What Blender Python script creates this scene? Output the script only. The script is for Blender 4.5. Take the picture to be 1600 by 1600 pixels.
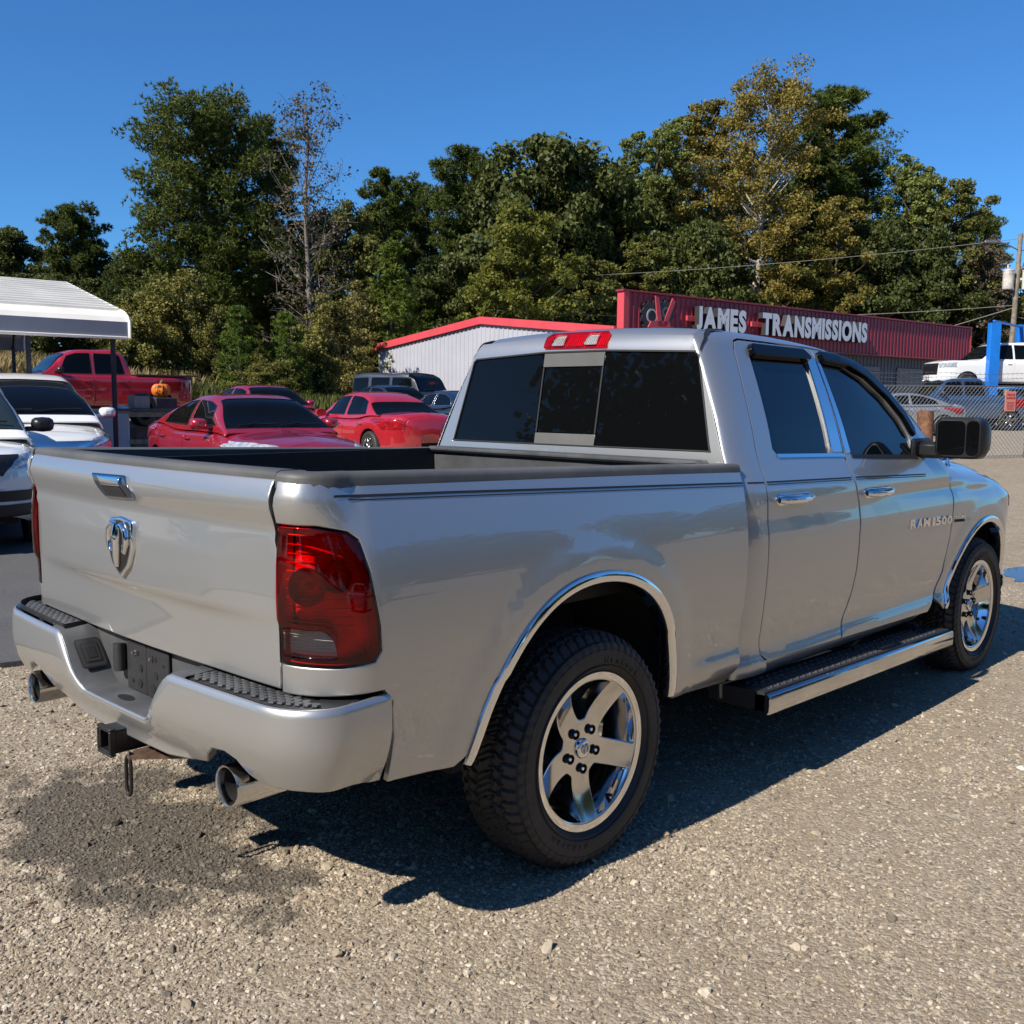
import bpy, math, random
import numpy as np
from mathutils import Vector, Matrix
from mathutils.geometry import delaunay_2d_cdt

for _o in list(bpy.data.objects): bpy.data.objects.remove(_o, do_unlink=True)
SC = bpy.context.scene; COL = SC.collection
R_ = math.radians
random.seed(7); RNG = np.random.default_rng(11)

# ---------- camera ----------
cam_d = bpy.data.cameras.new('camera'); cam = bpy.data.objects.new('camera', cam_d); COL.objects.link(cam)
cam.location = (-2.57047, -3.06027, 1.57475)
cam_d.sensor_width = cam_d.sensor_height = 36; cam_d.lens = 36 * 1574.76 / 1600
cam_d.clip_start = .05; cam_d.clip_end = 5000
_yaw, _pit, _rol = 0.76571, -0.10871, 0.009691
_F = Vector((math.cos(_pit)*math.cos(_yaw), math.cos(_pit)*math.sin(_yaw), math.sin(_pit)))
_r = Vector((math.sin(_yaw), -math.cos(_yaw), 0)); _u = _r.cross(_F)
_R = _r*math.cos(_rol) + _u*math.sin(_rol); _U = -_r*math.sin(_rol) + _u*math.cos(_rol)
cam.rotation_euler = Matrix((( _R.x, _U.x, -_F.x), (_R.y, _U.y, -_F.y), (_R.z, _U.z, -_F.z))).to_euler()
SC.camera = cam

# ---------- sky, sun, exposure ----------
SUN = Vector((-1.155, .05, 1.0)).normalized()          # towards the sun
SUN_EL = math.asin(SUN.z); SUN_AZ = math.atan2(SUN.x, SUN.y)
world = bpy.data.worlds.new('World'); SC.world = world; world.use_nodes = True
_wn = world.node_tree.nodes; _wn.clear()
_sky = _wn.new('ShaderNodeTexSky'); _sky.sky_type = 'NISHITA'; _sky.sun_disc = False
_sky.sun_elevation = SUN_EL; _sky.sun_rotation = SUN_AZ; _sky.altitude = 250
_sky.air_density = 1.0; _sky.dust_density = .25; _sky.ozone_density = 4.0
_bg = _wn.new('ShaderNodeBackground'); _bg.inputs['Strength'].default_value = .076
_wo = _wn.new('ShaderNodeOutputWorld')
_gr = _wn.new('ShaderNodeMix'); _gr.data_type = 'RGBA'; _gr.blend_type = 'MULTIPLY'; _gr.inputs[0].default_value = 1; _gr.inputs[7].default_value = (.43, .88, 1.30, 1)   # deep autumn blue
world.node_tree.links.new(_sky.outputs[0], _gr.inputs[6]); world.node_tree.links.new(_gr.outputs[2], _bg.inputs[0]); world.node_tree.links.new(_bg.outputs[0], _wo.inputs[0])
sun_d = bpy.data.lights.new('sun', 'SUN'); sun_d.energy = 5.0; sun_d.angle = R_(.53); sun_d.color = (1, .94, .84)
sun = bpy.data.objects.new('sun', sun_d); COL.objects.link(sun); sun.location = (0, 0, 60)
sun.rotation_euler = (-SUN).to_track_quat('-Z', 'Y').to_euler()
SC.view_settings.view_transform = 'Standard'; SC.view_settings.look = 'None'
SC.view_settings.exposure = .48; SC.view_settings.gamma = 1; SC.view_settings.use_curve_mapping = False
SC.render.engine = 'CYCLES'
SC.cycles.max_bounces = 8; SC.cycles.transparent_max_bounces = 12; SC.cycles.caustics_reflective = False; SC.cycles.caustics_refractive = False
SC.cycles.sample_clamp_indirect = 6; SC.cycles.use_denoising = True

# ---------- materials ----------
class NT:
    def __init__(s, name):
        s.m = bpy.data.materials.new(name); s.m.use_nodes = True; s.t = s.m.node_tree; s.n = s.t.nodes
        s.p = s.n.get('Principled BSDF'); s.out = s.n.get('Material Output')
    def new(s, typ, **kw):
        n = s.n.new(typ)
        for k, v in kw.items():
            if k in n.inputs: s.set(n, k, v)
            else: setattr(n, k, v)
        return n
    def set(s, n, k, v):
        if hasattr(v, 'is_linked') or isinstance(v, bpy.types.NodeSocket): s.t.links.new(v, n.inputs[k])
        else: n.inputs[k].default_value = v
    def pos(s, obj=False):
        return s.new('ShaderNodeTexCoord').outputs['Object'] if obj else s.new('ShaderNodeNewGeometry').outputs['Position']
    def noise(s, vec, scale, detail=3, rough=.55, dist=0.):
        return s.new('ShaderNodeTexNoise', Vector=vec, Scale=scale, Detail=detail, Roughness=rough, Distortion=dist).outputs['Fac']
    def ramp(s, fac, stops, interp='LINEAR'):
        n = s.new('ShaderNodeValToRGB'); s.t.links.new(fac, n.inputs[0]); c = n.color_ramp; c.interpolation = interp
        while len(c.elements) < len(stops): c.elements.new(.5)
        for e, (p, col) in zip(c.elements, stops):
            e.position = p; e.color = (col[0], col[1], col[2], 1) if not isinstance(col, (int, float)) else (col, col, col, 1)
        return n.outputs[0]
    def mix(s, fac, a, b, mode='MIX'):
        n = s.new('ShaderNodeMix'); n.data_type = 'RGBA'; n.blend_type = mode
        for i, v in ((0, fac), (6, a), (7, b)):
            if isinstance(v, bpy.types.NodeSocket): s.t.links.new(v, n.inputs[i])
            else: n.inputs[i].default_value = v if i == 0 else (v[0], v[1], v[2], 1)
        return n.outputs[2]
    def math(s, op, a, b=0.):
        n = s.new('ShaderNodeMath'); n.operation = op
        for i, v in enumerate((a, b)):
            if isinstance(v, bpy.types.NodeSocket): s.t.links.new(v, n.inputs[i])
            else: n.inputs[i].default_value = v
        return n.outputs[0]
    def bump(s, h, strength=.3, dist=.01, base=None):
        n = s.new('ShaderNodeBump'); n.inputs['Strength'].default_value = strength; n.inputs['Distance'].default_value = dist
        s.t.links.new(h, n.inputs['Height'])
        if base is not None: s.t.links.new(base, n.inputs['Normal'])
        return n.outputs[0]
    def col(s, v):
        if isinstance(v, bpy.types.NodeSocket): s.t.links.new(v, s.p.inputs['Base Color'])
        else: s.p.inputs['Base Color'].default_value = (v[0], v[1], v[2], 1)
        return s
    def pr(s, **kw):
        for k, v in kw.items():
            k = k.replace('_', ' ')
            if isinstance(v, bpy.types.NodeSocket): s.t.links.new(v, s.p.inputs[k])
            else: s.p.inputs[k].default_value = v
        return s

def mat(name, col, rough=.5, metal=0., spec=.5, coat=0., grain=0., gscale=30., var=0., vscale=3., bump=0.):
    """principled material with procedural colour variation and fine relief"""
    t = NT(name); t.pr(Roughness=rough, Metallic=metal, Coat_Weight=coat, Coat_Roughness=.04); t.p.inputs['Specular IOR Level'].default_value = spec
    p = t.pos(True)
    if var > 0:
        f = t.noise(p, vscale, 5, .6)
        c = np.array(col[:3])
        t.col(t.ramp(f, [(.3, tuple(c * (1 - var))), (.7, tuple(np.minimum(c * (1 + var), 1)))]))
    else: t.col(col)
    if grain > 0:
        f2 = t.noise(p, gscale, 4); t.pr(Roughness=t.math('ADD', t.math('MULTIPLY', f2, grain), rough - grain * .5))
    if bump > 0:
        t.pr(Normal=t.bump(t.noise(p, gscale * 2, 3), bump, .004))
    return t.m

def car_paint(name, col, metal=0., rough=.35, coat=1., flake=.0, dirt=.04):
    t = NT(name); p = t.pos(True)
    d = t.noise(p, 1.7, 6, .65)
    c = np.array(col)
    base = t.ramp(d, [(.35, tuple(c)), (.75, tuple(c * (1 - dirt) + np.array((.30, .26, .20)) * dirt))])
    if flake > 0:
        v = t.new('ShaderNodeTexVoronoi', Vector=p, Scale=900.)
        base = t.mix(flake, base, v.outputs['Color'], 'SOFT_LIGHT')
    t.col(base)
    t.pr(Metallic=metal, Coat_Weight=coat, Coat_Roughness=.012, Coat_IOR=1.8,
         Roughness=t.math('ADD', t.math('MULTIPLY', d, .08), rough - .04))
    return t.m

M = {}
M['silver'] = car_paint('silver_paint', (.435, .438, .435), .74, .40, 1., .06, .05)
M['chrome'] = mat('chrome', (.78, .78, .79), .05, 1., grain=.03, gscale=12)
M['lamp_white'] = mat('lamp_white_reflector', (.82, .82, .80), .35, var=.12, vscale=25)
M['red_deep'] = mat('deep_red_housing', (.42, .010, .016), .3, .3, var=.6, vscale=30)
M['chrome_smoke'] = mat('smoked_chrome', (.30, .30, .31), .10, 1., grain=.05)
M['mirror_black'] = mat('mirror_housing_black', (.008, .008, .009), .42, var=.2, vscale=8)
M['chrome_dirty'] = mat('dusty_chrome', (.62, .61, .60), .13, 1., grain=.16, gscale=9, var=.1, vscale=6)
M['alu'] = mat('brushed_metal', (.55, .55, .55), .3, 1., grain=.15)
M['black_plastic'] = mat('black_plastic', (.022, .022, .024), .5, grain=.2, gscale=40, var=.25, vscale=8, bump=.15)
M['grey_plastic'] = mat('worn_grey_plastic', (.060, .062, .066), .55, grain=.25, gscale=18, var=.35, vscale=5, bump=.2)
M['cap_plastic'] = mat('faded_cap_plastic', (.085, .085, .083), .55, grain=.2, gscale=20, var=.25, vscale=3, bump=.2)
M['bed_liner'] = mat('bed_liner', (.018, .018, .020), .6, grain=.2, gscale=30, bump=.3)
M['rubber'] = mat('black_rubber', (.012, .012, .012), .6)
M['tyre'] = mat('tyre_rubber', (.022, .021, .020), .62, grain=.2, gscale=15, var=.45, vscale=5, bump=.1)
M['dark'] = mat('underbody_black', (.010, .010, .010), .8, var=.3, vscale=6)
M['glass_dark'] = mat('tinted_glass', (.003, .0035, .004), .015, spec=.22)
M['glass_blue'] = mat('tinted_side_glass', (.003, .006, .011), .02, spec=.5)
M['glass_clear'] = mat('windscreen_glass', (.02, .03, .03), .02, spec=.6)
M['slider_grey'] = mat('grey_slider_plate', (.115, .112, .105), .35, var=.12, vscale=6)
M['steel_rust'] = mat('rusty_steel', (.11, .065, .045), .7, .3, var=.5, vscale=22, bump=.3)
M['steel_black'] = mat('black_steel', (.025, .024, .023), .45, .4, var=.4, vscale=20, bump=.2)
M['reflector'] = mat('lamp_reflector', (.85, .85, .85), .32, .7, var=.1, vscale=20)
def lens(name, tint, gl=.5):
    t = NT(name)
    tr = t.new('ShaderNodeBsdfTransparent'); tr.inputs[0].default_value = (*tint, 1)
    g = t.new('ShaderNodeBsdfGlossy'); g.inputs['Roughness'].default_value = .03
    fr = t.new('ShaderNodeFresnel'); fr.inputs[0].default_value = 1.5
    mx = t.new('ShaderNodeMixShader'); t.t.links.new(fr.outputs[0], mx.inputs[0]); t.t.links.new(tr.outputs[0], mx.inputs[1]); t.t.links.new(g.outputs[0], mx.inputs[2])
    t.t.links.new(mx.outputs[0], t.out.inputs[0]); return t.m
M['red_lens'] = lens('red_lens', (.97, .05, .06))
M['clear_lens'] = lens('clear_lens', (.85, .85, .85))
M['red_reflect'] = mat('red_reflector', (.80, .03, .035), .35, .15, var=.45, vscale=11)

# ---------- mesh helpers ----------
def mk(name, V, F, mats, parent=None, N=None, smooth=True, mi=None, angle=None):
    me = bpy.data.meshes.new(name); me.from_pydata([tuple(map(float, v)) for v in V], [], [tuple(map(int, f)) for f in F])
    for m_ in (mats if isinstance(mats, (list, tuple)) else [mats]): me.materials.append(M[m_] if isinstance(m_, str) else m_)
    if mi is not None: me.polygons.foreach_set('material_index', list(map(int, mi)))
    me.polygons.foreach_set('use_smooth', [smooth] * len(me.polygons))
    me.update()
    if N is not None: me.normals_split_custom_set_from_vertices([tuple(map(float, n)) for n in N])
    elif angle is not None and smooth: me.set_sharp_from_angle(angle=R_(angle))
    o = bpy.data.objects.new(name, me); COL.objects.link(o)
    if parent is not None: o.parent = parent
    return o
class MB:
    def __init__(s): s.V = []; s.F = []; s.I = []; s.n = 0
    def add(s, VF, i=0):
        V, F = VF; V = np.asarray(V, float).reshape(-1, 3); s.V.append(V); s.F += [tuple(a + s.n for a in f) for f in F]; s.I += [i] * len(F); s.n += len(V); return s
    def build(s, name, mats, parent=None, angle=35, smooth=True):
        return mk(name, np.concatenate(s.V), s.F, mats, parent, smooth=smooth, mi=s.I, angle=angle)
def box(c, sz, b=0., rz=0., M3=None):
    """box by centre and size; b = chamfer"""
    h = np.array(sz, float) / 2; b = min(b, h.min() * .95)
    if b <= 0:
        V = np.array([[sx*h[0], sy*h[1], sz_*h[2]] for sx in (-1, 1) for sy in (-1, 1) for sz_ in (-1, 1)])
        F = [(0,1,3,2),(4,6,7,5),(0,4,5,1),(2,3,7,6),(0,2,6,4),(1,5,7,3)]
    else:
        V = []; F = []; idx = {}
        for sx in (-1, 1):
            for sy in (-1, 1):
                for s3 in (-1, 1):
                    for a in range(3):
                        p = np.array([sx, sy, s3]) * (h - b); p[a] = (sx, sy, s3)[a] * h[a]
                        idx[(sx, sy, s3, a)] = len(V); V.append(p)
        for a in range(3):
            o1, o2 = [(1, 2), (2, 0), (0, 1)][a]
            for s in (-1, 1):
                q = []
                for (p1, p2) in ((-1,-1),(1,-1),(1,1),(-1,1)):
                    k = [0,0,0]; k[a] = s; k[o1] = p1; k[o2] = p2; q.append(idx[(*k, a)])
                F.append(tuple(q if s > 0 else q[::-1]))
            for s1 in (-1, 1):
                for s2 in (-1, 1):
                    q = []
                    for s3 in (-1, 1):
                        k = [0,0,0]; k[a] = s3; k[o1] = s1; k[o2] = s2; q.append((idx[(*k, o1)], idx[(*k, o2)]))
                    f = (q[0][0], q[1][0], q[1][1], q[0][1]); F.append(f if s1*s2 < 0 else f[::-1])
        for sx in (-1, 1):
            for sy in (-1, 1):
                for s3 in (-1, 1):
                    f = tuple(idx[(sx, sy, s3, a)] for a in range(3)); F.append(f if sx*sy*s3 > 0 else f[::-1])
        V = np.array(V)
    if M3 is not None: V = V @ np.array(M3).T
    if rz: c_, s_ = math.cos(rz), math.sin(rz); V = V @ np.array([[c_, s_, 0], [-s_, c_, 0], [0, 0, 1]])
    return V + np.array(c, float), F
def rot(ax, a):
    return np.array(Matrix.Rotation(a, 3, ax))
def xf(VF, M3=None, t=(0, 0, 0)):
    V, F = VF; V = np.asarray(V, float)
    if M3 is not None: V = V @ np.array(M3).T
    return V + np.array(t), F
def mirror_y(VF):
    V, F = VF; return np.asarray(V) * np.array([1, -1, 1]), [tuple(f[::-1]) for f in F]
def tube(path, r, n=10, cap=True, closed=False):
    P = np.array(path, float); k = len(P); rr = np.broadcast_to(np.asarray(r, float), (k,))
    T = np.gradient(P, axis=0) if not closed else np.roll(P, -1, 0) - np.roll(P, 1, 0)
    T /= np.linalg.norm(T, axis=1)[:, None] + 1e-12
    up = np.array([0, 0, 1.]) if abs(T[0][2]) < .9 else np.array([1., 0, 0])
    V = []; a = np.cross(T[0], up); a /= np.linalg.norm(a)
    th = np.linspace(0, 2*np.pi, n, endpoint=False)
    for i in range(k):
        a = a - T[i] * (a @ T[i]); a /= np.linalg.norm(a) + 1e-12; b = np.cross(T[i], a)
        V.append(P[i] + rr[i] * (np.cos(th)[:, None] * a + np.sin(th)[:, None] * b))
    V = np.concatenate(V); F = []
    for i in range(k if closed else k - 1):
        i2 = (i + 1) % k
        for j in range(n): j2 = (j + 1) % n; F.append((i*n+j, i*n+j2, i2*n+j2, i2*n+j))
    if cap and not closed: F.append(tuple(range(n))[::-1]); F.append(tuple((k-1)*n + j for j in range(n)))
    return V, F
def lathe(prof, n=32, axis='y', cap=False):
    """prof: list of (r, h) turned about an axis"""
    th = np.linspace(0, 2*np.pi, n, endpoint=False); V = []; F = []
    for r, h in prof:
        c, s = r*np.cos(th), r*np.sin(th); hh = np.full(n, h)
        V.append(np.stack({'y': (c, hh, s), 'z': (c, s, hh), 'x': (hh, c, s)}[axis], 1))
    for i in range(len(prof) - 1):
        for j in range(n): j2 = (j+1) % n; F.append((i*n+j, i*n+j2, (i+1)*n+j2, (i+1)*n+j))
    if cap: F.append(tuple(range(n))); F.append(tuple((len(prof)-1)*n + j for j in range(n))[::-1])
    return np.concatenate(V), F
def prism(poly, fn0, fn1):
    """closed prism between two mappings of a 2-D polygon"""
    P = np.array(poly, float); n = len(P)
    V = np.concatenate([[fn0(*p) for p in P], [fn1(*p) for p in P]])
    F = [(i, (i+1) % n, n + (i+1) % n, n + i) for i in range(n)] + [tuple(range(n))[::-1], tuple(range(n, 2*n))]
    return V, F
def ccw(P):
    P = np.array(P, float); a = np.sum(P[:, 0]*np.roll(P[:, 1], -1) - np.roll(P[:, 0], -1)*P[:, 1]); return P if a > 0 else P[::-1]
def fillet(P, r):
    P = np.array(P, float); out = []
    for i in range(len(P)):
        a, b, c = P[i-1], P[i], P[(i+1) % len(P)]
        u, v = a - b, c - b; lu, lv = np.linalg.norm(u), np.linalg.norm(v)
        ang = math.acos(np.clip((u @ v) / (lu*lv + 1e-12), -1, 1))
        if ang > R_(155): out.append(b); continue
        d = min(r, lu*.45, lv*.45); p, q = b + u/lu*d, b + v/lv*d
        for t in (0, .25, .5, .75, 1): out.append((1-t)**2*p + 2*t*(1-t)*b + t*t*q)
    return np.array(out)
def resample(P, h):
    out = []
    for a, b in zip(P, np.roll(P, -1, 0)):
        n = max(1, int(math.ceil(np.linalg.norm(b - a) / h - .2)))
        for i in range(n): out.append(a + (b - a) * i / n)
    return np.array(out)
def inset(P, d):
    a = P - np.roll(P, 1, 0); b = np.roll(P, -1, 0) - P
    na = np.stack([-a[:, 1], a[:, 0]], 1); nb = np.stack([-b[:, 1], b[:, 0]], 1)
    na /= np.linalg.norm(na, axis=1)[:, None] + 1e-12; nb /= np.linalg.norm(nb, axis=1)[:, None] + 1e-12
    m = na + nb; m /= np.linalg.norm(m, axis=1)[:, None] + 1e-12
    return P + m * d / np.maximum((m * na).sum(1), .5)[:, None]
def inside(Q, P):
    x, y = Q[:, 0], Q[:, 1]; c = np.zeros(len(Q), bool)
    for (x1, y1), (x2, y2) in zip(P, np.roll(P, -1, 0)):
        k = ((y1 > y) != (y2 > y)); xx = (x2 - x1) * (y - y1) / ((y2 - y1) + 1e-15) + x1; c ^= k & (x < xx)
    return c
def fnormal(fn, uv, flip):
    e = 4e-4; du = fn(uv + [e, 0]) - fn(uv - [e, 0]); dv = fn(uv + [0, e]) - fn(uv - [0, e])
    n = np.cross(du, dv); n /= np.linalg.norm(n, axis=1)[:, None] + 1e-15
    return -n if flip else n
def panel(name, outline, fn, m, parent=None, holes=(), h=.05, edge=.004, fl=.018, off=0., flip=False, mirror=False, r=0., asp=1., draft=0.):
    """skin filling a 2-D outline (with holes), mapped by fn to 3-D, with rolled edges and flanges"""
    scale = np.array([1., asp])
    rings = []
    for k, pl in enumerate([outline, *holes]):
        P = np.array(pl, float) * scale
        if r > 0: P = fillet(P, r)
        P = ccw(resample(P, h * .75)); d = edge if k == 0 else -edge
        rings.append((P, inset(P, d)))
    O = rings[0][0]; pts = [p for rg in rings for q in rg for p in q]; edges = []; s = 0; spans = []
    for P, I in rings:
        n = len(P); spans.append((s, n))
        for b in (s, s + n): edges += [(b + i, b + (i+1) % n) for i in range(n)]
        s += 2 * n
    lo, hi = O.min(0), O.max(0)
    nx, ny = np.maximum(2, np.ceil((hi - lo) / h)).astype(int)
    gx, gy = np.meshgrid(np.linspace(lo[0], hi[0], nx + 1), np.linspace(lo[1], hi[1], ny + 1)); G = np.stack([gx.ravel(), gy.ravel()], 1)
    G = G[inside(G, rings[0][1])]
    for k, (P, I) in enumerate(rings):
        if len(G) and k: G = G[~inside(G, I)]
        if len(G): G = G[pdist(G, I, True) > h * .45]
    allp = np.array(pts + list(G))
    res = delaunay_2d_cdt([Vector(p) for p in allp], edges, [], 0, 1e-7, True)
    V2 = np.array([tuple(v) for v in res[0]]); orig = res[3]
    T = np.array([f for f in res[2] if len(f) == 3]); c = V2[T].mean(1)
    k = inside(c, O)
    for P, I in rings[1:]: k &= ~inside(c, P)
    T = T[k]; mp = {}
    for i, src in enumerate(orig):
        for j in src: mp[j] = i
    a = V2[T[:, 1]] - V2[T[:, 0]]; b = V2[T[:, 2]] - V2[T[:, 0]]; neg = (a[:, 0]*b[:, 1] - a[:, 1]*b[:, 0]) < 0
    T[neg] = T[neg][:, ::-1]
    if flip: T = T[:, ::-1]
    uv = V2 / scale; X = fn(uv); N = fnormal(fn, uv, flip); X = X + N * off
    V = [X]; NN = [N.copy()]; F = [tuple(t) for t in T]; base = len(X)
    for q, (st, n) in enumerate(spans):
        ib = [mp[st + i] for i in range(n)]; ii = [mp[st + n + i] for i in range(n)]
        outw = X[ib] - X[ii]; outw -= N[ib] * (outw * N[ib]).sum(1)[:, None]; outw /= np.linalg.norm(outw, axis=1)[:, None] + 1e-12
        if edge > 0: X[ib] -= N[ib] * edge * .5; NN[0][ib] = N[ib] + outw; NN[0][ib] /= np.linalg.norm(NN[0][ib], axis=1)[:, None]
        if fl != 0:
            V += [X[ib], X[ib] - N[ib] * fl - outw * draft * fl]; NN += [outw, outw]
            sgn = ((q == 0) != flip) == (fl > 0)
            for i in range(n):
                j = (i + 1) % n; f = (base + i, base + n + i, base + n + j, base + j); F.append(f if sgn else f[::-1])
            base += 2 * n
    V = np.concatenate(V); NN = np.concatenate(NN)
    if mirror: V = V * [1, -1, 1]; NN = NN * [1, -1, 1]; F = [f[::-1] for f in F]
    return mk(name, V, F, m, parent, N=NN)
def strip(name, path2, width, fn, m, parent, off=.0015, flip=False, mirror=False, h=.05):
    """thin band along a 2-D path on a surface"""
    P = np.array(path2, float); out = [P[0]]
    for a, b in zip(P[:-1], P[1:]):
        n = max(1, int(np.linalg.norm(b-a)/h))
        out += [a + (b-a)*i/n for i in range(1, n+1)]
    P = np.array(out); t = np.gradient(P, axis=0); t /= np.linalg.norm(t, axis=1)[:, None]; nr = np.stack([-t[:, 1], t[:, 0]], 1)
    uv = np.concatenate([P + nr*width/2, P - nr*width/2]); X = fn(uv) + fnormal(fn, uv, flip)*off; n = len(P)
    F = [(i, n+i, n+i+1, i+1) for i in range(n-1)]
    if flip: F = [f[::-1] for f in F]
    if mirror: X = X*[1, -1, 1]; F = [f[::-1] for f in F]
    return mk(name, X, F, m, parent)
def grid_surf(fn, us, vs, flip=False):
    U_, V_ = np.meshgrid(us, vs, indexing='ij'); X = fn(np.stack([U_.ravel(), V_.ravel()], 1)); n, k = len(us), len(vs)
    F = [(i*k+j, (i+1)*k+j, (i+1)*k+j+1, i*k+j+1) for i in range(n-1) for j in range(k-1)]
    return X, ([f[::-1] for f in F] if flip else F)
_glyph = {}
def text_mesh(s, size, depth, bold=0., bevel=0., align='CENTER'):
    """built-in font turned into a mesh lying in x (reading direction), z (up), y (depth, front at -y)"""
    c = bpy.data.curves.new('lettering', 'FONT'); c.body = s; c.size = size; c.extrude = depth/2; c.offset = bold; c.bevel_depth = bevel; c.align_x = align; c.resolution_u = 4
    o = bpy.data.objects.new('lettering', c); COL.objects.link(o); bpy.context.view_layer.update()
    me = bpy.data.meshes.new_from_object(o.evaluated_get(bpy.context.evaluated_depsgraph_get()))
    V = np.array([v.co[:] for v in me.vertices]).reshape(-1, 3); F = [tuple(p.vertices) for p in me.polygons]
    bpy.data.objects.remove(o); bpy.data.curves.remove(c); bpy.data.meshes.remove(me)
    if not len(V): return V, F
    return np.stack([V[:, 0], -V[:, 2], V[:, 1]], 1), F
def sstep(a, b, x):
    t = np.clip((x - a) / (b - a), 0, 1); return t * t * (3 - 2 * t)
# ---------- object bookkeeping ----------
def tag(o, label, cat, group=None, kind=None):
    o['label'] = label
    if cat: o['category'] = cat
    if group: o['group'] = group
    if kind: o['kind'] = kind
    return o
def thing(name, label, cat, loc=(0, 0, 0), rz=0., group=None):
    o = bpy.data.objects.new(name, None); COL.objects.link(o); o.location = loc; o.rotation_euler = (0, 0, rz); o.empty_display_size = .2
    return tag(o, label, cat, group)
def struct(o, label=None):
    o['kind'] = 'structure'
    if label: o['label'] = label
    return o
def copy_tree(o, parent=None):
    c = o.copy(); COL.objects.link(c)
    if parent is not None: c.parent = parent
    for ch in list(o.children): copy_tree(ch, c)
    return c
def relu(x): return np.where(x > 0, x, 0)
def soft(x, w=2.): return .5 * (x + np.sqrt(x*x + w*w)) - .0
def ground_z(x, y):
    """the yard rises gently away from the road, more steeply towards the woods on the left"""
    x = np.asarray(x, float); y = np.asarray(y, float)
    d = .721*(x + 2.57) + .693*(y + 3.06); l = .721*(y + 3.06) - .693*(x + 2.57)
    z = .0225*relu(soft(d - 7, 3) - .25) + .09*relu(soft(l - 6.5, 2) - .10)*sstep(9, 20, d)
    return np.minimum(z, 6 + 0*z)
def gz(x, y): return float(ground_z(x, y))
# ---------- pickup truck surfaces (metres; x forward from the rear axle, y left, z up) ----------
def sstep(a, b, x):
    t = np.clip((x - a) / (b - a), 0, 1); return t * t * (3 - 2 * t)
def cr(xs, ys):
    xs = np.array(xs, float); ys = np.array(ys, float)
    m = np.gradient(ys, xs)
    def f(x):
        x = np.clip(x, xs[0], xs[-1]); i = np.clip(np.searchsorted(xs, x) - 1, 0, len(xs) - 2)
        hh = xs[i + 1] - xs[i]; t = (x - xs[i]) / hh; t2 = t * t; t3 = t2 * t
        return (2*t3-3*t2+1)*ys[i] + (t3-2*t2+t)*hh*m[i] + (-2*t3+3*t2)*ys[i+1] + (t3-t2)*hh*m[i+1]
    return f
REAR_ARCH = [(-.60,.44),(-.584,.489),(-.553,.58),(-.501,.69),(-.436,.80),(-.354,.90),(-.253,.975),(-.122,1.018),(.03,1.026),(.175,1.004),(.30,.951),(.392,.868),(.455,.767),(.486,.669),(.495,.574),(.497,.50),(.50,.40)]
FRONT_ARCH = [(3.06,.40),(3.075,.50),(3.105,.585),(3.17,.69),(3.28,.80),(3.42,.893),(3.57,.938),(3.70,.94),(3.83,.90),(3.95,.80),(4.035,.67),(4.07,.55),(4.08,.45),(4.08,.40)]
def pdist(P, poly, closed=False):
    A = np.array(poly, float); B = np.roll(A, -1, 0) if closed else None
    if closed: a, b = A, B
    else: a, b = A[:-1], A[1:]
    d = np.full(len(P), 1e9)
    for p, q in zip(a, b):
        v = q - p; t = np.clip(((P - p) @ v) / max(v @ v, 1e-12), 0, 1)
        d = np.minimum(d, np.hypot(*(P - p - t[:, None] * v).T))
    return d
base_y = cr([.38,.45,.50,.56,.65,.80,.95,1.05,1.13,1.20,1.26,1.31,1.345,1.385], [.90,.925,.952,.962,.968,.982,.990,.986,.976,.960,.941,.922,.906,.892])
# cab side: belt at 1.28 then tumblehome to the roof
cab_y = cr([.38,.42,.455,.49,.55,.65,.80,.95,1.04,1.10,1.16,1.22,1.28,1.32,1.50,1.70,1.83,1.90], [.90,.930,.962,.968,.950,.958,.974,.982,.980,.970,.966,.958,.934,.915,.845,.755,.690,.655])
roof_z = cr([.9,1.175,1.486,1.865,2.222,2.455,2.60,2.70,2.85,2.98,3.10,3.2], [1.885,1.897,1.897,1.883,1.852,1.809,1.760,1.710,1.590,1.440,1.28,1.14])
def spl(P, n):
    P = np.array(P, float); d = np.r_[0, np.cumsum(np.hypot(*np.diff(P, axis=0).T))]; t = np.linspace(0, d[-1], n); k = np.ones(9)/9
    q = np.stack([cr(d, P[:, 0])(t), cr(d, P[:, 1])(t)], 1); r = np.pad(q, ((4, 4), (0, 0)), 'edge'); return np.stack([np.convolve(r[:, i], k, 'valid') for i in (0, 1)], 1)
_DA = None
RAW_REAR, RAW_FRONT = REAR_ARCH, FRONT_ARCH
REAR_ARCH = [tuple(p) for p in spl(REAR_ARCH, 46)]; FRONT_ARCH = [tuple(p) for p in spl(FRONT_ARCH, 46)]
def flare(x, z, amp=.010):
    global _DA
    if _DA is None: _DA = [spl(a, 90) for a in (REAR_ARCH, FRONT_ARCH)]
    P = np.stack([x, z], 1); o = np.zeros(len(x))
    for poly in _DA:
        o = np.maximum(o, amp * sstep(.135, .045, pdist(P, poly)))
    return o
def bed_section(x, z):
    e = .99 - base_y(z)
    led = .020 * sstep(.62, .55, z) * sstep(.47, .53, z) * sstep(.52, .75, x) + .0
    cre = .006 * sstep(.752, .742, z)
    return e - led + cre - flare(x, z)
def tg_in(z):
    zz = [.70,.80,.90,.960,.978,.992,1.06,1.15,1.235,1.300,1.318,1.362,1.380,1.40]; ee = [.020,.016,.013,.011,.008,-.002,-.005,-.004,.005,-.018,-.018,-.003,.012,.030]
    return sum(np.interp(z + d, zz, ee) for d in (-.010, -.006, -.002, .002, .006, .010))/6
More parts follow.
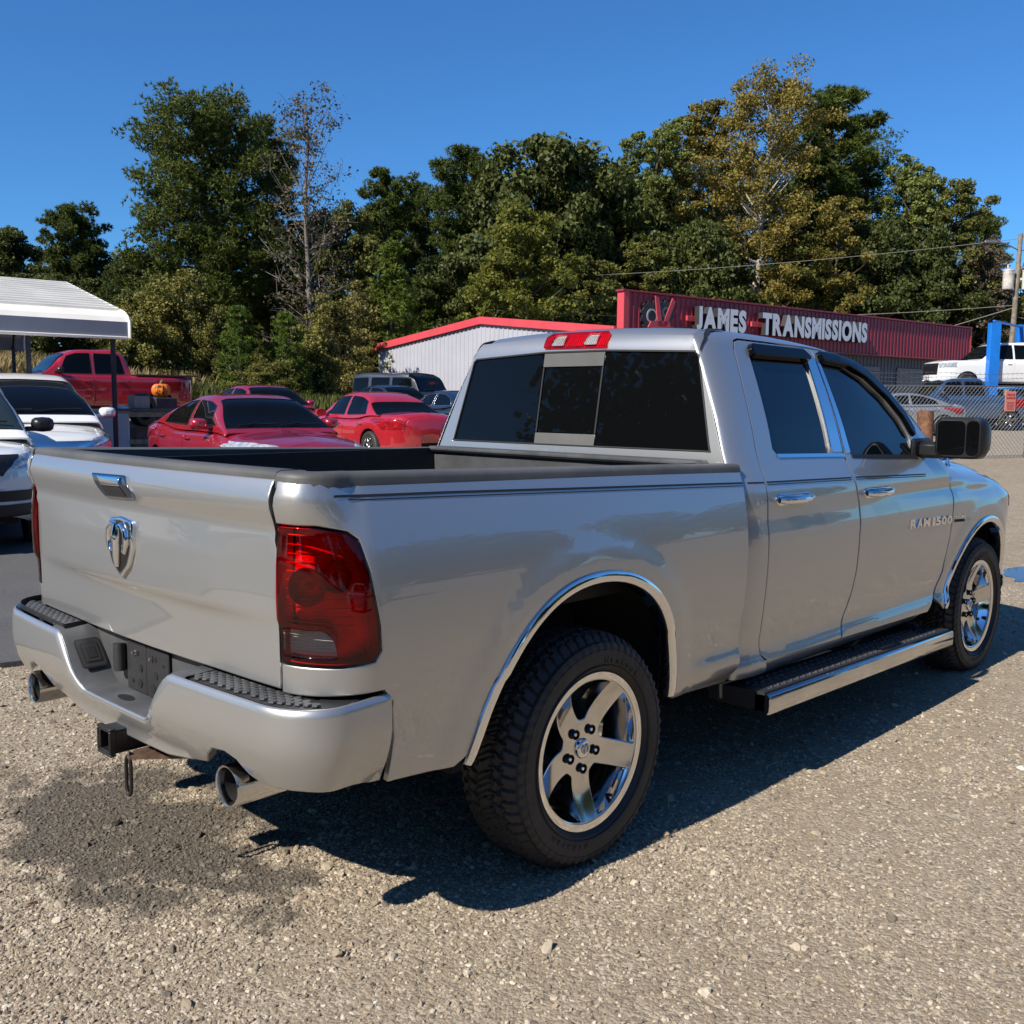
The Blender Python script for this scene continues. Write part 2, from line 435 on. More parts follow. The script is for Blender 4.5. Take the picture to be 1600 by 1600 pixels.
def bed_pt(uv):
    """bed side; u = x along the flank, running round the rear corner for u < -0.90"""
    u, z = uv[:, 0], uv[:, 1]; a, b = .212, .20
    th = np.clip((-.90 - u) / .205, 0, 1.75)
    e = (1 - sstep(.25, 1.25, th)) * bed_section(np.maximum(u, -.95), z) + sstep(.25, 1.25, th) * tg_in(z)
    x = np.where(u > -.90, u, -.90 - (a - e) * np.sin(th)); y = np.where(u > -.90, .99 - e, .79 + (b - e) * np.cos(th))
    return np.stack([x, -y, z], 1)
def tg_bow(y): return -.036 * (1 - (y / .8) ** 2)
def tg_pt(uv):
    y, z = uv[:, 0], uv[:, 1]
    k = 1 - sstep(.45, .78, np.abs(y)) * .8
    t = tg_in(z); t = np.where(z < 1.2, t * k + (1 - k) * .008, t)
    return np.stack([-1.112 + t + tg_bow(y), y, z], 1)
def xback(z): return .945 + .17 * (.5 * (z - 1.33 + np.sqrt((z - 1.33) ** 2 + .002)))
def cab_half(x, z):
    dz = roof_z(x) - z
    y = cab_y(z) - .055 * np.clip(1 - dz / .06, 0, 1) ** 2
    y = y - .03 * sstep(2.2, 3.0, x) * sstep(1.3, 1.7, z)
    # shoulder crease that grows towards the front fender
    y = y - .012 * np.exp(-((z - (1.15 - .02 * sstep(1, 3, x))) / .028) ** 2) * sstep(1.9, 3.0, x)
    return y + flare(x, z, .010)
def cab_pt(uv):
    u, z = uv[:, 0], uv[:, 1]; r, ry = .155, .045
    xc = xback(z) + .15
    th = np.clip((xc - u) / r, 0, 1.62)
    yh = cab_half(np.maximum(u, xc), z)
    x = np.where(u > xc, u, xc - r * np.sin(th)); y = np.where(u > xc, yh, yh - ry + ry * np.cos(th))
    return np.stack([x, -y, z], 1)
def back_pt(uv):
    y, z = uv[:, 0], uv[:, 1]
    return np.stack([xback(z) - .012 * (1 - (y / .8) ** 2) + .05 * np.clip((z - 1.82) / .08, 0, 1) ** 2, y, z], 1)
BXC, BYC = -1.04, .80
def bump_plan(s):
    """s = distance from the centre along the bumper; returns x, y(>=0), nx, ny"""
    s = np.abs(s)
    th = np.clip((s - .80) / .19, 0, np.pi / 2)
    s2 = .80 + .19 * np.pi / 2
    y = np.where(s < .80, s, np.where(s < s2, .80 + .20 * np.sin(th), 1.0 - .10 * np.clip(s - s2, 0, 1)))
    x = np.where(s < .80, -1.195 - .030 * (1 - (s / .8) ** 2), np.where(s < s2, -1.04 - .155 * np.cos(th), -1.04 + (s - s2)))
    nx = np.where(s < .8, -1., np.where(s < s2, -np.cos(th), 0.)); ny = np.where(s < .8, 0., np.where(s < s2, np.sin(th), 1.))
    return x, y, nx, ny
def bump_top(s):
    s = np.abs(s); return .805 - .175 * sstep(.40, .20, s) + .0 * s
def bump_pt(uv):
    s, z = uv[:, 0], uv[:, 1]
    x, y, nx, ny = bump_plan(s)
    d = bump_top(s) - z
    ins = .030 * np.clip(1 - d / .035, 0, 1) ** 2 + .05 * np.clip((.70 - z) / .16, 0, 1) ** 2
    ins = ins - .004 * sstep(.0, .1, d)
    return np.stack([x - nx * ins, np.sign(s) * (y - ny * ins), z], 1)

def fend_pt(uv):
    x, z = uv[:, 0], uv[:, 1]
    ft = np.interp(x, [3.0, 3.3, 3.7, 4.0, 4.2, 4.5], [1.262, 1.245, 1.205, 1.155, 1.11, 1.03])
    y = cab_y(np.minimum(z, 1.20)) - .13 * np.clip(1 - (ft - z) / .11, 0, 1) ** 2
    y = y - .012 * np.exp(-((z - (1.13 - .05 * sstep(3, 4, x))) / .028) ** 2)
    y = y - .50 * np.clip((x - 3.85) / .75, 0, 2) ** 2.5
    return np.stack([x, -(y + flare(x, z, .010)), z], 1)
# ====================== ground ======================
gx = np.concatenate([np.linspace(-600, -60, 12), np.linspace(-50, 110, 65), np.linspace(130, 700, 12)]); gy = np.concatenate([np.linspace(-600, -60, 12), np.linspace(-50, 110, 65), np.linspace(130, 700, 12)])
def gfun(q): return np.stack([q[:, 0], q[:, 1], ground_z(q[:, 0], q[:, 1])], 1)
V, F = grid_surf(gfun, gx, gy)
t = NT('gravel_ground'); p = t.pos()
big = t.noise(p, .35, 5, .6); mid = t.noise(p, 6, 6, .65)
v1 = t.new('ShaderNodeTexVoronoi', Vector=p, Scale=70., Randomness=1.); v2 = t.new('ShaderNodeTexVoronoi', Vector=p, Scale=150., Randomness=1.)
dirt = t.ramp(big, [(.35, (.200,.152,.102)), (.65, (.280,.222,.152))])
st = t.ramp(t.new('ShaderNodeSeparateColor', Color=v1.outputs['Color']).outputs[0], [(0, (.13,.105,.08)), (.35, (.25,.20,.14)), (.7, (.36,.295,.21)), (1, (.50,.43,.33))])
st2 = t.ramp(t.new('ShaderNodeSeparateColor', Color=v2.outputs['Color']).outputs[1], [(0, (.11,.09,.065)), (.5, (.28,.225,.155)), (1, (.44,.37,.275))])
c = t.mix(.5, st, st2); c = t.mix(t.ramp(mid, [(.42, 0.), (.62, .85)]), c, dirt)
# damp oily stain behind the bumper
mp = t.new('ShaderNodeMapping', Vector=p); mp.inputs['Location'].default_value = (1.02, -.14, 0)
sp = t.new('ShaderNodeSeparateXYZ', Vector=p)
d = t.math('ADD', t.math('MULTIPLY', t.math('POWER', t.math('MULTIPLY', t.math('ADD', sp.outputs[0], .95), 1.6), 2.), 1.), t.math('POWER', t.math('MULTIPLY', t.math('ADD', sp.outputs[1], -.36), .92), 2.))
d = t.math('ADD', d, t.math('MULTIPLY', t.math('ADD', t.noise(p, 3.2, 6, .7), -.5), 3.2))
stain = t.ramp(d, [(.30, 1.), (.62, 0.)])
c = t.mix(t.math('MULTIPLY', stain, .82), c, (.045, .038, .030))
t.col(c); t.pr(Roughness=.9)
h = t.math('ADD', t.math('MULTIPLY', v1.outputs['Distance'], -.9), t.math('MULTIPLY', v2.outputs['Distance'], -.45)); h = t.math('ADD', h, t.math('MULTIPLY', mid, .8))
t.pr(Normal=t.bump(h, .55, .010)); M['gravel'] = t.m
struct(mk('ground', V, F, 'gravel'), 'tan crushed gravel and dirt yard')
# ====================== silver pickup truck ======================
def arc_pts(c, r, a0, a1, n): return [(c[0] + r*math.cos(a0+(a1-a0)*i/n), c[1] + r*math.sin(a0+(a1-a0)*i/n)) for i in range(n+1)]
TR = thing('pickup_truck', 'silver extended cab pickup truck with chrome five spoke wheels, parked nearest on the gravel', 'pickup truck')
def both(name, outline, fn, m, **kw):
    kw.setdefault('flip', False); par = kw.pop('parent', TR)
    return [panel(name, outline, fn, m, par, mirror=k, **kw) for k in (False, True)]
# -- bed sides
BED = [(-1.209,1.372),(-1.199,1.348),(-1.210,1.252),(-1.089,1.250),(-.999,1.234),(-.962,1.212),(-.937,1.126),(-.912,.977),(-.909,.911),(-.930,.883),(-1.026,.874),(-1.214,.874),
       (-1.218,.795),(-.896,.800),(-.862,.760),(-.846,.651),(-.863,.526),(-.619,.505)] + [p for p in REAR_ARCH if p[1] > .508 or (p[0] > 0 and p[1] > .478)] + [(.50,.472),(.91,.452),(.936,.54),(.940,.65),(.943,.76),(.944,.905),(.950,1.156),(.966,1.25),(.968,1.318)]
ztop = lambda u: 1.372 - (u + 1.2) * .0245
BEDO = BED + [(u, float(ztop(u)) - .006) for u in np.linspace(.9, -1.15, 30)]
both('bed_side', BEDO, bed_pt, 'silver', h=.035, edge=.005)
# bed rail caps, tailgate cap, bulkhead cap
def rail_cap(mir):
    us = np.linspace(-1.209, .966, 60); p = bed_pt(np.stack([us, ztop(us)], 1)); q = bed_pt(np.stack([us - 1e-3, ztop(us)], 1)); t = (p - q); t[:, 2] = 0; t /= np.linalg.norm(t, axis=1)[:, None]
    n = np.stack([t[:, 1], -t[:, 0], 0*us], 1); z = np.array([0, 0, 1.])
    rows = [p + n*.007 - z*.027, p + n*.006 + z*.002, p + n*.002 + z*.012, p - n*.010 + z*.018, p - n*.075 + z*.018, p - n*.088 + z*.012, p - n*.090 - z*.05]
    V = np.concatenate(rows); k = len(us); F = [(a*k+i, a*k+i+1, (a+1)*k+i+1, (a+1)*k+i) for a in range(len(rows)-1) for i in range(k-1)]
    F += [tuple(a*k for a in range(len(rows))), tuple(a*k + k - 1 for a in range(len(rows)))[::-1]]
    if mir: V = V*[1,-1,1]; F = [f[::-1] for f in F]
    return mk('bed_rail_cap', V, F, 'cap_plastic', TR, angle=50)
rail_cap(False); rail_cap(True)
ys_ = np.linspace(-.797, .797, 40); pz = tg_pt(np.stack([ys_, 0*ys_ + 1.376], 1))
rows = [pz + d for d in ([-.004,0,-.012],[-.005,0,.002],[0,0,.011],[.012,0,.016],[.060,0,.016],[.072,0,.008],[.074,0,-.05])]
mk('tailgate_cap', np.concatenate(rows), [(a*40+i+1, a*40+i, (a+1)*40+i, (a+1)*40+i+1) for a in range(6) for i in range(39)] + [tuple(a*40 for a in range(7))[::-1], tuple(a*40+39 for a in range(7))], 'cap_plastic', TR, angle=50)
# bed liner box
b = MB()
b.add(box((-.09, 0, .885), (1.94, 1.58, .02))); b.add(box((-.09, .795, 1.11), (1.94, .02, .46))); b.add(box((-.09, -.795, 1.11), (1.94, .02, .46)))
b.add(box((-1.045, 0, 1.10), (.03, 1.57, .46)))
for k in range(14): b.add(box((-.09, -.72 + k*.111, .899), (1.92, .05, .010), .003))
b.build('bed_liner', 'bed_liner', TR)
b = MB(); b.add(box((.868, 0, 1.11), (.03, 1.58, .46))); b.add(box((.875, 0, 1.336), (.10, 1.62, .026), .010)); b.build('bed_bulkhead', 'grey_plastic', TR)
for s in (1, -1):
    b = MB(); b.add(box((0, s*.70, 1.0), (.9, .20, .22), .06)); b.build('wheel_house', 'bed_liner', TR)
# -- tailgate
panel('tailgate', [(-.795,1.370),(-.790,1.25),(-.795,.806),(.795,.806),(.790,1.25),(.795,1.370)], tg_pt, 'silver', TR, h=.03, edge=.005, flip=True)
def tg(y, z, o=0.):
    q = np.array([[y, z]]); return (tg_pt(q) + fnormal(tg_pt, q, True)*o)[0]
b = MB()   # chrome handle bezel with a recessed paddle
hp = [(.185,1.333),(-.055,1.337),(-.10,1.285),(-.105,1.272),(-.06,1.266),(.105,1.262)]
HND = panel('tailgate_handle', hp, tg_pt, 'chrome_smoke', TR, h=.02, edge=.006, fl=.012, off=.008, flip=True, r=.012)
panel('handle_recess', [(.10,1.300),(-.035,1.303),(-.06,1.276),(.07,1.272)], tg_pt, 'dark', HND, h=.02, edge=.001, fl=0, off=.0095, flip=True, r=.01)
panel('handle_paddle', [(.125,1.327),(-.03,1.330),(-.04,1.306),(.09,1.303)], tg_pt, 'chrome', HND, h=.015, edge=.004, fl=.006, off=.015, flip=True, r=.006)
# shield badge with a horned head in relief
SH = [(-.080,1.196),(-.084,1.110),(-.055,1.052),(.002,1.012),(.058,1.052),(.086,1.110),(.082,1.196),(0,1.206)]
EMB = panel('shield_badge', SH, tg_pt, 'chrome', TR, h=.02, edge=.008, fl=.014, off=.014, flip=True, r=.015)
panel('badge_field', [(y*.86, 1.118 + (z-1.118)*.86) for y, z in SH], tg_pt, 'steel_black', EMB, h=.02, edge=.002, fl=0, off=.0155, flip=True, r=.012)
b = MB()
for s in (1, -1):
    hn = [(.010,1.175),(.034,1.180),(.056,1.160),(.060,1.125),(.048,1.098),(.034,1.100),(.036,1.122)]
    b.add(tube([tg(s*y, z, .018) for y, z in hn], [.010,.013,.013,.011,.009,.006,.004], 10))
b.add(tube([tg(0, z, .020) for z in (1.180,1.150,1.110,1.075,1.050)], [.014,.020,.017,.014,.008], 12))
b.build('horned_head', 'chrome', EMB, angle=60)
# -- tail lamps
LAMP = [(-1.206,1.247),(-1.089,1.246),(-1.0,1.230),(-.966,1.209),(-.941,1.126),(-.916,.977),(-.913,.911),(-.934,.886),(-1.026,.878),(-1.212,.878)]
CLR = [(-1.196,.976),(-1.069,.977),(-1.041,.955),(-1.030,.903),(-1.199,.903)]
for mir in (False, True):
    L = panel('tail_lamp', LAMP, bed_pt, 'red_lens', TR, holes=[CLR], h=.025, edge=.006, fl=.012, off=.004, mirror=mir, r=.012)
    panel('reverse_lens', CLR, bed_pt, 'clear_lens', L, h=.025, edge=.002, fl=.006, off=.003, mirror=mir, r=.008)
    panel('lamp_housing', [tuple(q_) for q_ in inset(ccw(LAMP), .004)], bed_pt, 'red_reflect', L, h=.03, edge=.001, fl=-.052, off=-.055, mirror=mir)
    panel('reverse_reflector', CLR, bed_pt, 'lamp_white', L, h=.03, edge=.001, fl=0, off=-.022, mirror=mir)
    # moulded reflector bowls and optic ribs behind the lens
    b = MB(); sg = -1 if mir else 1
    def lp(u, z, o):
        q = np.array([[u, z]]); v = (bed_pt(q) + fnormal(bed_pt, q, False)*o)[0]; return v * [1, sg, 1]
    for z in np.arange(.985, 1.225, .024):
        b.add(tube([lp(u, z, -.022) for u in np.linspace(-1.19, -.985, 9)], .0018, 5, cap=False))
    b.build('optic_ribs', 'red_reflect', L)
    b = MB()
    for (u, z, r) in ((-1.115, 1.09, .052), (-1.03, 1.115, .040)):
        c = lp(u, z, -.045); nn = lp(u, z, .0) - c; nn /= np.linalg.norm(nn)
        Mx = np.array(Vector((0, 1, 0)).rotation_difference(Vector(nn)).to_matrix())
        b.add(xf(lathe([(.006, .004), (.02, .0), (r*.7, .012), (r, .03)], 18, 'y'), Mx, c))
        b.add(xf(lathe([(.0, .028), (.010, .024), (.012, .010), (.010, 0)], 10, 'y'), Mx, c))
    b.build('reflector_bowl', 'red_reflect', L, angle=60)
    b = MB()
    for k in range(9):
        b.add(tube([lp(u, .910 + k*.008, -.014) for u in np.linspace(-1.19, -1.045, 6)], .0014, 5, cap=False))
    b.build('reverse_optics', 'reflector', L)
# -- pinstripes
for mir in (False, True):
    for fn_, segs in ((bed_pt, [[(-1.039,1.325),(-.611,1.314),(-.051,1.295),(.96,1.262)], [(-.99,1.314),(-.611,1.303),(-.051,1.284),(.96,1.251)]]),):
        for sg_, w in zip(segs, (.0065, .0035)): strip('pinstripe', sg_, w, fn_, 'rubber', TR, mirror=mir)
    for sg_, w in (([(1.0,1.259),(1.12,1.256)], .006), ([(1.14,1.256),(1.9,1.240)], .006), ([(1.945,1.240),(2.75,1.218)], .006), ([(1.14,1.246),(1.9,1.230)], .0035), ([(1.945,1.230),(2.75,1.208)], .0035)):
        strip('pinstripe', sg_, w, cab_pt, 'rubber', TR, mirror=mir)
# -- wheel arch trims, liners
def arch_trim(poly, fn, mir, xoff=0):
    P = np.array(poly, float); c_ = cr(np.arange(len(P)), P[:, 0]); d_ = cr(np.arange(len(P)), P[:, 1]); t = np.linspace(0, len(P)-1, 70)
    P = np.stack([c_(t), d_(t)], 1); tt = np.gradient(P, axis=0); tt /= np.linalg.norm(tt, axis=1)[:, None]; n = np.stack([tt[:, 1], -tt[:, 0]], 1)   # towards the opening
    rows = []
    for (w, o) in ((-.004, .000), (-.002, .007), (.012, .014), (.030, .011), (.037, .004), (.040, -.012), (.042, -.050)):
        uv = P + n*w; rows.append(fn(uv) + np.array([0, -1, 0])*o)
    k = len(P); V = np.concatenate(rows); F = [(a*k+i, (a+1)*k+i, (a+1)*k+i+1, a*k+i+1) for a in range(len(rows)-1) for i in range(k-1)]
    F = [f[::-1] for f in F]
    if mir: V = V*[1,-1,1]; F = [f[::-1] for f in F]
    return mk('wheel_arch_trim', V, F, 'chrome', TR, angle=40)
def arch_liner(poly, mir):
    P = np.array(poly, float); c = P.mean(0); Q = c + (P - c)*1.035; k = len(P)
    V = np.concatenate([np.stack([P[:, 0], 0*P[:, 0] - .945, P[:, 1]], 1), np.stack([Q[:, 0], 0*P[:, 0] - .93, Q[:, 1]], 1), np.stack([Q[:, 0], 0*P[:, 0] - .48, Q[:, 1]], 1)])
    F = [(a*k+i, a*k+i+1, (a+1)*k+i+1, (a+1)*k+i) for a in range(2) for i in range(k-1)] + [tuple(range(2*k, 3*k))]
    if mir: V = V*[1,-1,1]; F = [f[::-1] for f in F]
    return mk('wheel_well_liner', V, F, 'dark', TR, smooth=False)
for mir in (False, True):
    arch_trim([p for p in REAR_ARCH if p[1] > .485], bed_pt, mir); arch_trim([p for p in FRONT_ARCH if p[1] > .45], fend_pt, mir); arch_liner(REAR_ARCH, mir); arch_liner(FRONT_ARCH, mir)
# -- cab: side frame, doors, glass
RD = [(1.958,1.114),(1.952,.957),(1.952,.80),(1.935,.698),(1.865,.545),(1.838,.488),(1.17,.506),(1.135,.535),(1.122,.60),(1.121,.72),(1.119,.90),(1.119,1.032),(1.127,1.201),(1.138,1.281),(1.149,1.395),(1.206,1.636),(1.258,1.810),(1.285,1.845),(1.33,1.855),(1.974,1.846),(1.948,1.665),(1.919,1.412),(1.910,1.329),(1.924,1.237)]
FD = [(1.982,1.845),(1.955,1.665),(1.926,1.412),(1.917,1.329),(1.931,1.237),(1.965,1.114),(1.959,.957),(1.959,.80),(1.942,.698),(1.872,.545),(1.846,.488),(2.86,.466),(2.955,.53),(3.045,.669),(3.085,.853),(3.095,.951),(3.115,1.10),(3.055,1.262),(2.985,1.30),(2.935,1.414),(2.860,1.5),(2.745,1.605),(2.62,1.692),(2.48,1.762),(2.30,1.815),(2.14,1.838)]
RG = [(1.365,1.790),(1.880,1.795),(1.798,1.378),(1.770,1.352),(1.306,1.364),(1.284,1.388)]
FG = [(2.005,1.79),(2.224,1.775),(2.405,1.71),(2.583,1.610),(2.69,1.491),(2.726,1.418),(2.715,1.318),(1.985,1.345)]
CS = [(.80,.455),(1.135,.455)] + [(x - .007 if x < 1.2 else x, z) for x, z in RD[6:18][::1]]
CS = [(.80,.455),(1.155,.455),(1.155,.498),(1.128,.528),(1.115,.60),(1.114,.72),(1.112,.90),(1.112,1.032),(1.120,1.201),(1.131,1.281),(1.142,1.395),(1.199,1.638),(1.251,1.814),(1.281,1.852),(1.33,1.862),(1.978,1.853),(2.14,1.845),(2.30,1.822),(2.48,1.769),(2.62,1.699),(2.752,1.611),(2.868,1.505),(2.943,1.418),(2.985,1.315),(3.05,1.285),(3.02,1.36),(2.966,1.445),(2.85,1.583),(2.70,1.704),(2.60,1.755),(2.455,1.804),(2.222,1.847),(1.865,1.878),(1.486,1.892),(1.22,1.892),(1.10,1.885),(1.00,1.868),(.955,1.84),(.938,1.80),(.903,1.60),(.868,1.36),(.858,1.25)]
both('cab_side', CS, cab_pt, 'silver', h=.035, edge=.001, fl=0)
for mir in (False, True):
    d1 = panel('rear_door', RD, cab_pt, 'silver', TR, holes=[RG], h=.035, edge=.005, fl=.03, mirror=mir)
    d2 = panel('front_door', FD, cab_pt, 'silver', TR, holes=[FG], h=.035, edge=.005, fl=.03, mirror=mir)
    panel('window_glass', [(x, z) for x, z in inset(ccw(RG), -.006)], cab_pt, 'glass_blue', d1, h=.06, edge=.001, fl=0, off=-.012, mirror=mir)
    panel('window_glass', [(x, z) for x, z in inset(ccw(FG), -.006)], cab_pt, 'glass_blue', d2, h=.06, edge=.001, fl=0, off=-.012, mirror=mir)
    # chrome sill strip, pillar covers, weather strip, wind deflectors
    strip('sill_trim', [(1.30,1.357),(1.80,1.345),(1.905,1.342)], .016, cab_pt, 'chrome', d1, off=.004, mirror=mir)
    strip('weather_strip', [(1.985,1.334),(2.35,1.322),(2.72,1.310)], .018, cab_pt, 'rubber', d2, off=.003, mirror=mir)
    panel('pillar_cover', [(1.880,1.80),(1.962,1.80),(1.905,1.358),(1.800,1.362)], cab_pt, 'chrome', d1, h=.05, edge=.003, fl=.004, off=.004, mirror=mir)
    panel('pillar_cover', [(1.972,1.80),(2.000,1.765),(1.984,1.352),(1.926,1.352),(1.932,1.42)], cab_pt, 'chrome', d2, h=.05, edge=.003, fl=.004, off=.004, mirror=mir)
    for pl, d in (([(1.372,1.815),(1.40,1.836),(1.86,1.830),(1.902,1.80),(1.898,1.782),(1.376,1.784)], d1), ([(2.004,1.818),(2.03,1.826),(2.20,1.818),(2.36,1.792),(2.50,1.742),(2.64,1.655),(2.75,1.55),(2.79,1.45),(2.772,1.415),(2.735,1.43),(2.70,1.51),(2.60,1.61),(2.43,1.71),(2.26,1.765),(2.01,1.782)], d2)):
        panel('wind_deflector', pl, cab_pt, 'glass_dark', d, h=.03, edge=.008, fl=.022, off=.022, mirror=mir, r=.01, draft=-.3)
    for (x0, zc, d) in ((1.335, 1.178, d1), (2.160, 1.159, d2)):
        bez = panel('handle_bezel', [(x0-.145, zc+.016), (x0-.12, zc+.026), (x0+.13, zc+.022), (x0+.147, zc+.008), (x0+.140, zc-.014), (x0+.06, zc-.022), (x0-.12, zc-.024), (x0-.147, zc-.012)], cab_pt, 'chrome', d, h=.02, edge=.006, fl=.006, off=.007, mirror=mir, r=.012)
        b = MB(); p0 = cab_pt(np.array([[x0, zc]]))[0] - [0, .030, 0]
        b.add(tube([p0 + [dx, dy, dx*-.012] for dx, dy in ((-.125,.020),(-.115,.006),(-.06,-.004),(0,-.007),(.06,-.004),(.115,.006),(.125,.020))], [.013,.018,.020,.021,.020,.018,.013], 12))
        o = b.build('door_handle', 'chrome', d, angle=60)
        if mir: o.data.transform(Matrix.Scale(-1, 4, (0, 1, 0))); o.data.flip_normals()
    panel('rocker_panel', [(1.16,.447),(1.16,.502),(1.835,.483),(2.84,.458),(2.84,.415),(1.16,.420)], lambda q: cab_pt(q) + [0, .028, 0], 'silver', TR, h=.05, mirror=mir)
    strip('roof_seam', [(1.30,1.8975),(1.22,1.894),(1.16,1.886),(1.09,1.862),(1.03,1.825),(.985,1.795)], .012, cab_pt, 'rubber', TR, off=.003, mirror=mir, h=.02)
def side_letters(s, x0, x1, z0, z1, size, depth, name, m, bold=.0, fnp=cab_pt):
    """raised letters laid along the right flank, one mesh per word"""
    V, F = text_mesh(s, size, depth, bold, align='LEFT')
    w = V[:, 0].max() - V[:, 0].min(); V[:, 0] = (V[:, 0] - V[:, 0].min())/w*(x1-x0)
    hgt = V[:, 2].max() - V[:, 2].min(); V[:, 2] = (V[:, 2] - V[:, 2].min())/hgt
    x = x0 + V[:, 0]; zz = np.interp(x, [x0, x1], [z0[0], z0[1]]) + V[:, 2]*z1
    P = fnp(np.stack([x, zz], 1)); P[:, 1] += V[:, 1] - .003
    return mk(name, P, F, m, TR, angle=30)
_x = 2.512
for ch, w_ in zip('RAM1500', (.085, .080, .100, .045, .080, .080, .080)):
    zz = .951 - (_x - 2.512)/.573*.017; side_letters(ch, _x, _x + w_*.88, (zz, zz - .002), .046, .06, .014, 'badge_letter', 'chrome', .0030); _x += w_ + (.018 if ch == 'M' else 0)
side_letters('HEMI', 3.135, 3.275, (.957, .950), .022, .03, .006, 'fender_badge', 'chrome', .0008, fend_pt)
side_letters('5.7 LITER', 3.135, 3.275, (.936, .930), .015, .03, .006, 'fender_badge', 'steel_black', .0006, fend_pt)
# -- cab back, back window
BK = [(-.886,1.26),(.886,1.26),(.848,1.36),(.755,1.60),(.664,1.80),(.640,1.845),(.630,1.862),(.22,1.884),(-.22,1.884),(-.630,1.862),(-.640,1.845),(-.664,1.80),(-.755,1.60),(-.848,1.36)]
BG = [(-.793,1.377),(.760,1.374),(.748,1.40),(.668,1.775),(.650,1.790),(.18,1.813),(-.18,1.813),(-.660,1.796),(-.682,1.780),(-.782,1.41)]
panel('cab_back', BK, back_pt, 'silver', TR, holes=[BG], h=.04, edge=.001, fl=.02, flip=True)
rim_ = ccw(inset(ccw(BG), .001)); BW = panel('back_window', rim_, back_pt, 'rubber', TR, holes=[inset(rim_, .007)], h=.05, edge=.002, fl=0, off=.002, flip=True)
panel('glass_pane', [(.765,1.375),(.658,1.792),(.188,1.812),(.188,1.377)][::-1], back_pt, 'glass_dark', BW, h=.08, edge=.001, fl=0, off=-.006, flip=True, r=.02)
panel('glass_pane', [(-.796,1.378),(-.674,1.793),(-.186,1.812),(-.186,1.377)], back_pt, 'glass_dark', BW, h=.08, edge=.001, fl=0, off=-.006, flip=True, r=.02)
panel('sliding_pane', [(.168,1.437),(.168,1.736),(-.178,1.736),(-.178,1.437)][::-1], back_pt, 'glass_dark', BW, h=.08, edge=.002, fl=.004, off=-.004, flip=True)
for z0, z1 in ((1.377,1.433),(1.741,1.816)):
    panel('slider_plate', [(.182,z0),(.182,z1),(-.182,z1),(-.182,z0)][::-1], back_pt, 'slider_grey', BW, h=.06, edge=.002, fl=.006, off=-.002, flip=True)
for y in (.176, -.181): strip('slider_rail', [(y,1.437),(y,1.738)], .009, back_pt, 'rubber', BW, off=-.001, flip=True)
# high brake lamp
HB = panel('high_brake_lamp', [(.183,1.826),(.190,1.876),(.165,1.893),(-.165,1.893),(-.190,1.876),(-.195,1.822)], back_pt, 'red_lens', TR, holes=[[(yc+.036,1.834),(yc+.031,1.880),(yc-.031,1.880),(yc-.036,1.834)] for yc in (.098, -.098)], h=.02, edge=.002, fl=.02, off=.012, flip=True, r=.004)
panel('lamp_housing', [(.183,1.826),(.188,1.878),(.165,1.893),(-.165,1.893),(-.188,1.878),(-.195,1.822)], back_pt, 'red_deep', HB, h=.03, edge=.001, fl=0, off=.001, flip=True)
for yc in (.098, -.098):
    panel('cargo_lens', [(yc+.036,1.834),(yc+.031,1.880),(yc-.031,1.880),(yc-.036,1.834)][::-1], back_pt, 'clear_lens', HB, h=.02, edge=.003, fl=.004, off=.015, flip=True, r=.008)
    panel('cargo_reflector', [(yc+.036,1.834),(yc+.031,1.880),(yc-.031,1.880),(yc-.036,1.834)][::-1], back_pt, 'lamp_white', HB, h=.03, edge=.001, fl=0, off=.004, flip=True)
    b = MB()
    for k in range(7): y = yc - .033 + k*.011; b.add(tube([back_pt(np.array([[y, z]]))[0] - [.008, 0, 0] for z in (1.836, 1.858, 1.880)], .0030, 6))
    b.build('cargo_optics', 'reflector', HB)
b = MB()
for y in np.arange(-.185, .186, .0125):
    if min(abs(y - .098), abs(y + .098)) > .046: b.add(tube([back_pt(np.array([[y, z]]))[0] - [.006, 0, 0] for z in (1.832, 1.858, 1.884)], .0035, 5))
b.build('optic_ribs', 'red_reflect', HB)['kind'] = 'stuff'
# -- roof, windscreen, hood, nose
def roof_pt(q):
    x, y = q[:, 0], q[:, 1]; hw = cab_half(x, roof_z(x) - .004) - .012
    z = roof_z(x) + .022*(1 - (y*1.5)**2) - .06*np.clip((1.15-x)/.12, 0, 1)**2 - .006*np.clip(np.abs(y)/.66, 0, 1)**8
    return np.stack([x, y*np.clip(hw/.64, .7, 1.2), z], 1)
panel('roof', [(1.055,-.645),(2.48,-.645),(2.56,0),(2.48,.645),(1.055,.645)], roof_pt, 'silver', TR, h=.06, edge=.006, fl=.02)
def wind_pt(q):
    t, y = q[:, 0], q[:, 1]; x = 2.46 + .66*t; return np.stack([x + .10*(1-y*y), y*(.60 + .20*t), 1.806 - .545*t - .06*t*(1-t) + .015*(1-y*y)], 1)
panel('windscreen', [(0,-1),(1,-1),(1,1),(0,1)], wind_pt, 'glass_dark', TR, h=.12, edge=.001, fl=0)
b = MB(); b.add(box((2.53, 0, 1.86), (.16, .10, .035), .015)); b.build('roof_aerial', 'black_plastic', TR)
def hood_pt(q):
    x, y = q[:, 0], q[:, 1]; t = np.clip((x - 3.05)/1.45, 0, 1)
    w = .84 - .50*np.clip((x - 3.85)/.75, 0, 2)**2.5*.8
    z = 1.275 - .02*t - .17*t**2.4 + .035*(1 - (y/.8)**2) + .022*sstep(.50, .40, np.abs(y))*sstep(0, .3, t) - .05*np.clip((np.abs(y) - .66)/.18, 0, 1)**2
    return np.stack([x, y*w/.84, z], 1)
panel('hood', [(3.03,-.84),(4.35,-.84),(4.50,-.4),(4.53,0),(4.50,.4),(4.35,.84),(3.03,.84)], hood_pt, 'silver', TR, h=.06, edge=.006, fl=.03)
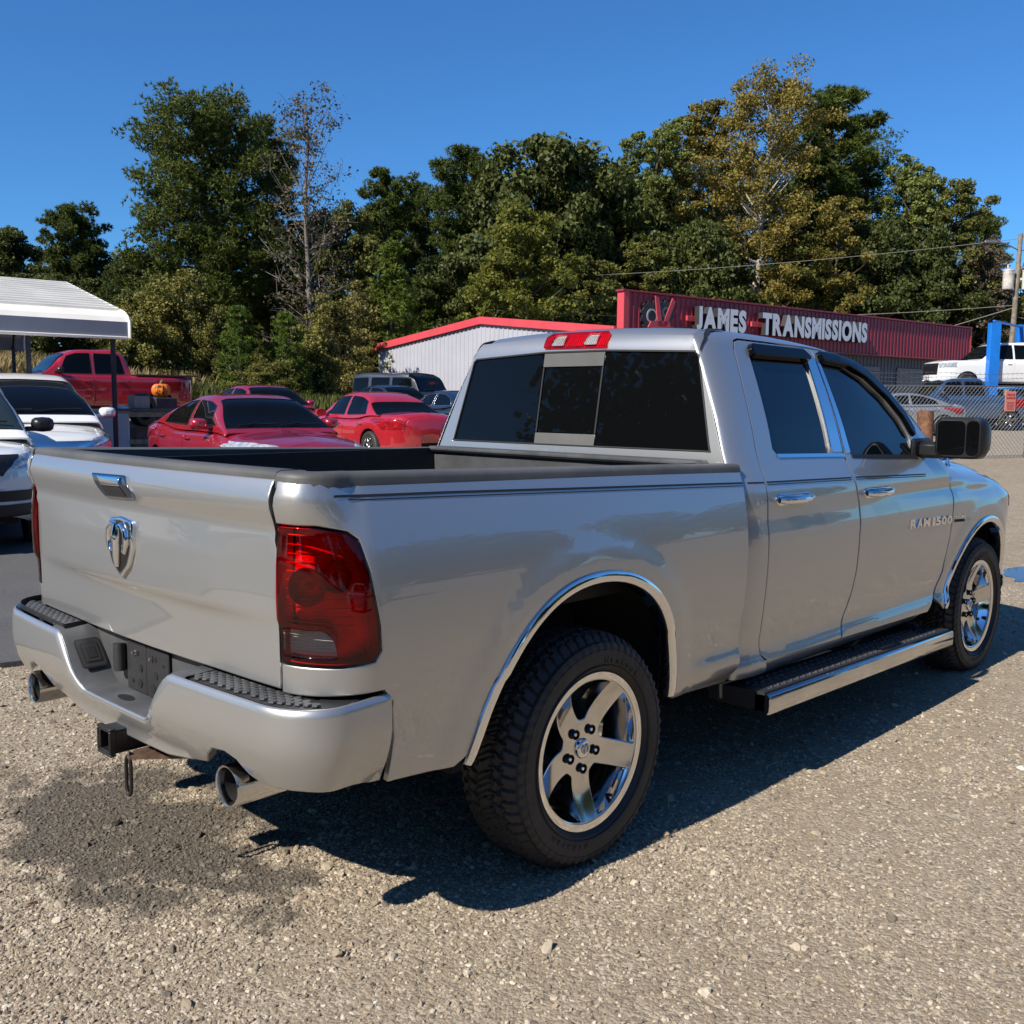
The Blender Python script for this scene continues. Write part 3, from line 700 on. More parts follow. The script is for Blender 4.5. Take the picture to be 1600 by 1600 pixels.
FE = [(3.064,1.255),(3.122,1.10),(3.102,.951),(3.092,.853),(3.052,.669),(2.965,.53),(3.07,.45)] + [p for p in FRONT_ARCH if p[1] > .47 and not (p[0] > 4 and p[1] < .605)] + [(4.062,.60),(4.20,.60),(4.42,.62),(4.46,.80),(4.44,1.02),(4.2,1.108),(4.0,1.152),(3.7,1.202),(3.3,1.242)]
both('front_fender', FE, fend_pt, 'silver', h=.035, edge=.005)
both('front_bumper', [(4.07,.40),(4.06,.595),(4.20,.595),(4.42,.615),(4.55,.60),(4.56,.42)], fend_pt, 'silver', h=.04, edge=.006)
both('head_lamp', [(4.12,1.10),(4.10,.96),(4.40,.93),(4.44,1.0),(4.42,1.03),(4.2,1.10)], fend_pt, 'clear_lens', h=.04, edge=.004, off=.004)
b = MB(); b.add(box((4.50, 0, .80), (.10, 1.05, .40), .04)); b.add(box((4.54, 0, .50), (.10, 1.15, .22), .05)); b.build('grille', 'steel_black', TR)
for s in (1, -1):
    b = MB(); p = fend_pt(np.array([[3.40, 1.215]]))[0] + [0, .05, .01]; p[1] *= s
    b.add(tube([p + [0, 0, z] for z in (-.01, .01, .03, .05)], [.020, .018, .012, .005], 12)); b.add(tube([p + [0, 0, .05], p + [-.03, 0, .15], p + [-.05, 0, .24]], [.003, .0025, .002], 6))
    if s == 1: b.build('radio_aerial', 'chrome', TR); 
# -- mirrors
for s in (1, -1):
    b = MB()
    def mir_sec(x, y0, y1, z0, z1, r): return [(x, y, z) for y, z in fillet(ccw([(y0,z0),(y1,z0),(y1,z1),(y0,z1)]), r)]
    secs = [mir_sec(2.725,-1.015,-1.232,1.318,1.508,.045), mir_sec(2.735,-1.005,-1.241,1.308,1.518,.05), mir_sec(2.80,-1.005,-1.248,1.306,1.520,.055), mir_sec(2.86,-1.02,-1.240,1.322,1.502,.06), mir_sec(2.895,-1.06,-1.215,1.36,1.465,.05)]
    k = len(secs[0]); V = np.array([p for q in secs for p in q]); F = [(a*k+i, a*k+(i+1)%k, (a+1)*k+(i+1)%k, (a+1)*k+i) for a in range(4) for i in range(k)]
    F += [tuple(range(k))[::-1], tuple(range(4*k, 5*k))]; F = [f[::-1] for f in F]
    b.add((V, F)); b.add(box((2.80, -.955, 1.345), (.115, .15, .085), .02))
    b.add(box((2.80, -.905, 1.345), (.22, .03, .12), .012))
    mo = b.build('side_mirror', 'mirror_black', TR, angle=40)
    g = MB(); g.add((np.array([(2.7235, y, z) for y, z in fillet(ccw([(-1.020,1.326),(-1.158,1.326),(-1.158,1.501),(-1.020,1.501)]), .03)]), [tuple(range(20))])); g1 = g.build('mirror_glass', 'glass_dark', mo, smooth=False)
    g = MB(); g.add((np.array([(2.7235, y, z) for y, z in fillet(ccw([(-1.164,1.326),(-1.227,1.326),(-1.227,1.501),(-1.164,1.501)]), .03)]), [tuple(range(20))])); g2 = g.build('mirror_glass', 'glass_dark', mo, smooth=False)
    if s == -1:
        for o in (mo, g1, g2): o.data.transform(Matrix.Scale(-1, 4, (0, 1, 0))); o.data.flip_normals()
# -- rear bumper
btop = lambda s: float(bump_top(np.array([s]))[0]) - .015
top = [(s, btop(s)) for s in np.concatenate([np.linspace(1.268, .44, 10), np.linspace(.42, .18, 13), np.linspace(.1, -.1, 3), np.linspace(-.18, -.42, 13), np.linspace(-.44, -1.268, 10)])]
bot = [(.0,.512),(.30,.515),(.42,.532),(.53,.552),(.56,.585),(.60,.615),(.66,.622),(.71,.608),(.745,.57),(.78,.558),(.95,.560),(1.15,.548),(1.262,.53)]
BUMP = panel('rear_bumper', [(-s, z) for s, z in bot[::-1]] + bot[1:] + top, bump_pt, 'silver', TR, h=.03, edge=.006, fl=.03, flip=True)
def pad_pt(q):
    s, t = q[:, 0], q[:, 1]; x, y, nx, ny = bump_plan(s)
    xo, yo = x - nx*.030, y - ny*.030
    xi = np.where(np.abs(s) < .9, -1.065 + 0*x, np.maximum(-1.065, x + .11)); yi = np.minimum(np.abs(yo), .90)
    return np.stack([xo*(1-t) + xi*t, np.sign(s)*(yo*(1-t) + yi*t),   .784 + .004*t + 0*x], 1)
for sg_ in (1, -1):
    pl = [(sg_*.385, 0), (sg_*1.18, 0), (sg_*1.18, 1), (sg_*.40, 1)]
    pd = panel('step_pad', pl, pad_pt, 'black_plastic', BUMP, h=.06, edge=.003, fl=.02, flip=(sg_ > 0) == (pad_pt(np.array([[.5,.5]]))[0,0] > 9) )
    b = MB(); r = .0142
    for i in range(-80, 81):
        for j in range(-8, 14):
            y = i*r*1.5; x = -1.21 + (j + (i % 2)*.5)*r*1.732
            xo = float(bump_plan(np.array([abs(y) if abs(y) < .8 else .8 + (abs(y)-.8)*1.25]))[0][0])
            if not (.41 < y*sg_ < .95) or not (xo + .040 < x < -1.078): continue
            hx = [(x + .93*r*math.cos(a), y + .93*r*math.sin(a)) for a in np.arange(6)*math.pi/3]
            b.add(prism(hx, lambda p, q_: (p, q_, .787), lambda p, q_: (x + (p-x)*.88, y + (q_-y)*.88, .7915)))
    o = b.build('tread_plates', 'grey_plastic', pd, smooth=False); o['kind'] = 'stuff'
# recess with floor, back plate and slopes
b = MB()
def quad(b, P): b.add((np.array(P, float), [(0, 1, 2, 3)]))
ss = np.linspace(-.46, .46, 93); tt = np.array([btop(v) for v in ss]); p0 = bump_pt(np.stack([ss, tt], 1)); p1 = np.stack([0*ss - 1.083, ss*.99, tt + .004], 1)
b.add((np.concatenate([p0 + [-.004, 0, -.010], p0 + [.012, 0, .001], p1]), [(r*93+i, r*93+i+1, (r+1)*93+i+1, (r+1)*93+i) for r in (0, 1) for i in range(92)]))
REC = b.build('bumper_recess', 'grey_plastic', BUMP, angle=60)
b = MB(); b.add(box((-1.082, 0, .70), (.012, .78, .19))); b.build('recess_back', 'grey_plastic', BUMP)
b = MB(); b.add(box((-1.095, .045, .705), (.010, .135, .165), .003)); b.add(box((-1.096, -.100, .705), (.010, .145, .165), .003)); PL = b.build('plate_mount', 'black_plastic', BUMP)
b = MB()
for (y, z, r) in ((.035,.752,.008),(.015,.705,.012),(.02,.655,.014),(-.085,.752,.010),(-.09,.70,.013),(-.07,.655,.015),(-.14,.74,.006),(.07,.655,.006)):
    b = MB(); b.add(xf(lathe([(0,-.002),(r,-.002),(r,.004)], 12, 'x'), None, (-1.101, y, z))); b.build('bolt_hole', 'rubber', PL, smooth=False)
for (y, z) in ((.05,.752),(-.07,.752)): b = MB(); b.add(xf(lathe([(0,-.012),(.005,-.012),(.005,.0),(.009,.0),(.009,.004)], 8, 'x'), None, (-1.101, y, z))); b.build('plate_bolt', 'alu', PL)
b = MB(); b.add(tube([(-1.105,.155,.765),(-1.108,.150,.72),(-1.108,.147,.675)], [.020,.021,.020], 12)); b.build('wiring_socket', 'black_plastic', BUMP)
_a = np.array([-1.14, .235, btop(.235) + .003]); _b = np.array([-1.14, .37, btop(.37) + .003]); sy = (_b - _a)/np.linalg.norm(_b - _a); sx = np.array([1., 0, 0]); sn = np.cross(sy, sx); sn = sn if sn[1] < 0 else -sn; sc_ = (_a + _b)/2 + sn*.004
b = MB()
for (hw, hh, r, o, m_) in ((.044,.058,.014,.004,1),(.040,.054,.012,.0055,0),(.030,.038,.008,.007,1),(.026,.034,.006,.0085,0),(.016,.022,.004,.010,1)):
    P = fillet(ccw([(-hw,-hh),(hw,-hh),(hw,hh),(-hw,hh)]), r); b.add((np.array([sc_ + sx*p + sy*q + sn*o for p, q in P]), [tuple(range(len(P)))]), m_)
b.build('socket_cover', ['black_plastic', 'rubber'], BUMP, smooth=False)
b = MB(); b.add((np.array([(-1.15 + .020*math.cos(a), .02 + .045*math.sin(a), .6185) for a in np.linspace(0, 2*np.pi, 20, endpoint=False)]), [tuple(range(20))])); b.build('ball_hole', 'rubber', BUMP, smooth=False)
b = MB(); b.add(box((-1.02, 0, .70), (.10, 1.86, .16))); b.add(box((-1.06, 0, .765), (.03, 1.7, .05))); b.build('bumper_beam', 'dark', BUMP)
# -- exhaust, hitch
for s in (1, -1):
    b = MB(); b.add(xf(lathe([(.049,.19),(.049,.012),(.052,.0),(.0575,-.002),(.059,.006),(.059,.19),(.045,.30),(.04,.42)], 36, 'x'), None, (-1.193, s*.668, .525)))
    ex = b.build('exhaust_tip', 'chrome_dirty', TR, angle=50)
    b = MB(); b.add(xf(lathe([(.0485,.02),(.047,.18),(.0,.182)], 24, 'x'), None, (-1.193, s*.668, .525))); b.build('pipe_bore', 'dark', ex)
b = MB(); w, t = .078, .009
for (c, sz) in (((0, 0, w/2-t/2), (.32, w, t)), ((0, 0, -w/2+t/2), (.32, w, t)), ((0, w/2-t/2, 0), (.32, t, w-2*t)), ((0, -w/2+t/2, 0), (.32, t, w-2*t))): b.add(box((-1.075+c[0], c[1], .50+c[2]), sz, .002))
w = .092
for (c, sz) in (((0, 0, w/2-t/2), (.022, w, t)), ((0, 0, -w/2+t/2), (.022, w, t)), ((0, w/2-t/2, 0), (.022, t, w-2*t)), ((0, -w/2+t/2, 0), (.022, t, w-2*t))): b.add(box((-1.228+c[0], c[1], .50+c[2]), sz, .003))
b.add(tube([(-.93,-.56,.53),(-.93,.56,.53)], .038, 12))
HT = b.build('hitch_receiver', 'steel_black', TR)
b = MB(); b.add(xf(lathe([(0,0),(.009,0),(.009,.002)], 12, 'y'), None, (-1.17,-.0405,.50))); b.build('pin_hole', 'rubber', HT, smooth=False)
b = MB(); b.add(prism([(-1.16,-.045),(-1.09,-.045),(-.96,-.20),(-1.06,-.215),(-1.20,-.09)], lambda x, y: (x, y, .452), lambda x, y: (x, y, .462)))
b.add(box((-1.07,-.10,.492), (.10, .012, .065), .002)); b.build('chain_plate', 'steel_rust', HT)
lk = [(-1.195, -.078 + .016*math.cos(a)*1.0, .396 + .030*math.sin(a) + (.032 if math.sin(a) > 0 else -.032)*1.0) for a in np.linspace(0, 2*np.pi, 28, endpoint=False)]
b = MB(); b.add(tube(lk, .0062, 8, closed=True)); b.add(tube([(-1.195,-.078,.452),(-1.19,-.078,.472),(-1.18,-.078,.458)], .006, 8)); b.build('hook_link', 'steel_black', HT, angle=60)
# -- underbody
b = MB(); b.add(box((1.85, 0, .60), (5.2, 1.0, .16))); b.add(box((1.97, 0, .52), (1.85, 1.62, .10), .02)); b.add(box((-.70, 0, .74), (.62, 1.60, .20), .02)); b.add(box((.70, 0, .66), (.40, 1.66, .30), .02))
b.add(box((3.6, 0, .85), (1.6, 1.1, .5), .05)); b.add(box((2.0, 0, .95), (2.0, 1.5, .7), .05))
b.add(box((1.9, 0, 1.33), (1.2, 1.30, .55), .1))
b.add(tube([(0,-.8,.404),(0,.8,.404)], .05, 12)); b.add(xf(lathe([(.0,-.15),(.11,-.1),(.14,0),(.11,.1),(0,.15)], 14, 'y'), None, (0,0,.404))); b.add(tube([(3.569,-.8,.404),(3.569,.8,.404)], .05, 12))
b.build('underbody', 'dark', TR)
# -- running boards
for s in (1, -1):
    b = MB(); y = -1.035
    sec = [(y-.038,.046),(y-.047,.043),(y-.052,.034),(y-.053,.0),(y-.051,-.030),(y-.042,-.044),(y-.02,-.048),(y+.02,-.045),(y+.02,.040),(y-.030,.042)]
    xs_ = [(.985,.374,.90),(.995,.374,1.),(2.92,.329,1.),(2.94,.329,.85)]; k = len(sec)
    V = np.array([(x, y + (yy-y)*sc2, zc + zz*sc2) for x, zc, sc2 in xs_ for yy, zz in sec]); F = [(a*k+i, (a+1)*k+i, (a+1)*k+(i+1)%k, a*k+(i+1)%k) for a in range(3) for i in range(k)] + [tuple(range(k)), tuple(range(3*k, 4*k))[::-1]]
    b.add((V, F)); rb = b.build('running_board', 'chrome_dirty', TR, angle=50)
    b = MB(); sec = [(y-.026,.050),(y-.026,-.030),(-.80,-.030),(-.80,.040)]  # core carried inwards past the rocker to block sun through the gap
    V = np.array([(x, yy, zc + zz) for x, zc in ((.985,.374),(2.92,.329)) for yy, zz in sec]); b.add((V, [(0,4,5,1),(1,5,6,2),(2,6,7,3),(3,7,4,0),(0,1,2,3),(7,6,5,4)])); o2 = b.build('board_core', 'black_plastic', rb, smooth=False)
    b = MB()
    for i in range(64):
        x = 1.06 + i*.0275; zc = .374 - (x-.985)/1.935*.045
        for j in range(4): b.add(box((x, y - .005 + j*.036 + (i % 2)*.008, zc + .049), (.019, .010, .007), .002, rz=.6 if (i+j) % 2 else -.6))
    o3 = b.build('tread_studs', 'grey_plastic', rb); o3['kind'] = 'stuff'
    b = MB()
    o4 = []
    for x in (1.08, 2.05, 2.78): b = MB(); b.add(box((x, -.86, .385), (.05, .18, .05), .01)); o4.append(b.build('board_bracket', 'dark', rb))
    if s == -1:
        for o in (rb, o2, o3, *o4): o.data.transform(Matrix.Scale(-1, 4, (0, 1, 0))); o.data.flip_normals()
# -- wheels
def make_tyre():
    n, m = 576, 33
    th = np.linspace(0, 2*np.pi, n, endpoint=False); w = np.linspace(-.118, .118, m)
    T, W = np.meshgrid(th, w, indexing='ij'); R0 = .404 - .030*np.clip((np.abs(W) - .070)/.048, 0, 1)**2.2
    pitch = 2*np.pi/60; ph = T/pitch
    tri = lambda x: np.abs((x % 1) - .5)*4 - 1
    g = np.zeros_like(T)
    for c, a, fr in ((-.034, .007, 1), (.034, .007, 1), (-.075, .006, 1), (.075, .006, 1)):
        g = np.maximum(g, (np.abs(W - c - a*tri(ph*fr + (.25 if c > 0 else 0))) < .0058))
    row = np.digitize(W, [-.075, -.034, .034, .075]); sl = np.array([7., 11., -12., 11., 7.])[row]; off = np.array([0, .5, .15, .65, .35])[row]
    pos_ = (ph + sl*W + off) % 1; wd = np.array([.22, .16, .13, .16, .22])[row]
    g = np.maximum(g, pos_ < wd)
    g = np.where((np.abs(W) < .03) & (((ph*1 - 14*W + .6) % 1) < .07), 1, g)
    R = R0 - .010*g
    V = np.stack([R*np.cos(T), W, R*np.sin(T)], -1).reshape(-1, 3)
    F = [(i*m+j, ((i+1) % n)*m+j, ((i+1) % n)*m+j+1, i*m+j+1) for i in range(n) for j in range(m-1)]
    b = MB(); b.add((V, F))
    # shoulders and sidewalls (outer side is -y)
    for s in (-1, 1):
        k = 360; th2 = np.linspace(0, 2*np.pi, k, endpoint=False); prof = [(.374,.1185),(.372,.128),(.360,.134),(.345,.1365),(.325,.1375),(.305,.1355),(.288,.130),(.279,.120),(.273,.112)]
        V = []
        for q, (r, y) in enumerate(prof):
            lug = (np.floor(th2/(2*np.pi)*120) % 2)
            rr = r + (.003*lug if q == 1 else 0); yy = y + (.0035*lug if q in (1, 2) else 0)
            V.append(np.stack([rr*np.cos(th2), s*(yy + 0*th2), rr*np.sin(th2)], 1))
        F2 = [(a*k+i, a*k+(i+1) % k, (a+1)*k+(i+1) % k, (a+1)*k+i) for a in range(len(prof)-1) for i in range(k)]
        if s < 0: F2 = [f[::-1] for f in F2]
        b.add((np.concatenate(V), F2))
        for rr in (.3505, .296): b.add(xf(lathe([(rr-.002, s*.1335), (rr, s*.1385), (rr+.002, s*.1335)], 90, 'y')))
    return b
def make_rim():
    """five broad spokes on a deep dished rim; face towards -y"""
    R1 = .249
    def face(q):
        r = np.hypot(q[:, 0], q[:, 1]); y = -.070 - .002*sstep(.10, .06, r) - .046*np.clip((r - .12)/.13, 0, 1)**1.5
        return np.stack([q[:, 0], y, q[:, 1]], 1)
    holes = []
    for k in range(5):
        a = R_(-90 + 36 + 72*k); P = []
        for rr, da in ((.090, .02), (.150, .36), (.2345, .455)):
            pass
        wi, wo = .046, .044                          # half widths of the spokes at hub and lip
        def pt(r, sgn, w):  # point on the side of the spoke next to this opening
            b_ = a + sgn*R_(36); return np.array([r*math.cos(b_) , r*math.sin(b_)]) - sgn*np.array([-math.sin(b_), math.cos(b_)])*w
        L1, Rr1 = pt(.236, -1, wo), pt(.236, 1, wo); a0 = math.atan2(*L1[::-1]); a1 = math.atan2(*Rr1[::-1]); a1 = a1 if a1 > a0 else a1 + 2*math.pi
        ap = [pt(.090, -1, wi), pt(.090, 1, wi)]
        P = [ap[0]] + [np.array([.242*math.cos(a0 + (a1-a0)*i/6), .242*math.sin(a0 + (a1-a0)*i/6)]) for i in range(7)] + [ap[1]]
        holes.append(fillet(np.array(P), .009))
    o = panel('rim', [(R1*math.cos(t), R1*math.sin(t)) for t in np.linspace(0, 2*np.pi, 90, endpoint=False)], face, 'chrome_dirty', None, holes=holes, h=.022, edge=.005, fl=.060, flip=(face(np.array([[.1,.1]]))[0,1] > 0), draft=.25)
    return o
WH = []
tyre_b = make_tyre()
def make_wheel():
    w = bpy.data.objects.new('wheel', None); COL.objects.link(w); w.parent = TR
    tyre_b.build('tyre', 'tyre', w, angle=28)
    r = make_rim(); r.parent = w
    b = MB(); b.add(lathe([(.249,-.116),(.254,-.1165),(.264,-.119),(.271,-.1205),(.274,-.116),(.273,-.108)], 96, 'y')); b.add(lathe([(.2495,-.114),(.238,-.085),(.222,-.02),(.214,.08),(.262,.125)], 96, 'y'))
    b.build('rim_barrel', 'chrome', w, angle=40)
    b = MB(); b.add(lathe([(.0,.02),(.15,.02),(.15,.045),(.0,.046)], 40, 'y')); b.add(xf(box((.0, .0, .0), (.10, .09, .16), .02), None, (-.15, .03, .0))); b.build('brake_disc', 'dark', w)
    b = MB(); b.add(lathe([(0,-.086),(.026,-.086),(.031,-.0845),(.034,-.080),(.036,-.065)], 32, 'y'))
    cp = b.build('hub_cap', 'chrome', w, angle=40)
    b = MB()
    for s in (1, -1): b.add(tube([(s*x, -.0875, z) for x, z in ((.003,.013),(.010,.015),(.017,.008),(.017,-.003),(.011,-.010),(.008,-.004))], [.003,.004,.004,.003,.003,.002], 8))
    b.add(tube([(0,-.0875,z) for z in (.014,.004,-.008,-.016)], [.003,.006,.005,.003], 8)); b.build('horned_head', 'alu', cp, angle=60)
    for k in range(5):
        a = R_(-90 + 72*k); c = np.array([.071*math.cos(a), 0, .071*math.sin(a)])
        b = MB(); b.add(xf(lathe([(.0175,-.0795),(.0165,-.0835),(.0150,-.0835),(.0145,-.07),(0,-.07)], 20, 'y'), None, c), 0); b.add(xf(lathe([(0,-.080),(.006,-.080),(.0085,-.077),(.009,-.068)], 6, 'y'), None, c), 1)
        b.build('lug_nut', ['rubber', 'chrome'], w, angle=30)
    b = MB(); a = R_(-58); b.add(tube([(.232*math.cos(a), -.085, .232*math.sin(a)), (.222*math.cos(a), -.112, .222*math.sin(a))], .006, 8)); b.build('valve_stem', 'rubber', w)
    for word, a0, sz in (('Hankook', 62, .030), ('DYNAPRO', 242, .024)):
        st = 5.6; b = MB()
        for i, ch in enumerate(word):
            V, F = text_mesh(ch, sz, .004, .0008)
            if not len(V): continue
            a = R_(a0 - (i - len(word)/2)*st); rr = .318
            c, s_ = math.cos(a - math.pi/2), math.sin(a - math.pi/2)
            V = V + [0, 0, rr - sz*.35]; X = np.stack([V[:, 0]*c - V[:, 2]*s_, V[:, 1] - .1365, V[:, 0]*s_ + V[:, 2]*c], 1); b.add((X, F))
        b.build('tyre_lettering', 'tyre', w, smooth=False)
    return w
W0 = make_wheel(); W0.location = (0, -.858, .404)
for (x, s) in ((3.569, -1), (0, 1), (3.569, 1)):
    c = copy_tree(W0, TR); c.location = (x, s*.858, .404)
    if s > 0: c.rotation_euler = (0, 0, math.pi)
    elif x > 1: c.rotation_euler = (0, R_(-31), 0)
# ====================== building, carport, fence, lift, pole ======================
M['wall_grey'] = mat('grey_sheet_metal', (.43, .43, .47), .45, .1, grain=.1, var=.06, vscale=.8)
M['wall_shaded'] = mat('shaded_sheet_metal', (.10, .105, .115), .5, .2, var=.15, vscale=2)  # grey wall with the overhang's shade put into its colour; insulators reuse it
M['red_metal'] = mat('red_sheet_metal', (.27, .022, .040), .42, var=.10, vscale=.9)
M['red_trim'] = mat('red_trim_metal', (.58, .065, .080), .40, var=.08, vscale=1.5)
M['roof_metal'] = mat('roof_sheet_metal', (.45, .45, .45), .4, .3, var=.1)
M['white_letter'] = mat('white_letter_face', (.90, .91, .92), .4)
M['letter_side'] = mat('letter_return_black', (.03, .03, .032), .5)
M['door_grey'] = mat('roller_door_grey', (.16, .155, .15), .5, var=.1)
M['galv'] = mat('galvanised_steel', (.27, .28, .29), .45, .8, grain=.15, var=.15, vscale=6)
M['carport_white'] = mat('carport_white_steel', (.80, .765, .69), .42, var=.12, vscale=1.2, grain=.1)
M['carport_grey'] = mat('carport_grey_steel', (.27, .29, .33), .45, var=.06)
M['post_dark'] = mat('dark_steel_post', (.050, .055, .065), .45, .4, var=.2, vscale=5)
M['lift_blue'] = mat('lift_blue_paint', (.010, .17, .60), .38, var=.1, vscale=3)
M['wood_grey'] = mat('weathered_wood', (.20, .165, .125), .8, var=.4, vscale=5, bump=.3, gscale=12)
M['wood_brown'] = mat('creosoted_wood', (.15, .065, .030), .75, var=.55, vscale=9, bump=.4, gscale=14)
M['pale_wood'] = mat('pale_timber', (.42, .31, .19), .7, var=.3, vscale=8)
M['sign_pink'] = mat('faded_red_sign', (.62, .25, .20), .5, var=.12, vscale=3)
M['sign_red'] = mat('red_sign_print', (.50, .05, .05), .5)
M['off_white'] = mat('off_white_paint', (.60, .60, .60), .45, var=.06)
M['rust_white'] = mat('rust_streaked_white', (.52, .47, .42), .5, var=.35, vscale=3)
BO = np.array([27.07, 20.2]); BT = R_(-7); BX = np.array([math.cos(BT), math.sin(BT)]); BY = np.array([-BX[1], BX[0]]); BG = .45
BLD = thing('workshop_building', 'long grey metal workshop with a red false front behind the parked cars', 'building', (BO[0], BO[1], 0), BT)
def rib_sheet(u0, u1, zb, zt, nrm, mapf, m, name, pitch=.305, dep=.036):
    """one ribbed wall sheet from u0 to u1; zb, zt functions of u"""
    us = []; n = int(round((u1 - u0)/pitch))
    for i in range(n):
        a = u0 + (u1-u0)*i/n; p = (u1-u0)/n; us += [(a, 0), (a + p*.62, 0), (a + p*.72, 1), (a + p*.90, 1)]
    us.append((u1, 0)); V = []
    for u, k in us: V += [mapf(u, k*dep, zb(u)), mapf(u, k*dep, zt(u))]
    F = [(2*i, 2*i+2, 2*i+3, 2*i+1) for i in range(len(us)-1)]
    if nrm < 0: F = [f[::-1] for f in F]
    return mk(name, V, F, m, BLD, smooth=False)
DEP, RG_ = 16.5, 8.1; rz = lambda v: 4.22 + .83*(1 - abs(v - RG_)/8.3)
k = 18
for i in range(k):   # gable end wall, facing -x
    a, b_ = DEP*i/k, DEP*(i+1)/k
    rib_sheet(a, b_, lambda v: BG, lambda v: rz(v) - .05, -1, lambda v, d, z: (-d, v, z), 'wall_grey', 'wall_sheet')
L_ = 25.7
b = MB()
for v0, v1 in ((-.02, RG_), (RG_, DEP + .15)):   # red rake trim
    z0, z1 = rz(v0), rz(v1); q = [(v0, z0-.17), (v1, z1-.17), (v1, z1+.14), (v0, z0+.14)]
    b.add(prism(q, lambda v, z: (.03, v, z), lambda v, z: (-.16, v, z)))
b.build('rake_trim', 'red_trim', BLD, smooth=False)
b = MB(); q = [(0, rz(0)), (RG_, rz(RG_)), (DEP+.2, rz(DEP+.2))]
for (v0, z0), (v1, z1) in zip(q[:-1], q[1:]): b.add((np.array([(-.1, v0, z0+.02), (L_, v0, z0+.02), (L_, v1, z1+.02), (-.1, v1, z1+.02)]), [(0, 1, 2, 3)]))
b.build('roof', 'roof_metal', BLD, smooth=False)
b = MB(); b.add(box((L_-.1, DEP/2, 2.3), (.2, DEP-.4, 3.8))); b.add(box((L_/2, DEP-.1, 2.3), (L_-.5, .2, 3.8))); b.build('back_wall', 'wall_grey', BLD, smooth=False)
for i in range(29):  # red false front
    a, b_ = .30 + (L_-.32)*i/29, .30 + (L_-.32)*(i+1)/29
    rib_sheet(a, b_, lambda v: 3.94, lambda v: 5.60, 1, lambda v, d, z: (v, -.30 - d, z), 'red_metal', 'fascia_sheet')
b = MB(); b.add(box((.145, -.17, 4.79), (.29, .35, 1.72), .01)); b.add(box((L_+.02, -.17, 4.79), (.10, .36, 1.72), .01)); b.build('fascia_corner', 'red_trim', BLD)
b = MB(); b.add(box((L_/2, -.17, 5.655), (L_+.14, .42, .07), .01)); b.add(box((L_/2, -.17, 3.925), (L_-.2, .40, .05), .01)); b.build('fascia_capping', 'red_metal', BLD)
b = MB(); b.add(box((L_/2, -.02, 4.78), (L_-.6, .30, 1.6))); b.build('fascia_core', 'wall_shaded', BLD)
b = MB(); b.add(box((L_/2, .12, 2.2), (L_-.2, .10, 3.5))); b.build('front_wall', 'wall_shaded', BLD)
for i in range(28): rib_sheet(.1 + i*.91, .1 + (i+1)*.91, lambda v: BG, lambda v: 3.9, 1, lambda v, d, z: (v, .06 - d, z), 'wall_shaded', 'wall_sheet')
for x in (1.6, 6.2, 10.8, 14.6, 19.2):
    b = MB()
    for j in range(13): b.add(box((x + 1.6, -.0, .6 + .225*j), (3.1, .05, .215), .012))
    b.build('roller_door', 'door_grey', BLD)
b = MB(); b.add(xf(lathe([(0,0),(.045,0),(.06,.05),(.045,.10),(0,.11)], 14, 'x'), None, (-.16, 15.2, 3.55))); b.build('wall_lamp', 'off_white', BLD)
# sign letters
SG = thing('shop_sign', 'raised white letters reading JAMES TRANSMISSIONS on the red front', 'sign', (BO[0], BO[1], 0), BT)
def word(s, x0, x1, z0, hgt):
    parts = [text_mesh(ch, 1, 0.24, .055) for ch in s]; ws = [V[:, 0].max() - V[:, 0].min() for V, F in parts]; gap = .06
    k = (x1 - x0)/(sum(ws) + gap*(len(s)-1)); x = x0
    for ch, (V, F), w in zip(s, parts, ws):
        V = V.copy(); V[:, 0] = (V[:, 0] - V[:, 0].min())*k + x; h0, h1 = V[:, 2].min(), V[:, 2].max(); V[:, 2] = (V[:, 2]-h0)/(h1-h0)*hgt + z0; V[:, 1] += -.50
        o = mk('letter', V, F, ['white_letter', 'letter_side'], SG, smooth=False)
        o.data.polygons.foreach_set('material_index', [0 if p.normal.y < -.7 else 1 for p in o.data.polygons]); x += (w + gap)*k
word('JAMES', 3.70, 6.72, 4.42, .90); word('TRANSMISSIONS', 7.78, 15.5, 4.42, .90)
b = MB(); b.add(box((5.25, -.36, 4.84), (3.7, .10, .20), .01)); b.add(box((11.6, -.36, 4.84), (8.5, .10, .20), .01)); b.build('sign_raceway', 'red_trim', SG)
LG = thing('gear_logo', 'dark gear emblem with red prongs on the left end of the red front', 'sign', (BO[0], BO[1], 0), BT)
def gear(cx, cz, r, n, dep): 
    P = []
    for i in range(n):
        for f, rr in ((0, r*.84), (.25, r*.84), (.32, r), (.68, r), (.75, r*.84)): a = 2*math.pi*(i+f)/n; P.append((cx + rr*math.cos(a), cz + rr*math.sin(a)))
    return prism(P, lambda x, z: (x, -.34, z), lambda x, z: (x, -.34 - dep, z))
for g_ in (gear(1.42, 4.80, .60, 12, .06), gear(2.18, 4.98, .46, 10, .08)): b = MB(); b.add(g_); b.build('gear_wheel', 'letter_side', LG, smooth=False)
for r_, c_ in ((.24, (1.42, 0, 4.80)), (.17, (2.18, 0, 4.98))): b = MB(); b.add(xf(lathe([(r_-.035,-.42),(r_+.035,-.42),(r_+.035,-.40)], 24, 'y'), None, c_)); b.build('gear_ring', 'wall_grey', LG, smooth=False)
b = MB()
for q in ([(1.72,4.45),(1.98,4.45),(1.75,5.50),(1.55,5.56)], [(1.95,4.45),(2.20,4.45),(2.66,5.42),(2.50,5.52)], [(1.20,4.38),(2.45,4.38),(2.35,4.66),(1.35,4.62)]): b.add(prism(q, lambda x, z: (x, -.405, z), lambda x, z: (x, -.45, z)))
b.build('red_prong', 'red_trim', LG, smooth=False)
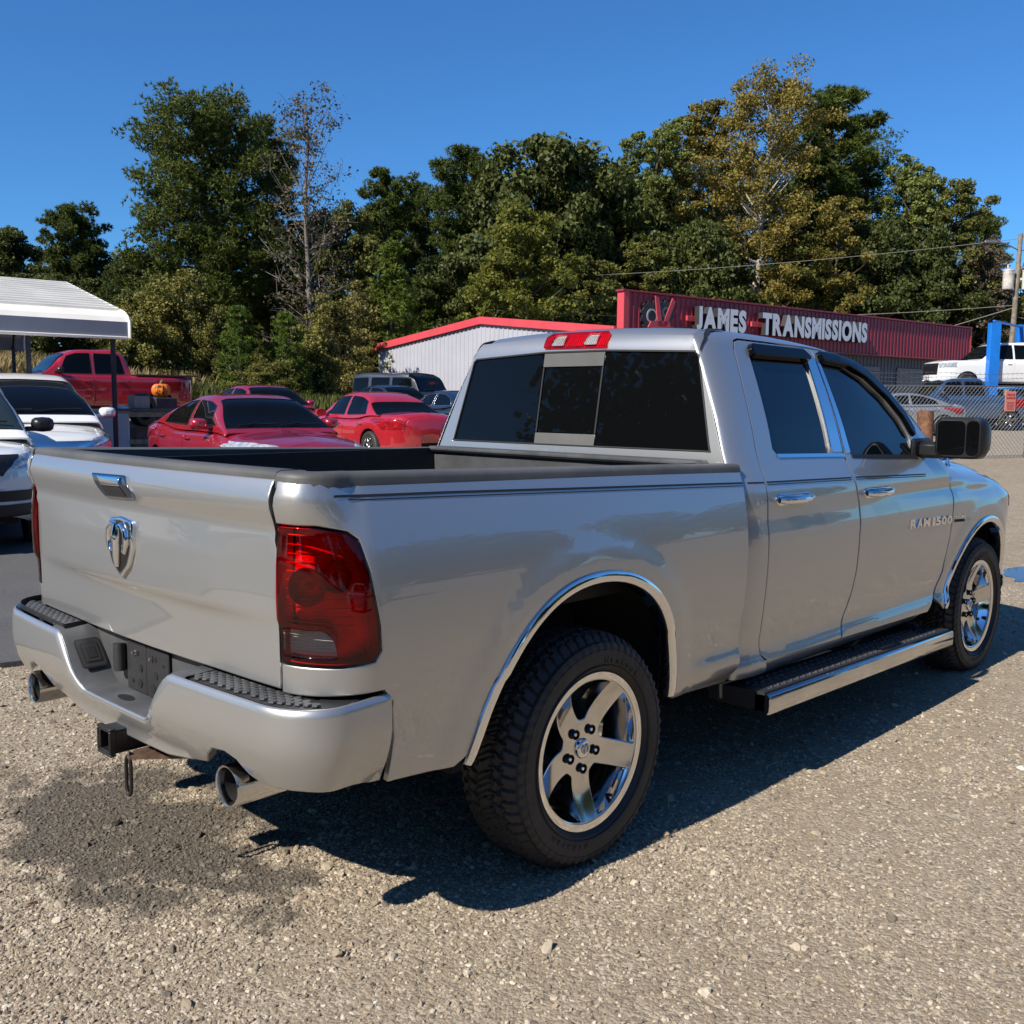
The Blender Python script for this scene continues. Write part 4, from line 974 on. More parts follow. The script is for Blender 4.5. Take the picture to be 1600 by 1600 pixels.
# ---- carport
CP = np.array([4.83, 13.05]); CT = R_(-6); CG = gz(*CP)
CR = thing('carport', 'white metal carport with ribbed roof and dark posts at the left', 'carport', (CP[0], CP[1], 0), CT)
SP, LN = 6.0, 7.5; eb, et, rdz = 2.54, 2.86, 3.66
q = [(-.12, eb), (-.12, et-.06), (-.05, et+.02), (.10, et+.10), (SP/2, rdz), (SP-.10, et+.10), (SP+.05, et+.02), (SP+.12, et-.06), (SP+.12, eb)]
def roof_strip(p0, p1, m, ribs=1, name='roof_sheet'):
    (v0, z0), (v1, z1) = p0, p1; d = np.array([v1-v0, z1-z0]); ln = np.linalg.norm(d); d /= ln; nr = np.array([-d[1], d[0]]); nr = nr if nr[1] > 0 or (abs(nr[1]) < .01 and nr[0]*(v0-SP/2) > 0) else -nr
    prof = []; n = max(1, int(round(ln/.27))) if ribs else 1
    for i in range(n):
        for f, h in (((0,0),(.70,0),(.76,.042),(.94,.042)) if ribs else ((0,0),)): t = (i+f)/n; prof.append(np.array(p0) + d*ln*t + nr*h)
    prof.append(np.array(p1)); V = []
    for v, z in prof: V += [(.22, v, z), (-LN, v, z)]
    F = [(2*i, 2*i+1, 2*i+3, 2*i+2) for i in range(len(prof)-1)]
    return mk(name, V, F, m, CR, smooth=False)
roof_strip(q[0], q[1], 'carport_grey', 0, 'side_panel'); roof_strip(q[1], q[2], 'carport_white', 0); roof_strip(q[2], q[3], 'carport_white', 0)
for i in range(4):
    a, c = np.array(q[3]), np.array(q[4]); roof_strip(a + (c-a)*i/4, a + (c-a)*(i+1)/4, 'carport_white')
    a, c = np.array(q[4]), np.array(q[5]); roof_strip(a + (c-a)*i/4, a + (c-a)*(i+1)/4, 'carport_white')
roof_strip(q[5], q[6], 'carport_white', 0); roof_strip(q[6], q[7], 'carport_white', 0); roof_strip(q[7], q[8], 'carport_grey', 0, 'side_panel')
b = MB(); b.add(tube([(.235, v, z) for v, z in q[:9]], .030, 6)); b.build('gable_trim', 'carport_white', CR)
b = MB(); b.add(box((-LN/2+.1, -.125, eb), (LN+.2, .05, .05), .01)); b.build('eave_rail', 'carport_white', CR)
for v in (0, SP):
    for x in (0, -1.28, -2.75, -4.2, -5.7, -7.2):
        wx, wy = CP + np.array([math.cos(CT)*x - math.sin(CT)*v, math.sin(CT)*x + math.cos(CT)*v]); g = gz(wx, wy) - .05
        b = MB(); b.add(box((x, v, (g + eb)/2 + .05), (.065, .065, eb - g + .1), .006)); b.build('post', 'post_dark', CR)
for x in (0, -1.28, -2.75, -4.2, -5.7, -7.2):
    b = MB(); b.add(tube([(x, 0, eb), (x, .12, et+.02), (x, SP/2, rdz-.06), (x, SP-.12, et+.02), (x, SP, eb)], .03, 4)); b.build('roof_bow', 'post_dark', CR)
# yellow tag on a post
b = MB()
for i in range(5): b.add(box((.0 + .02*math.sin(i*2.1), -.03 - .01*(i % 2), .07*i - .14), (.11 + .03*math.cos(i), .06, .085), .02, rz=.4*i))
M['yellow'] = mat('yellow_cloth', (.62, .52, .02), .7, var=.2, vscale=12)
yw = CP + np.array([math.cos(CT)*-1.95, math.sin(CT)*-1.95]); tag(b.build('yellow_glove', 'yellow', None, angle=50), 'bright yellow work glove hung up under the carport eave', 'glove').location = (yw[0], yw[1], 2.10)
b = MB(); b.add(box((0, 0, 0), (.035, .035, 1.9), .005)); o = b.build('marker_stake', 'post_dark', None); o.location = (yw[0]+.09, yw[1]+.02, gz(*yw) + .93); tag(o, 'thin dark stake carrying the yellow glove', 'stake')
# ---- chain link fence
FA, FB = np.array([18.55, 6.85]), np.array([23.02, 4.72]); fd = (FB-FA); fl_ = np.linalg.norm(fd); fd /= fl_
FA = FA - fd*4.5; fl_ += 4.5
FN = thing('chain_link_fence', 'galvanised chain link fence with barbed wire at the right', 'fence', (FA[0], FA[1], 0), math.atan2(fd[1], fd[0]))
fg = lambda u: gz(*(FA + fd*u)); FH = 1.62
b = MB(); pit = .112
n = int((fl_ + FH)/pit)
for i in range(n):
    for s in (1, -1):
        u0 = i*pit - (FH if s > 0 else 0); z0, z1 = 0., FH; ua, ub = (u0, u0 + FH) if s > 0 else (u0 + FH - FH, u0 - FH)
        ua, ub = (u0, u0+FH) if s > 0 else (u0, u0-FH)
        # clip to the fence length
        t0, t1 = 0., 1.
        for lim in (0., fl_):
            if (ua - lim)*(ub - lim) < 0:
                t = (lim-ua)/(ub-ua)
                inside_start = 0 <= ua <= fl_
                if inside_start: t1 = min(t1, t)
                else: t0 = max(t0, t) if (lim == 0) == (s > 0) else t0
        if not (0 <= ua + (ub-ua)*(t0+t1)/2 <= fl_): continue
        p = lambda t: (ua + (ub-ua)*t, .002*s, fg(min(max(ua + (ub-ua)*t, 0), fl_)) + .04 + FH*t)
        b.add(tube([p(t0), p((t0+t1)/2), p(t1)], .0040, 3, cap=False))
o = b.build('chain_mesh', 'galv', FN, smooth=False); o['kind'] = 'stuff'
for u in (1.6, 4.55, fl_): 
    b = MB(); b.add(tube([(u, .03, fg(u) - .1), (u, .03, fg(u) + (2.1 if u == fl_ else 1.98))], .032 if u == fl_ else .024, 10)); b.add(xf(lathe([(.036,0),(.04,.03),(.02,.06),(0,.065)], 10, 'z'), None, (u, .03, fg(u) + (2.1 if u == fl_ else 1.98)))); b.build('fence_post', 'galv', FN)
b = MB(); b.add(tube([(u, .02, fg(u) + FH + .05) for u in np.linspace(0, fl_, 12)], .02, 8)); b.build('top_rail', 'galv', FN)
for j, h in enumerate((1.76, 1.86, 1.96)):
    b = MB(); b.add(tube([(u, .03, fg(u) + h - .02*math.sin(u*2.3 + j)) for u in np.linspace(0, fl_, 30)], .0045, 4))
    for u in np.arange(.1, fl_, .14): b.add(tube([(u, .01, fg(u)+h-.03), (u+.01, .05, fg(u)+h+.03)], .003, 3)); 
    b.build('barbed_wire', 'galv', FN)
u = fl_ - .60; b = MB(); b.add(box((0, 0, 0), (.32, .012, .46), .003)); SGN = thing('fence_sign', 'faded red notice hung on the chain link near the end post', 'sign', tuple(FA + fd*u) + (fg(u) + 1.33,), math.atan2(fd[1], fd[0]))
o = b.build('sign_board', 'sign_pink', SGN, smooth=False); o.location = (0, -.02, 0)
for j, (s_, sz) in enumerate((('PRIVATE', .062), ('PARKING', .062))):
    V, F = text_mesh(s_, sz, .004, .0015); mk('printed_line', V + [0, -.030, .135 - j*.075], F, 'sign_red', SGN, smooth=False)
for j in range(6):
    b = MB(); b.add(box((0, -.029, -.02 - j*.032), (.24 - .04*(j % 2), .003, .010))); b.build('printed_line', 'sign_red', SGN, smooth=False)
# leaning timber in front of the fence
b = MB(); rr = [.17, .18, .175, .165]; V, F = tube([(0, 0, -.1), (.02, .0, .35), (.05, .02, .75), (.09, .03, 1.12)], rr, 14); V += RNG.normal(0, .010, V.shape); b.add((V, F)); o = b.build('timber_stump', 'wood_brown', None, angle=40)
_p = np.array([19.91, 5.88]); o.location = (_p[0], _p[1], gz(*_p)); o.rotation_euler = (0, .06, .3); tag(o, 'dark brown split timber standing in front of the chain link', 'log')
# ---- two post lift
def lift_col(x, y, h, name, label, z0=None):
    g = gz(x, y); r_ = thing(name, label, 'vehicle lift', (x, y, g), R_(139), None); b = MB()
    b.add(box((0, .10, h/2), (.40, .035, h), .01)); b.add(box((-.185, -.02, h/2), (.035, .24, h), .01)); b.add(box((.185, -.02, h/2), (.035, .24, h), .01)); b.build('column', 'lift_blue', r_)
    b = MB(); b.add(box((0, 0, .02), (.62, .5, .04), .01)); b.build('base_plate', 'lift_blue', r_)
    b = MB(); b.add(box((0, -.02, 1.62), (.30, .20, .7), .02)); b.build('carriage', 'lift_blue', r_); return r_
c1 = lift_col(38.05, 10.67, 4.02, 'lift_column', 'blue lift column in front of the raised white pickup'); c2 = lift_col(41.75, 10.86, 4.12, 'lift_column', 'blue lift column standing behind the raised white pickup')
b = MB(); p0, p1 = Vector((38.05, 10.67, 4.80)), Vector((41.75, 10.86, 4.80)); dv = p1 - p0
b.add(box(tuple((p0+p1)/2), (dv.length + .3, .10, .07), .01, rz=math.atan2(dv.y, dv.x))); o = b.build('lift_crossbeam', 'lift_blue', None); tag(o, 'blue beam joining the tops of both lift columns', 'beam')
for c_, s in ((c1, 1), (c2, -1)):
    for dx in (-1.0, 1.0):
        b = MB(); b.add(tube([(0, -.1*s, 1.55), (dx, .75*s, 1.60)], .06, 6)); b.add(xf(lathe([(0,.0),(.08,.0),(.08,.10),(0,.10)], 12, 'z'), None, (dx, .75*s, 1.58))); b.build('lift_arm', 'lift_blue', c_)
# ---- utility pole and wires
PX, PY = 55.76, 15.62; PG = gz(PX, PY); UP = thing('utility_pole', 'wooden utility pole with two transformers at the right edge', 'utility pole', (PX, PY, PG), R_(-46))
H_ = 10.75 - PG
b = MB(); b.add(tube([(-.28, 0, -.3), (-.1, 0, H_*.5), (0, 0, H_)], [.16, .14, .11], 12)); b.build('pole', 'wood_grey', UP)
for s, m_ in ((-1, 'rust_white'), (1, 'off_white')):
    b = MB(); b.add(xf(lathe([(0,-.5),(.27,-.5),(.28,-.46),(.28,.42),(.30,.44),(.30,.50),(.1,.56),(0,.56)], 18, 'z'), None, (s*.52 - .05, -.1, 7.25))); b.add(tube([(s*.52-.1, -.1, 7.8), (s*.52-.1, -.1, 8.05)], .05, 8)); b.add(box((s*.2, 0, 7.3), (.4, .08, .1))); b.build('transformer', m_, UP)
b = MB(); b.add(tube([(0, 0, H_-.9), (-.9, -.2, H_-.55), (-1.4, -.3, H_-.5)], .035, 6)); b.build('lamp_arm', 'galv', UP); b = MB(); b.add(box((-1.75, -.35, H_-.5), (.7, .24, .14), .05)); b.build('lamp_head', 'galv', UP)
b = MB(); b.add(box((.55, 0, H_-1.75), (1.1, .10, .12), .01)); b.build('cross_arm', 'wood_grey', UP)
for x in (.25, .65, 1.05): b = MB(); b.add(xf(lathe([(.03,0),(.06,.04),(.03,.09),(.05,.13),(0,.16)], 8, 'z'), None, (x, 0, H_-1.69))); b.build('insulator', 'wall_shaded', UP)
M['wire'] = mat('cable', (.22, .21, .17), .6)
def cable(p, q, sag, r, label, n=24):
    p, q = np.array(p, float), np.array(q, float); b = MB(); b.add(tube([p + (q-p)*t - [0, 0, 4*sag*t*(1-t)] for t in np.linspace(0, 1, n)], r, 4)); return tag(b.build('overhead_cable', 'wire', None), label, 'cable')
cable((PX, PY, 10.5), (36.6, 44.9, 8.7), .5, .015, 'upper overhead cable running from the pole top across the trees')
cable((PX, PY, 7.0), (32.0, 44.0, 7.4), .9, .017, 'lower overhead cable running just above the red sign')
cable((PX, PY, 6.9), (49.0, 26.0, 3.0), .0, .022, 'slanting guy cable from the pole down behind the red front')
cable((PX+.1, PY, 10.6), (75, 8, 14.5), .3, .022, 'thin cable rising right from the pole top')
cable((PX+.1, PY, 9.9), (78, 6, 10.5), .3, .022, 'thin cable leaving right below the pole top')
cable((PX+.3, PY, 6.4), (74, 9, 5.0), .3, .025, 'low cable leaving right beneath the transformers')
# ---- clutter by the carport
def clutter(name, label, cat, x, y, rz=0.): return thing(name, label, cat, (x, y, gz(x, y)), rz)
w_ = clutter('chest_freezer', 'large plain white chest standing beside the minivan', 'chest', 5.95, 16.4, R_(-8)); b = MB(); b.add(box((0, 0, .42), (1.15, .65, .84), .03)); b.build('cabinet', 'off_white', w_); b = MB(); b.add(box((0, 0, .87), (1.17, .67, .06), .02)); b.build('lid', 'off_white', w_); b = MB(); b.add(box((.2, -.345, .83), (.14, .02, .04), .006)); b.build('handle', 'chrome', w_)
w_ = clutter('workbench', 'rough timber workbench between the carport post and the red luxury sedan', 'workbench', 6.85, 16.3, R_(-10))
for i in range(4): b = MB(); b.add(box((0, -.30 + i*.2, .92), (1.5, .185, .04), .004)); b.build('plank', 'wood_grey', w_)
for sx in (-.68, .68):
    for sy in (-.32, .32): b = MB(); b.add(box((sx, sy, .45), (.09, .09, .90), .004)); b.build('leg', 'pale_wood', w_)
b = MB(); b.add(box((0, -.34, .30), (1.4, .03, .09))); b.add(box((0, -.34, .84), (1.4, .03, .11))); b.build('rail', 'pale_wood', w_)
bz_ = gz(6.85, 16.3) + .94
def on_bench(o, dx, dy, dz, label, cat):
    c_, s_ = math.cos(R_(-10)), math.sin(R_(-10)); o.location = (6.85 + c_*dx - s_*dy, 16.3 + s_*dx + c_*dy, bz_ + dz); return tag(o, label, cat)
b = MB(); b.add(box((0, 0, .13), (.34, .26, .26), .01)); on_bench(b.build('toolbox', 'galv', None), -.02, .05, 0, 'small grey metal box on the workbench', 'box')
M['white_rag'] = mat('white_rag', (.65, .65, .64), .9, var=.15, vscale=15)
b = MB(); V, F = lathe([(0,.05),(.10,.06),(.18,.03),(.22,.0)], 14, 'z'); V[:, 2] += RNG.normal(0, .012, len(V)); V[:, :2] *= RNG.normal(1, .08, (len(V), 1)); b.add((V, F)); on_bench(b.build('rag', 'white_rag', None), -.45, -.1, .01, 'crumpled white rag at the left end of the workbench', 'rag')
b = MB(); th = np.linspace(0, 2*np.pi, 40, endpoint=False); b.add(xf(lathe([(.20,-.09),(.31,-.10),(.34,-.06),(.34,.06),(.31,.10),(.20,.09)], 30, 'y'), None, (0, 0, .34))); o = b.build('loose_tyre', 'tyre', None); _q = (7.15, 16.9); o.location = (_q[0], _q[1], gz(*_q) + .55); o.rotation_euler = (.1, 0, .4); tag(o, 'loose black tyre propped behind the workbench', 'tyre')
b = MB(); b.add(box((0, 0, .275), (.5, .4, .55), .02)); o = b.build('tyre_block', 'wood_grey', None); o.location = (_q[0], _q[1], gz(*_q)); tag(o, 'wooden block under the loose black tyre', 'block')
# carved pumpkin
M['pumpkin'] = mat('pumpkin_skin', (.66, .16, .012), .45, var=.15, vscale=10); M['stalk'] = mat('pumpkin_stalk', (.16, .15, .05), .8); M['pump_in'] = mat('pumpkin_hollow', (.05, .018, .006), .8)
PKX, PKY, PKZ = 8.0, 17.7, 1.60
pk = clutter('pumpkin_stand', 'dark stand behind the red luxury sedan carrying the carved pumpkin', 'stand', PKX, PKY, 0); _h = PKZ - gz(PKX, PKY); b = MB(); b.add(box((0, 0, _h/2), (.5, .5, _h), .02)); b.build('stand_body', 'post_dark', pk)
PM = thing('carved_pumpkin', 'carved orange pumpkin with a grinning face above the red luxury sedan', 'pumpkin', (PKX, PKY, PKZ), R_(-35))
def pump(q):
    a, t = q[:, 0], q[:, 1]; r = .20*(1 - .09*np.abs(np.sin(a*5))**.6)*np.sin(t)**.85; return np.stack([r*np.cos(a), r*np.sin(a), .155 - .165*np.cos(t) + .02*np.exp(-(t/.4)**2)*0 - .03*np.exp(-((np.pi-t)/.5)**2)], 1)
V, F = grid_surf(pump, np.linspace(0, 2*np.pi, 81), np.linspace(.02, np.pi-.02, 24)); mk('pumpkin_body', V, F, 'pumpkin', PM)
def face_patch(pts): 
    panel('face_opening', pts, pump, 'pump_in', PM, h=.2, edge=.01, fl=0, off=.004, flip=(fnormal(pump, np.array([[4.7, 1.5]]), False)[0, 1] > 0))
for pts in ([(4.15,1.05),(4.45,1.05),(4.42,1.38),(4.2,1.40)], [(4.95,1.05),(5.25,1.05),(5.2,1.40),(4.98,1.38)], [(4.62,1.42),(4.80,1.42),(4.71,1.60)], [(4.0,1.72),(4.3,1.85),(4.7,1.90),(5.1,1.85),(5.4,1.72),(5.2,2.15),(4.7,2.28),(4.2,2.15)]): face_patch(pts)
b = MB(); b.add(tube([(0,0,.29),(.01,0,.34),(.04,.01,.37)], [.03,.022,.02], 7)); b.build('stalk', 'stalk', PM)
# asphalt pad under the white cars, puddle
P = [(-14, 3.05), (-4, 3.02), (-.4, 2.98), (2.0, 3.02), (4.6, 3.1), (5.2, 3.7), (5.4, 8), (5.6, 26), (-14, 26)]
M['asphalt'] = None; t = NT('worn_asphalt'); p = t.pos(); n1 = t.noise(p, 1.1, 6, .65); n2 = t.noise(p, 90, 3, .6)
t.col(t.mix(.35, t.ramp(n1, [(.3, (.050,.050,.052)), (.7, (.095,.092,.088))]), t.ramp(n2, [(.3, (.02,.02,.02)), (.7, (.20,.19,.18))]))); t.pr(Roughness=.85, Normal=t.bump(n2, .6, .006)); M['asphalt'] = t.m
PP = resample(np.array(P, float), .18); PP = PP + RNG.normal(0, .022, PP.shape)*(PP[:, 1:2] < 3.8)
def apt(q): return np.stack([q[:, 0], q[:, 1], ground_z(q[:, 0], q[:, 1]) + .035], 1)
o = panel('asphalt_pad', PP, apt, 'asphalt', None, h=.9, edge=.0, fl=.06, flip=False); struct(o)
t = NT('puddle_water'); t.col((.05, .045, .04)); t.pr(Roughness=.03); t.p.inputs['Specular IOR Level'].default_value = .6; M['puddle'] = t.m
th = np.linspace(0, 2*np.pi, 60, endpoint=False); rr = 1 + .18*np.sin(3*th+1) + .10*np.sin(7*th) + .06*np.sin(13*th+2)
o = panel('puddle', np.stack([7.75 + .95*rr*np.cos(th), -.32 + .34*rr*np.sin(th)], 1), lambda q: np.stack([q[:, 0], q[:, 1], ground_z(q[:, 0], q[:, 1]) + .006], 1), 'puddle', None, h=.3, edge=0, fl=0); struct(o)
# ====================== other vehicles ======================
PAINT = {}
def paint(name, col, metal=.2, rough=.32):
    if name not in M: M[name] = car_paint(name, col, metal, rough, 1., .0, .06)
    return name
M['alloy'] = mat('alloy_wheel', (.42, .42, .43), .28, 1., var=.15, vscale=9)
M['frit'] = mat('window_frame_black', (.012, .012, .013), .35)
M['lamp_glass'] = mat('headlamp_glass', (.50, .52, .54), .06, .35, coat=1., var=.6, vscale=14)
M['amber'] = mat('amber_lens', (.55, .16, .01), .15, coat=1.)
M['tail_red'] = mat('tail_lamp_red', (.28, .006, .010), .12, coat=1., var=.45, vscale=10)
_wheels = {}
def car_wheel(parent, x, y, r, rim_m, spokes=10):
    key = (round(r, 3), rim_m, spokes)
    w = bpy.data.objects.new('wheel', None); COL.objects.link(w); w.parent = parent; w.location = (x, y, r)
    if y > 0: w.rotation_euler = (0, 0, math.pi)
    if key not in _wheels:
        ri = r*.66; b = MB()
        b.add(lathe([(r*.93,.095),(r,.07),(r,-.07),(r*.95,-.095),(r*.82,-.108),(ri*1.03,-.10),(ri*1.0,-.085)], 48, 'y')); t = b.build('tyre', 'tyre', w, angle=50)
        b = MB(); b.add(lathe([(ri,-.09),(ri*1.0,-.102),(ri*.95,-.10),(ri*.90,-.07),(ri*.88,.06)], 48, 'y'))
        for k in range(spokes):
            a = 2*math.pi*k/spokes; b.add(xf(box((ri*.52, -.075, 0), (ri*.80, .03, ri*(.16 if spokes > 6 else .28)), .008), rot('Y', a)))
        b.add(lathe([(0,-.10),(ri*.14,-.10),(ri*.22,-.085),(ri*.24,-.05)], 20, 'y')); rm = b.build('rim', rim_m, w, angle=40)
        b = MB(); b.add(lathe([(0,-.02),(ri*.9,-.02),(ri*.9,.05)], 24, 'y')); bd = b.build('brake_disc', 'dark', w)
        _wheels[key] = (t, rm, bd)
    else:
        for o in _wheels[key]: c = o.copy(); COL.objects.link(c); c.parent = w
    return w
def ccr(Pk, t):
    """catmull-rom through K control points; Pk (K,N), t (N)"""
    K = len(Pk); s = np.clip(t, 0, 1)*(K-1); i = np.clip(np.floor(s).astype(int), 0, K-2); f = s - i; n = np.arange(len(t))
    p1, p2 = Pk[i, n], Pk[i+1, n]; p0 = np.where(i > 0, Pk[np.maximum(i-1, 0), n], 2*p1 - p2); p3 = np.where(i < K-2, Pk[np.minimum(i+2, K-1), n], 2*p2 - p1)
    return .5*((2*p1) + (p2-p0)*f + (2*p0-5*p1+4*p2-p3)*f*f + (3*p1-p0-3*p2+p3)*f**3)
def densify(P, h, closed=True):
    P = np.array(P, float); return resample(P, h) if closed else P
def self_pts(s, u, y0, y1):
    """points just above the foot of the windscreen, for a wiper"""
    q = s.hp[(np.abs(s.hab[:, 0] - u - .05) < .02)]; out = []
    for t in np.linspace(0, 1, 6):
        y = y0 + (y1 - y0)*t; j = np.argmin(np.abs(q[:, 1] - abs(y))); p = q[j]; out.append(np.array([p[0] + .012 - .10*t*(1-t), y, p[2] + .022 + .02*t]))
    return out
class Car:
    B = 1.5
    def __init__(s, name, label, cat, loc, head, L, W, prof, gh, pm, zs=.26, axles=(1.38, -1.38), wr=.32, group=None, roof_w=.60, shoulder=.10, pexp=3.2, boxy=False, crown=.02):
        s.L, s.W, s.zs0, s.pm, s.shoulder, s.pexp, s.crown = L, W, zs, pm, shoulder, pexp, crown
        s.root = thing(name, label, cat, loc, R_(head), group); s.axles, s.wr = axles, wr
        P = np.array(prof, float); d = np.r_[0, np.cumsum(np.hypot(*np.diff(P, axis=0).T))]; fx, fz = cr(d, P[:, 0]), cr(d, P[:, 1])
        s.La = d[-1]; s.fx, s.fz = fx, fz
        G = np.array(gh, float); dg = np.r_[0, np.cumsum(np.hypot(*np.diff(G, axis=0).T))]; s.gx, s.gzf, s.Lg = cr(dg, G[:, 0]), cr(dg, G[:, 1]), dg[-1]
        s.xr = (G[-1, 0], G[0, 0]); s.rw = roof_w*W/2/.5*.5; s.roof_w = roof_w; s.boxy = boxy
        a, b = np.meshgrid(np.linspace(0, s.La, 260), np.linspace(0, s.B, 150), indexing='ij'); s.gab = np.stack([a.ravel(), b.ravel()], 1); s.gp = s.body(s.gab)
        a, b = np.meshgrid(np.linspace(0, s.Lg, 200), np.linspace(0, 1.2, 120), indexing='ij'); s.hab = np.stack([a.ravel(), b.ravel()], 1); s.hp = s.green(s.hab)
    def halfw(s, x):
        q = np.clip(np.abs(x)/(s.L/2 + .015), 0, 1); return s.W/2*(1 - .38*q**(s.pexp*2))*np.clip(1 - q**24, 0, 1)**.5 * (1 - .03*q*q)
    def body(s, ab):
        a, b = ab[:, 0], ab[:, 1]; t = 1 - np.abs(b)/s.B
        x, zt = s.fx(a), s.fz(a); w = np.maximum(s.halfw(x), .02)
        q = np.abs(x)/(s.L/2); zs = s.zs0 + .10*sstep(.80, 1.0, q); zs = np.minimum(zs, zt - .01)
        h = zt - zs; sd = np.minimum(s.shoulder, h*.3); zb = zt - sd
        ky = (.93, .975, .995, 1.0, .992, .955, .86, .5, 0.) if s.boxy else (.88, .955, .985, 1.0, .985, .925, .80, .45, 0.)
        Y = np.stack([w*q_ for q_ in ky]); Z = np.stack([zs, zs+.05*h, zs+.28*h, zs+.60*(zb-zs), zb-.10*(zb-zs), zb, zb+.6*sd, zt-.04*sd, zt+s.crown*np.clip(h*3, 0, 1)])
        y, z = ccr(Y, t), ccr(Z, t)
        return np.stack([x, y*np.sign(b + 1e-9), z], 1)
    def green(s, ab):
        a, b = ab[:, 0], ab[:, 1]; t = 1 - np.abs(b)/1.2
        x, zg = s.gx(a), s.gzf(a); f = s.fx_inv(x); z0 = f - s.shoulder*.55; hh = np.maximum(zg - z0, .01)
        wb = s.halfw(x)*.915; k = np.clip(hh/.45, 0, 1); wr = wb - (1 - s.roof_w/.915*1.0)*s.W/2*k*.9
        Y = np.stack([wb, wb - .30*(wb-wr), wb - .72*(wb-wr), wr*.95, wr*.78, wr*.42, 0*wr]); Z = np.stack([z0, z0+.40*hh, z0+.80*hh, z0+.955*hh, z0+.99*hh, z0+1.01*hh, z0+1.02*hh])
        return np.stack([x, ccr(Y, t)*np.sign(b + 1e-9), ccr(Z, t)], 1)
    def fx_inv(s, x):
        if not hasattr(s, '_t'):
            aa = np.linspace(0, s.La, 600); xx, zz = s.fx(aa), s.fz(aa); k = np.abs(xx) < s.L/2*.96; o = np.argsort(xx[k]); s._t = (xx[k][o], zz[k][o])
        return np.interp(x, *s._t)
    def inv(s, pts, pl='xz', green=False, side=1, filt=None):
        """map a polygon given in side (xz), plan (xy) or end (yz) view to surface parameters"""
        gp, gab = (s.hp, s.hab) if green else (s.gp, s.gab)
        ix = {'xz': (0, 2), 'xy': (0, 1), 'yz': (1, 2)}[pl]; k = np.ones(len(gp), bool)
        if filt is not None: k = filt(gp, gab)
        g, ga = gp[k][:, ix], gab[k]; out = []
        for p in pts:
            q = np.array(p, float); sg = side
            if pl == 'yz': sg = 1 if q[0] >= 0 else -1; q = np.array([abs(q[0]), q[1]])
            if pl == 'xy': sg = 1 if q[1] >= 0 else -1; q = np.array([q[0], abs(q[1])])
            d = ((g - q)**2).sum(1); j = np.argpartition(d, 3)[:3]; w = 1/(d[j] + 1e-6); c = (ga[j]*w[:, None]).sum(0)/w.sum()
            f_ = s.green if green else s.body; e_ = 2e-3; c = np.array([c[0], c[1]])
            for _ in range(5):
                if not (.01 < c[0] < (s.Lg if green else s.La) - .01): break
                pp = f_(np.array([c, c + [e_, 0], c + [0, e_]]))[:, ix]; J = np.stack([pp[1] - pp[0], pp[2] - pp[0]], 1)/e_
                if abs(np.linalg.det(J)) < .03: break
                st = np.linalg.solve(J, q - pp[0]); n_ = np.linalg.norm(st); c = c + st*min(1, .05/max(n_, 1e-9))
            c[1] = np.clip(c[1], 0, 1.2 if green else s.B)
            out.append((c[0], c[1]*sg))
        return np.array(out)
    def side_f(s, gp, ab): return ab[:, 1] > s.B*.36
    def build(s, doors=(), hood=None, deck=None, windows=(), wind=(.04, .30), back=(.80, .965), frames='frit', lamps=(), rim='alloy', spokes=10, mirror_x=None, mirror_m=None, handles=(), parts=(), cover=None, glassm='glass_dark'):
        R = s.root; fn, gf = s.body, s.green; fl = (fnormal(fn, np.array([[s.La*.5, .0]]), False)[0, 2] < 0)
        notch = []
        for ax in s.axles:
            rr = s.wr + .055; th = np.linspace(0, np.pi, 15); notch.append([(ax + rr*math.cos(q), max(s.wr + rr*math.sin(q), s.zs0 + .005)) for q in th])
        hi = lambda sd: [s.inv(n_, 'xz', False, 1, s.side_f)*[1, sd] for n_ in notch]
        N1 = hi(1)
        e = .06
        def edge(sd):
            p = [np.array([[e, s.B*sd]])]
            for q in N1:
                q = q*[1, sd]; q = q[np.argsort(q[:, 0], kind='stable')] if False else q
                p.append(np.array([[q[0][0], s.B*sd]])); p.append(q); p.append(np.array([[q[-1][0], s.B*sd]]))
            p.append(np.array([[s.La - e, s.B*sd]])); return np.concatenate(p)
        holes = []; todo = []
        for d in doors:
            for sd in (1, -1):
                q = s.inv(resample(np.array(d, float), .08), 'xz', False, 1, s.side_f)*[1, sd]; holes.append(inset(ccw(q), -.006)); todo.append(('door', q, None, sd))
        for nm, d in (('hood', hood), ('boot_lid', deck)):
            if d is None: continue
            q = s.inv(resample(np.array(d, float), .08), 'xy', False, 1, lambda g, ab: ab[:, 1] < s.B*.75); holes.append(inset(ccw(q), -.006)); todo.append((nm, q, None, 0))
        O = np.concatenate([edge(1), edge(-1)[::-1]])
        panel('body', O, fn, s.pm, R, holes=holes, h=.11, edge=.004, fl=.03, flip=fl)
        dr = {}
        for nm, q, m_, sd in todo:
            o = panel(nm, q, fn, s.pm, R, h=.11, edge=.006, fl=.02, flip=fl)
            if nm == 'door': dr.setdefault(sd, []).append(o)
        for i, hx in enumerate(handles):
            for sd in (1, -1):
                if i >= len(dr.get(sd, [])): continue
                p = fn(s.inv([hx], 'xz', False, 1, s.side_f)*[1, sd])[0]; b = MB(); b.add(box(p + [0, .015*sd, 0], (.17, .035, .028), .01)); b.build('door_handle', s.pm, dr[sd][i])
        # greenhouse
        for y0, y1 in ((-.60, -.02), (.02, .62)):
            if wind is None: break
            u_ = wind[0]*s.Lg; pts_ = [gp_ for gp_ in self_pts(s, u_, y0, y1)]
            b = MB(); b.add(tube(pts_, .011, 5)); b.build('wiper', 'frit', R)
        gfl = (fnormal(gf, np.array([[s.Lg*.5, .0]]), False)[0, 2] < 0); gh = []; gl = []
        sidef = lambda g, ab: ab[:, 1] > 1.2*.30
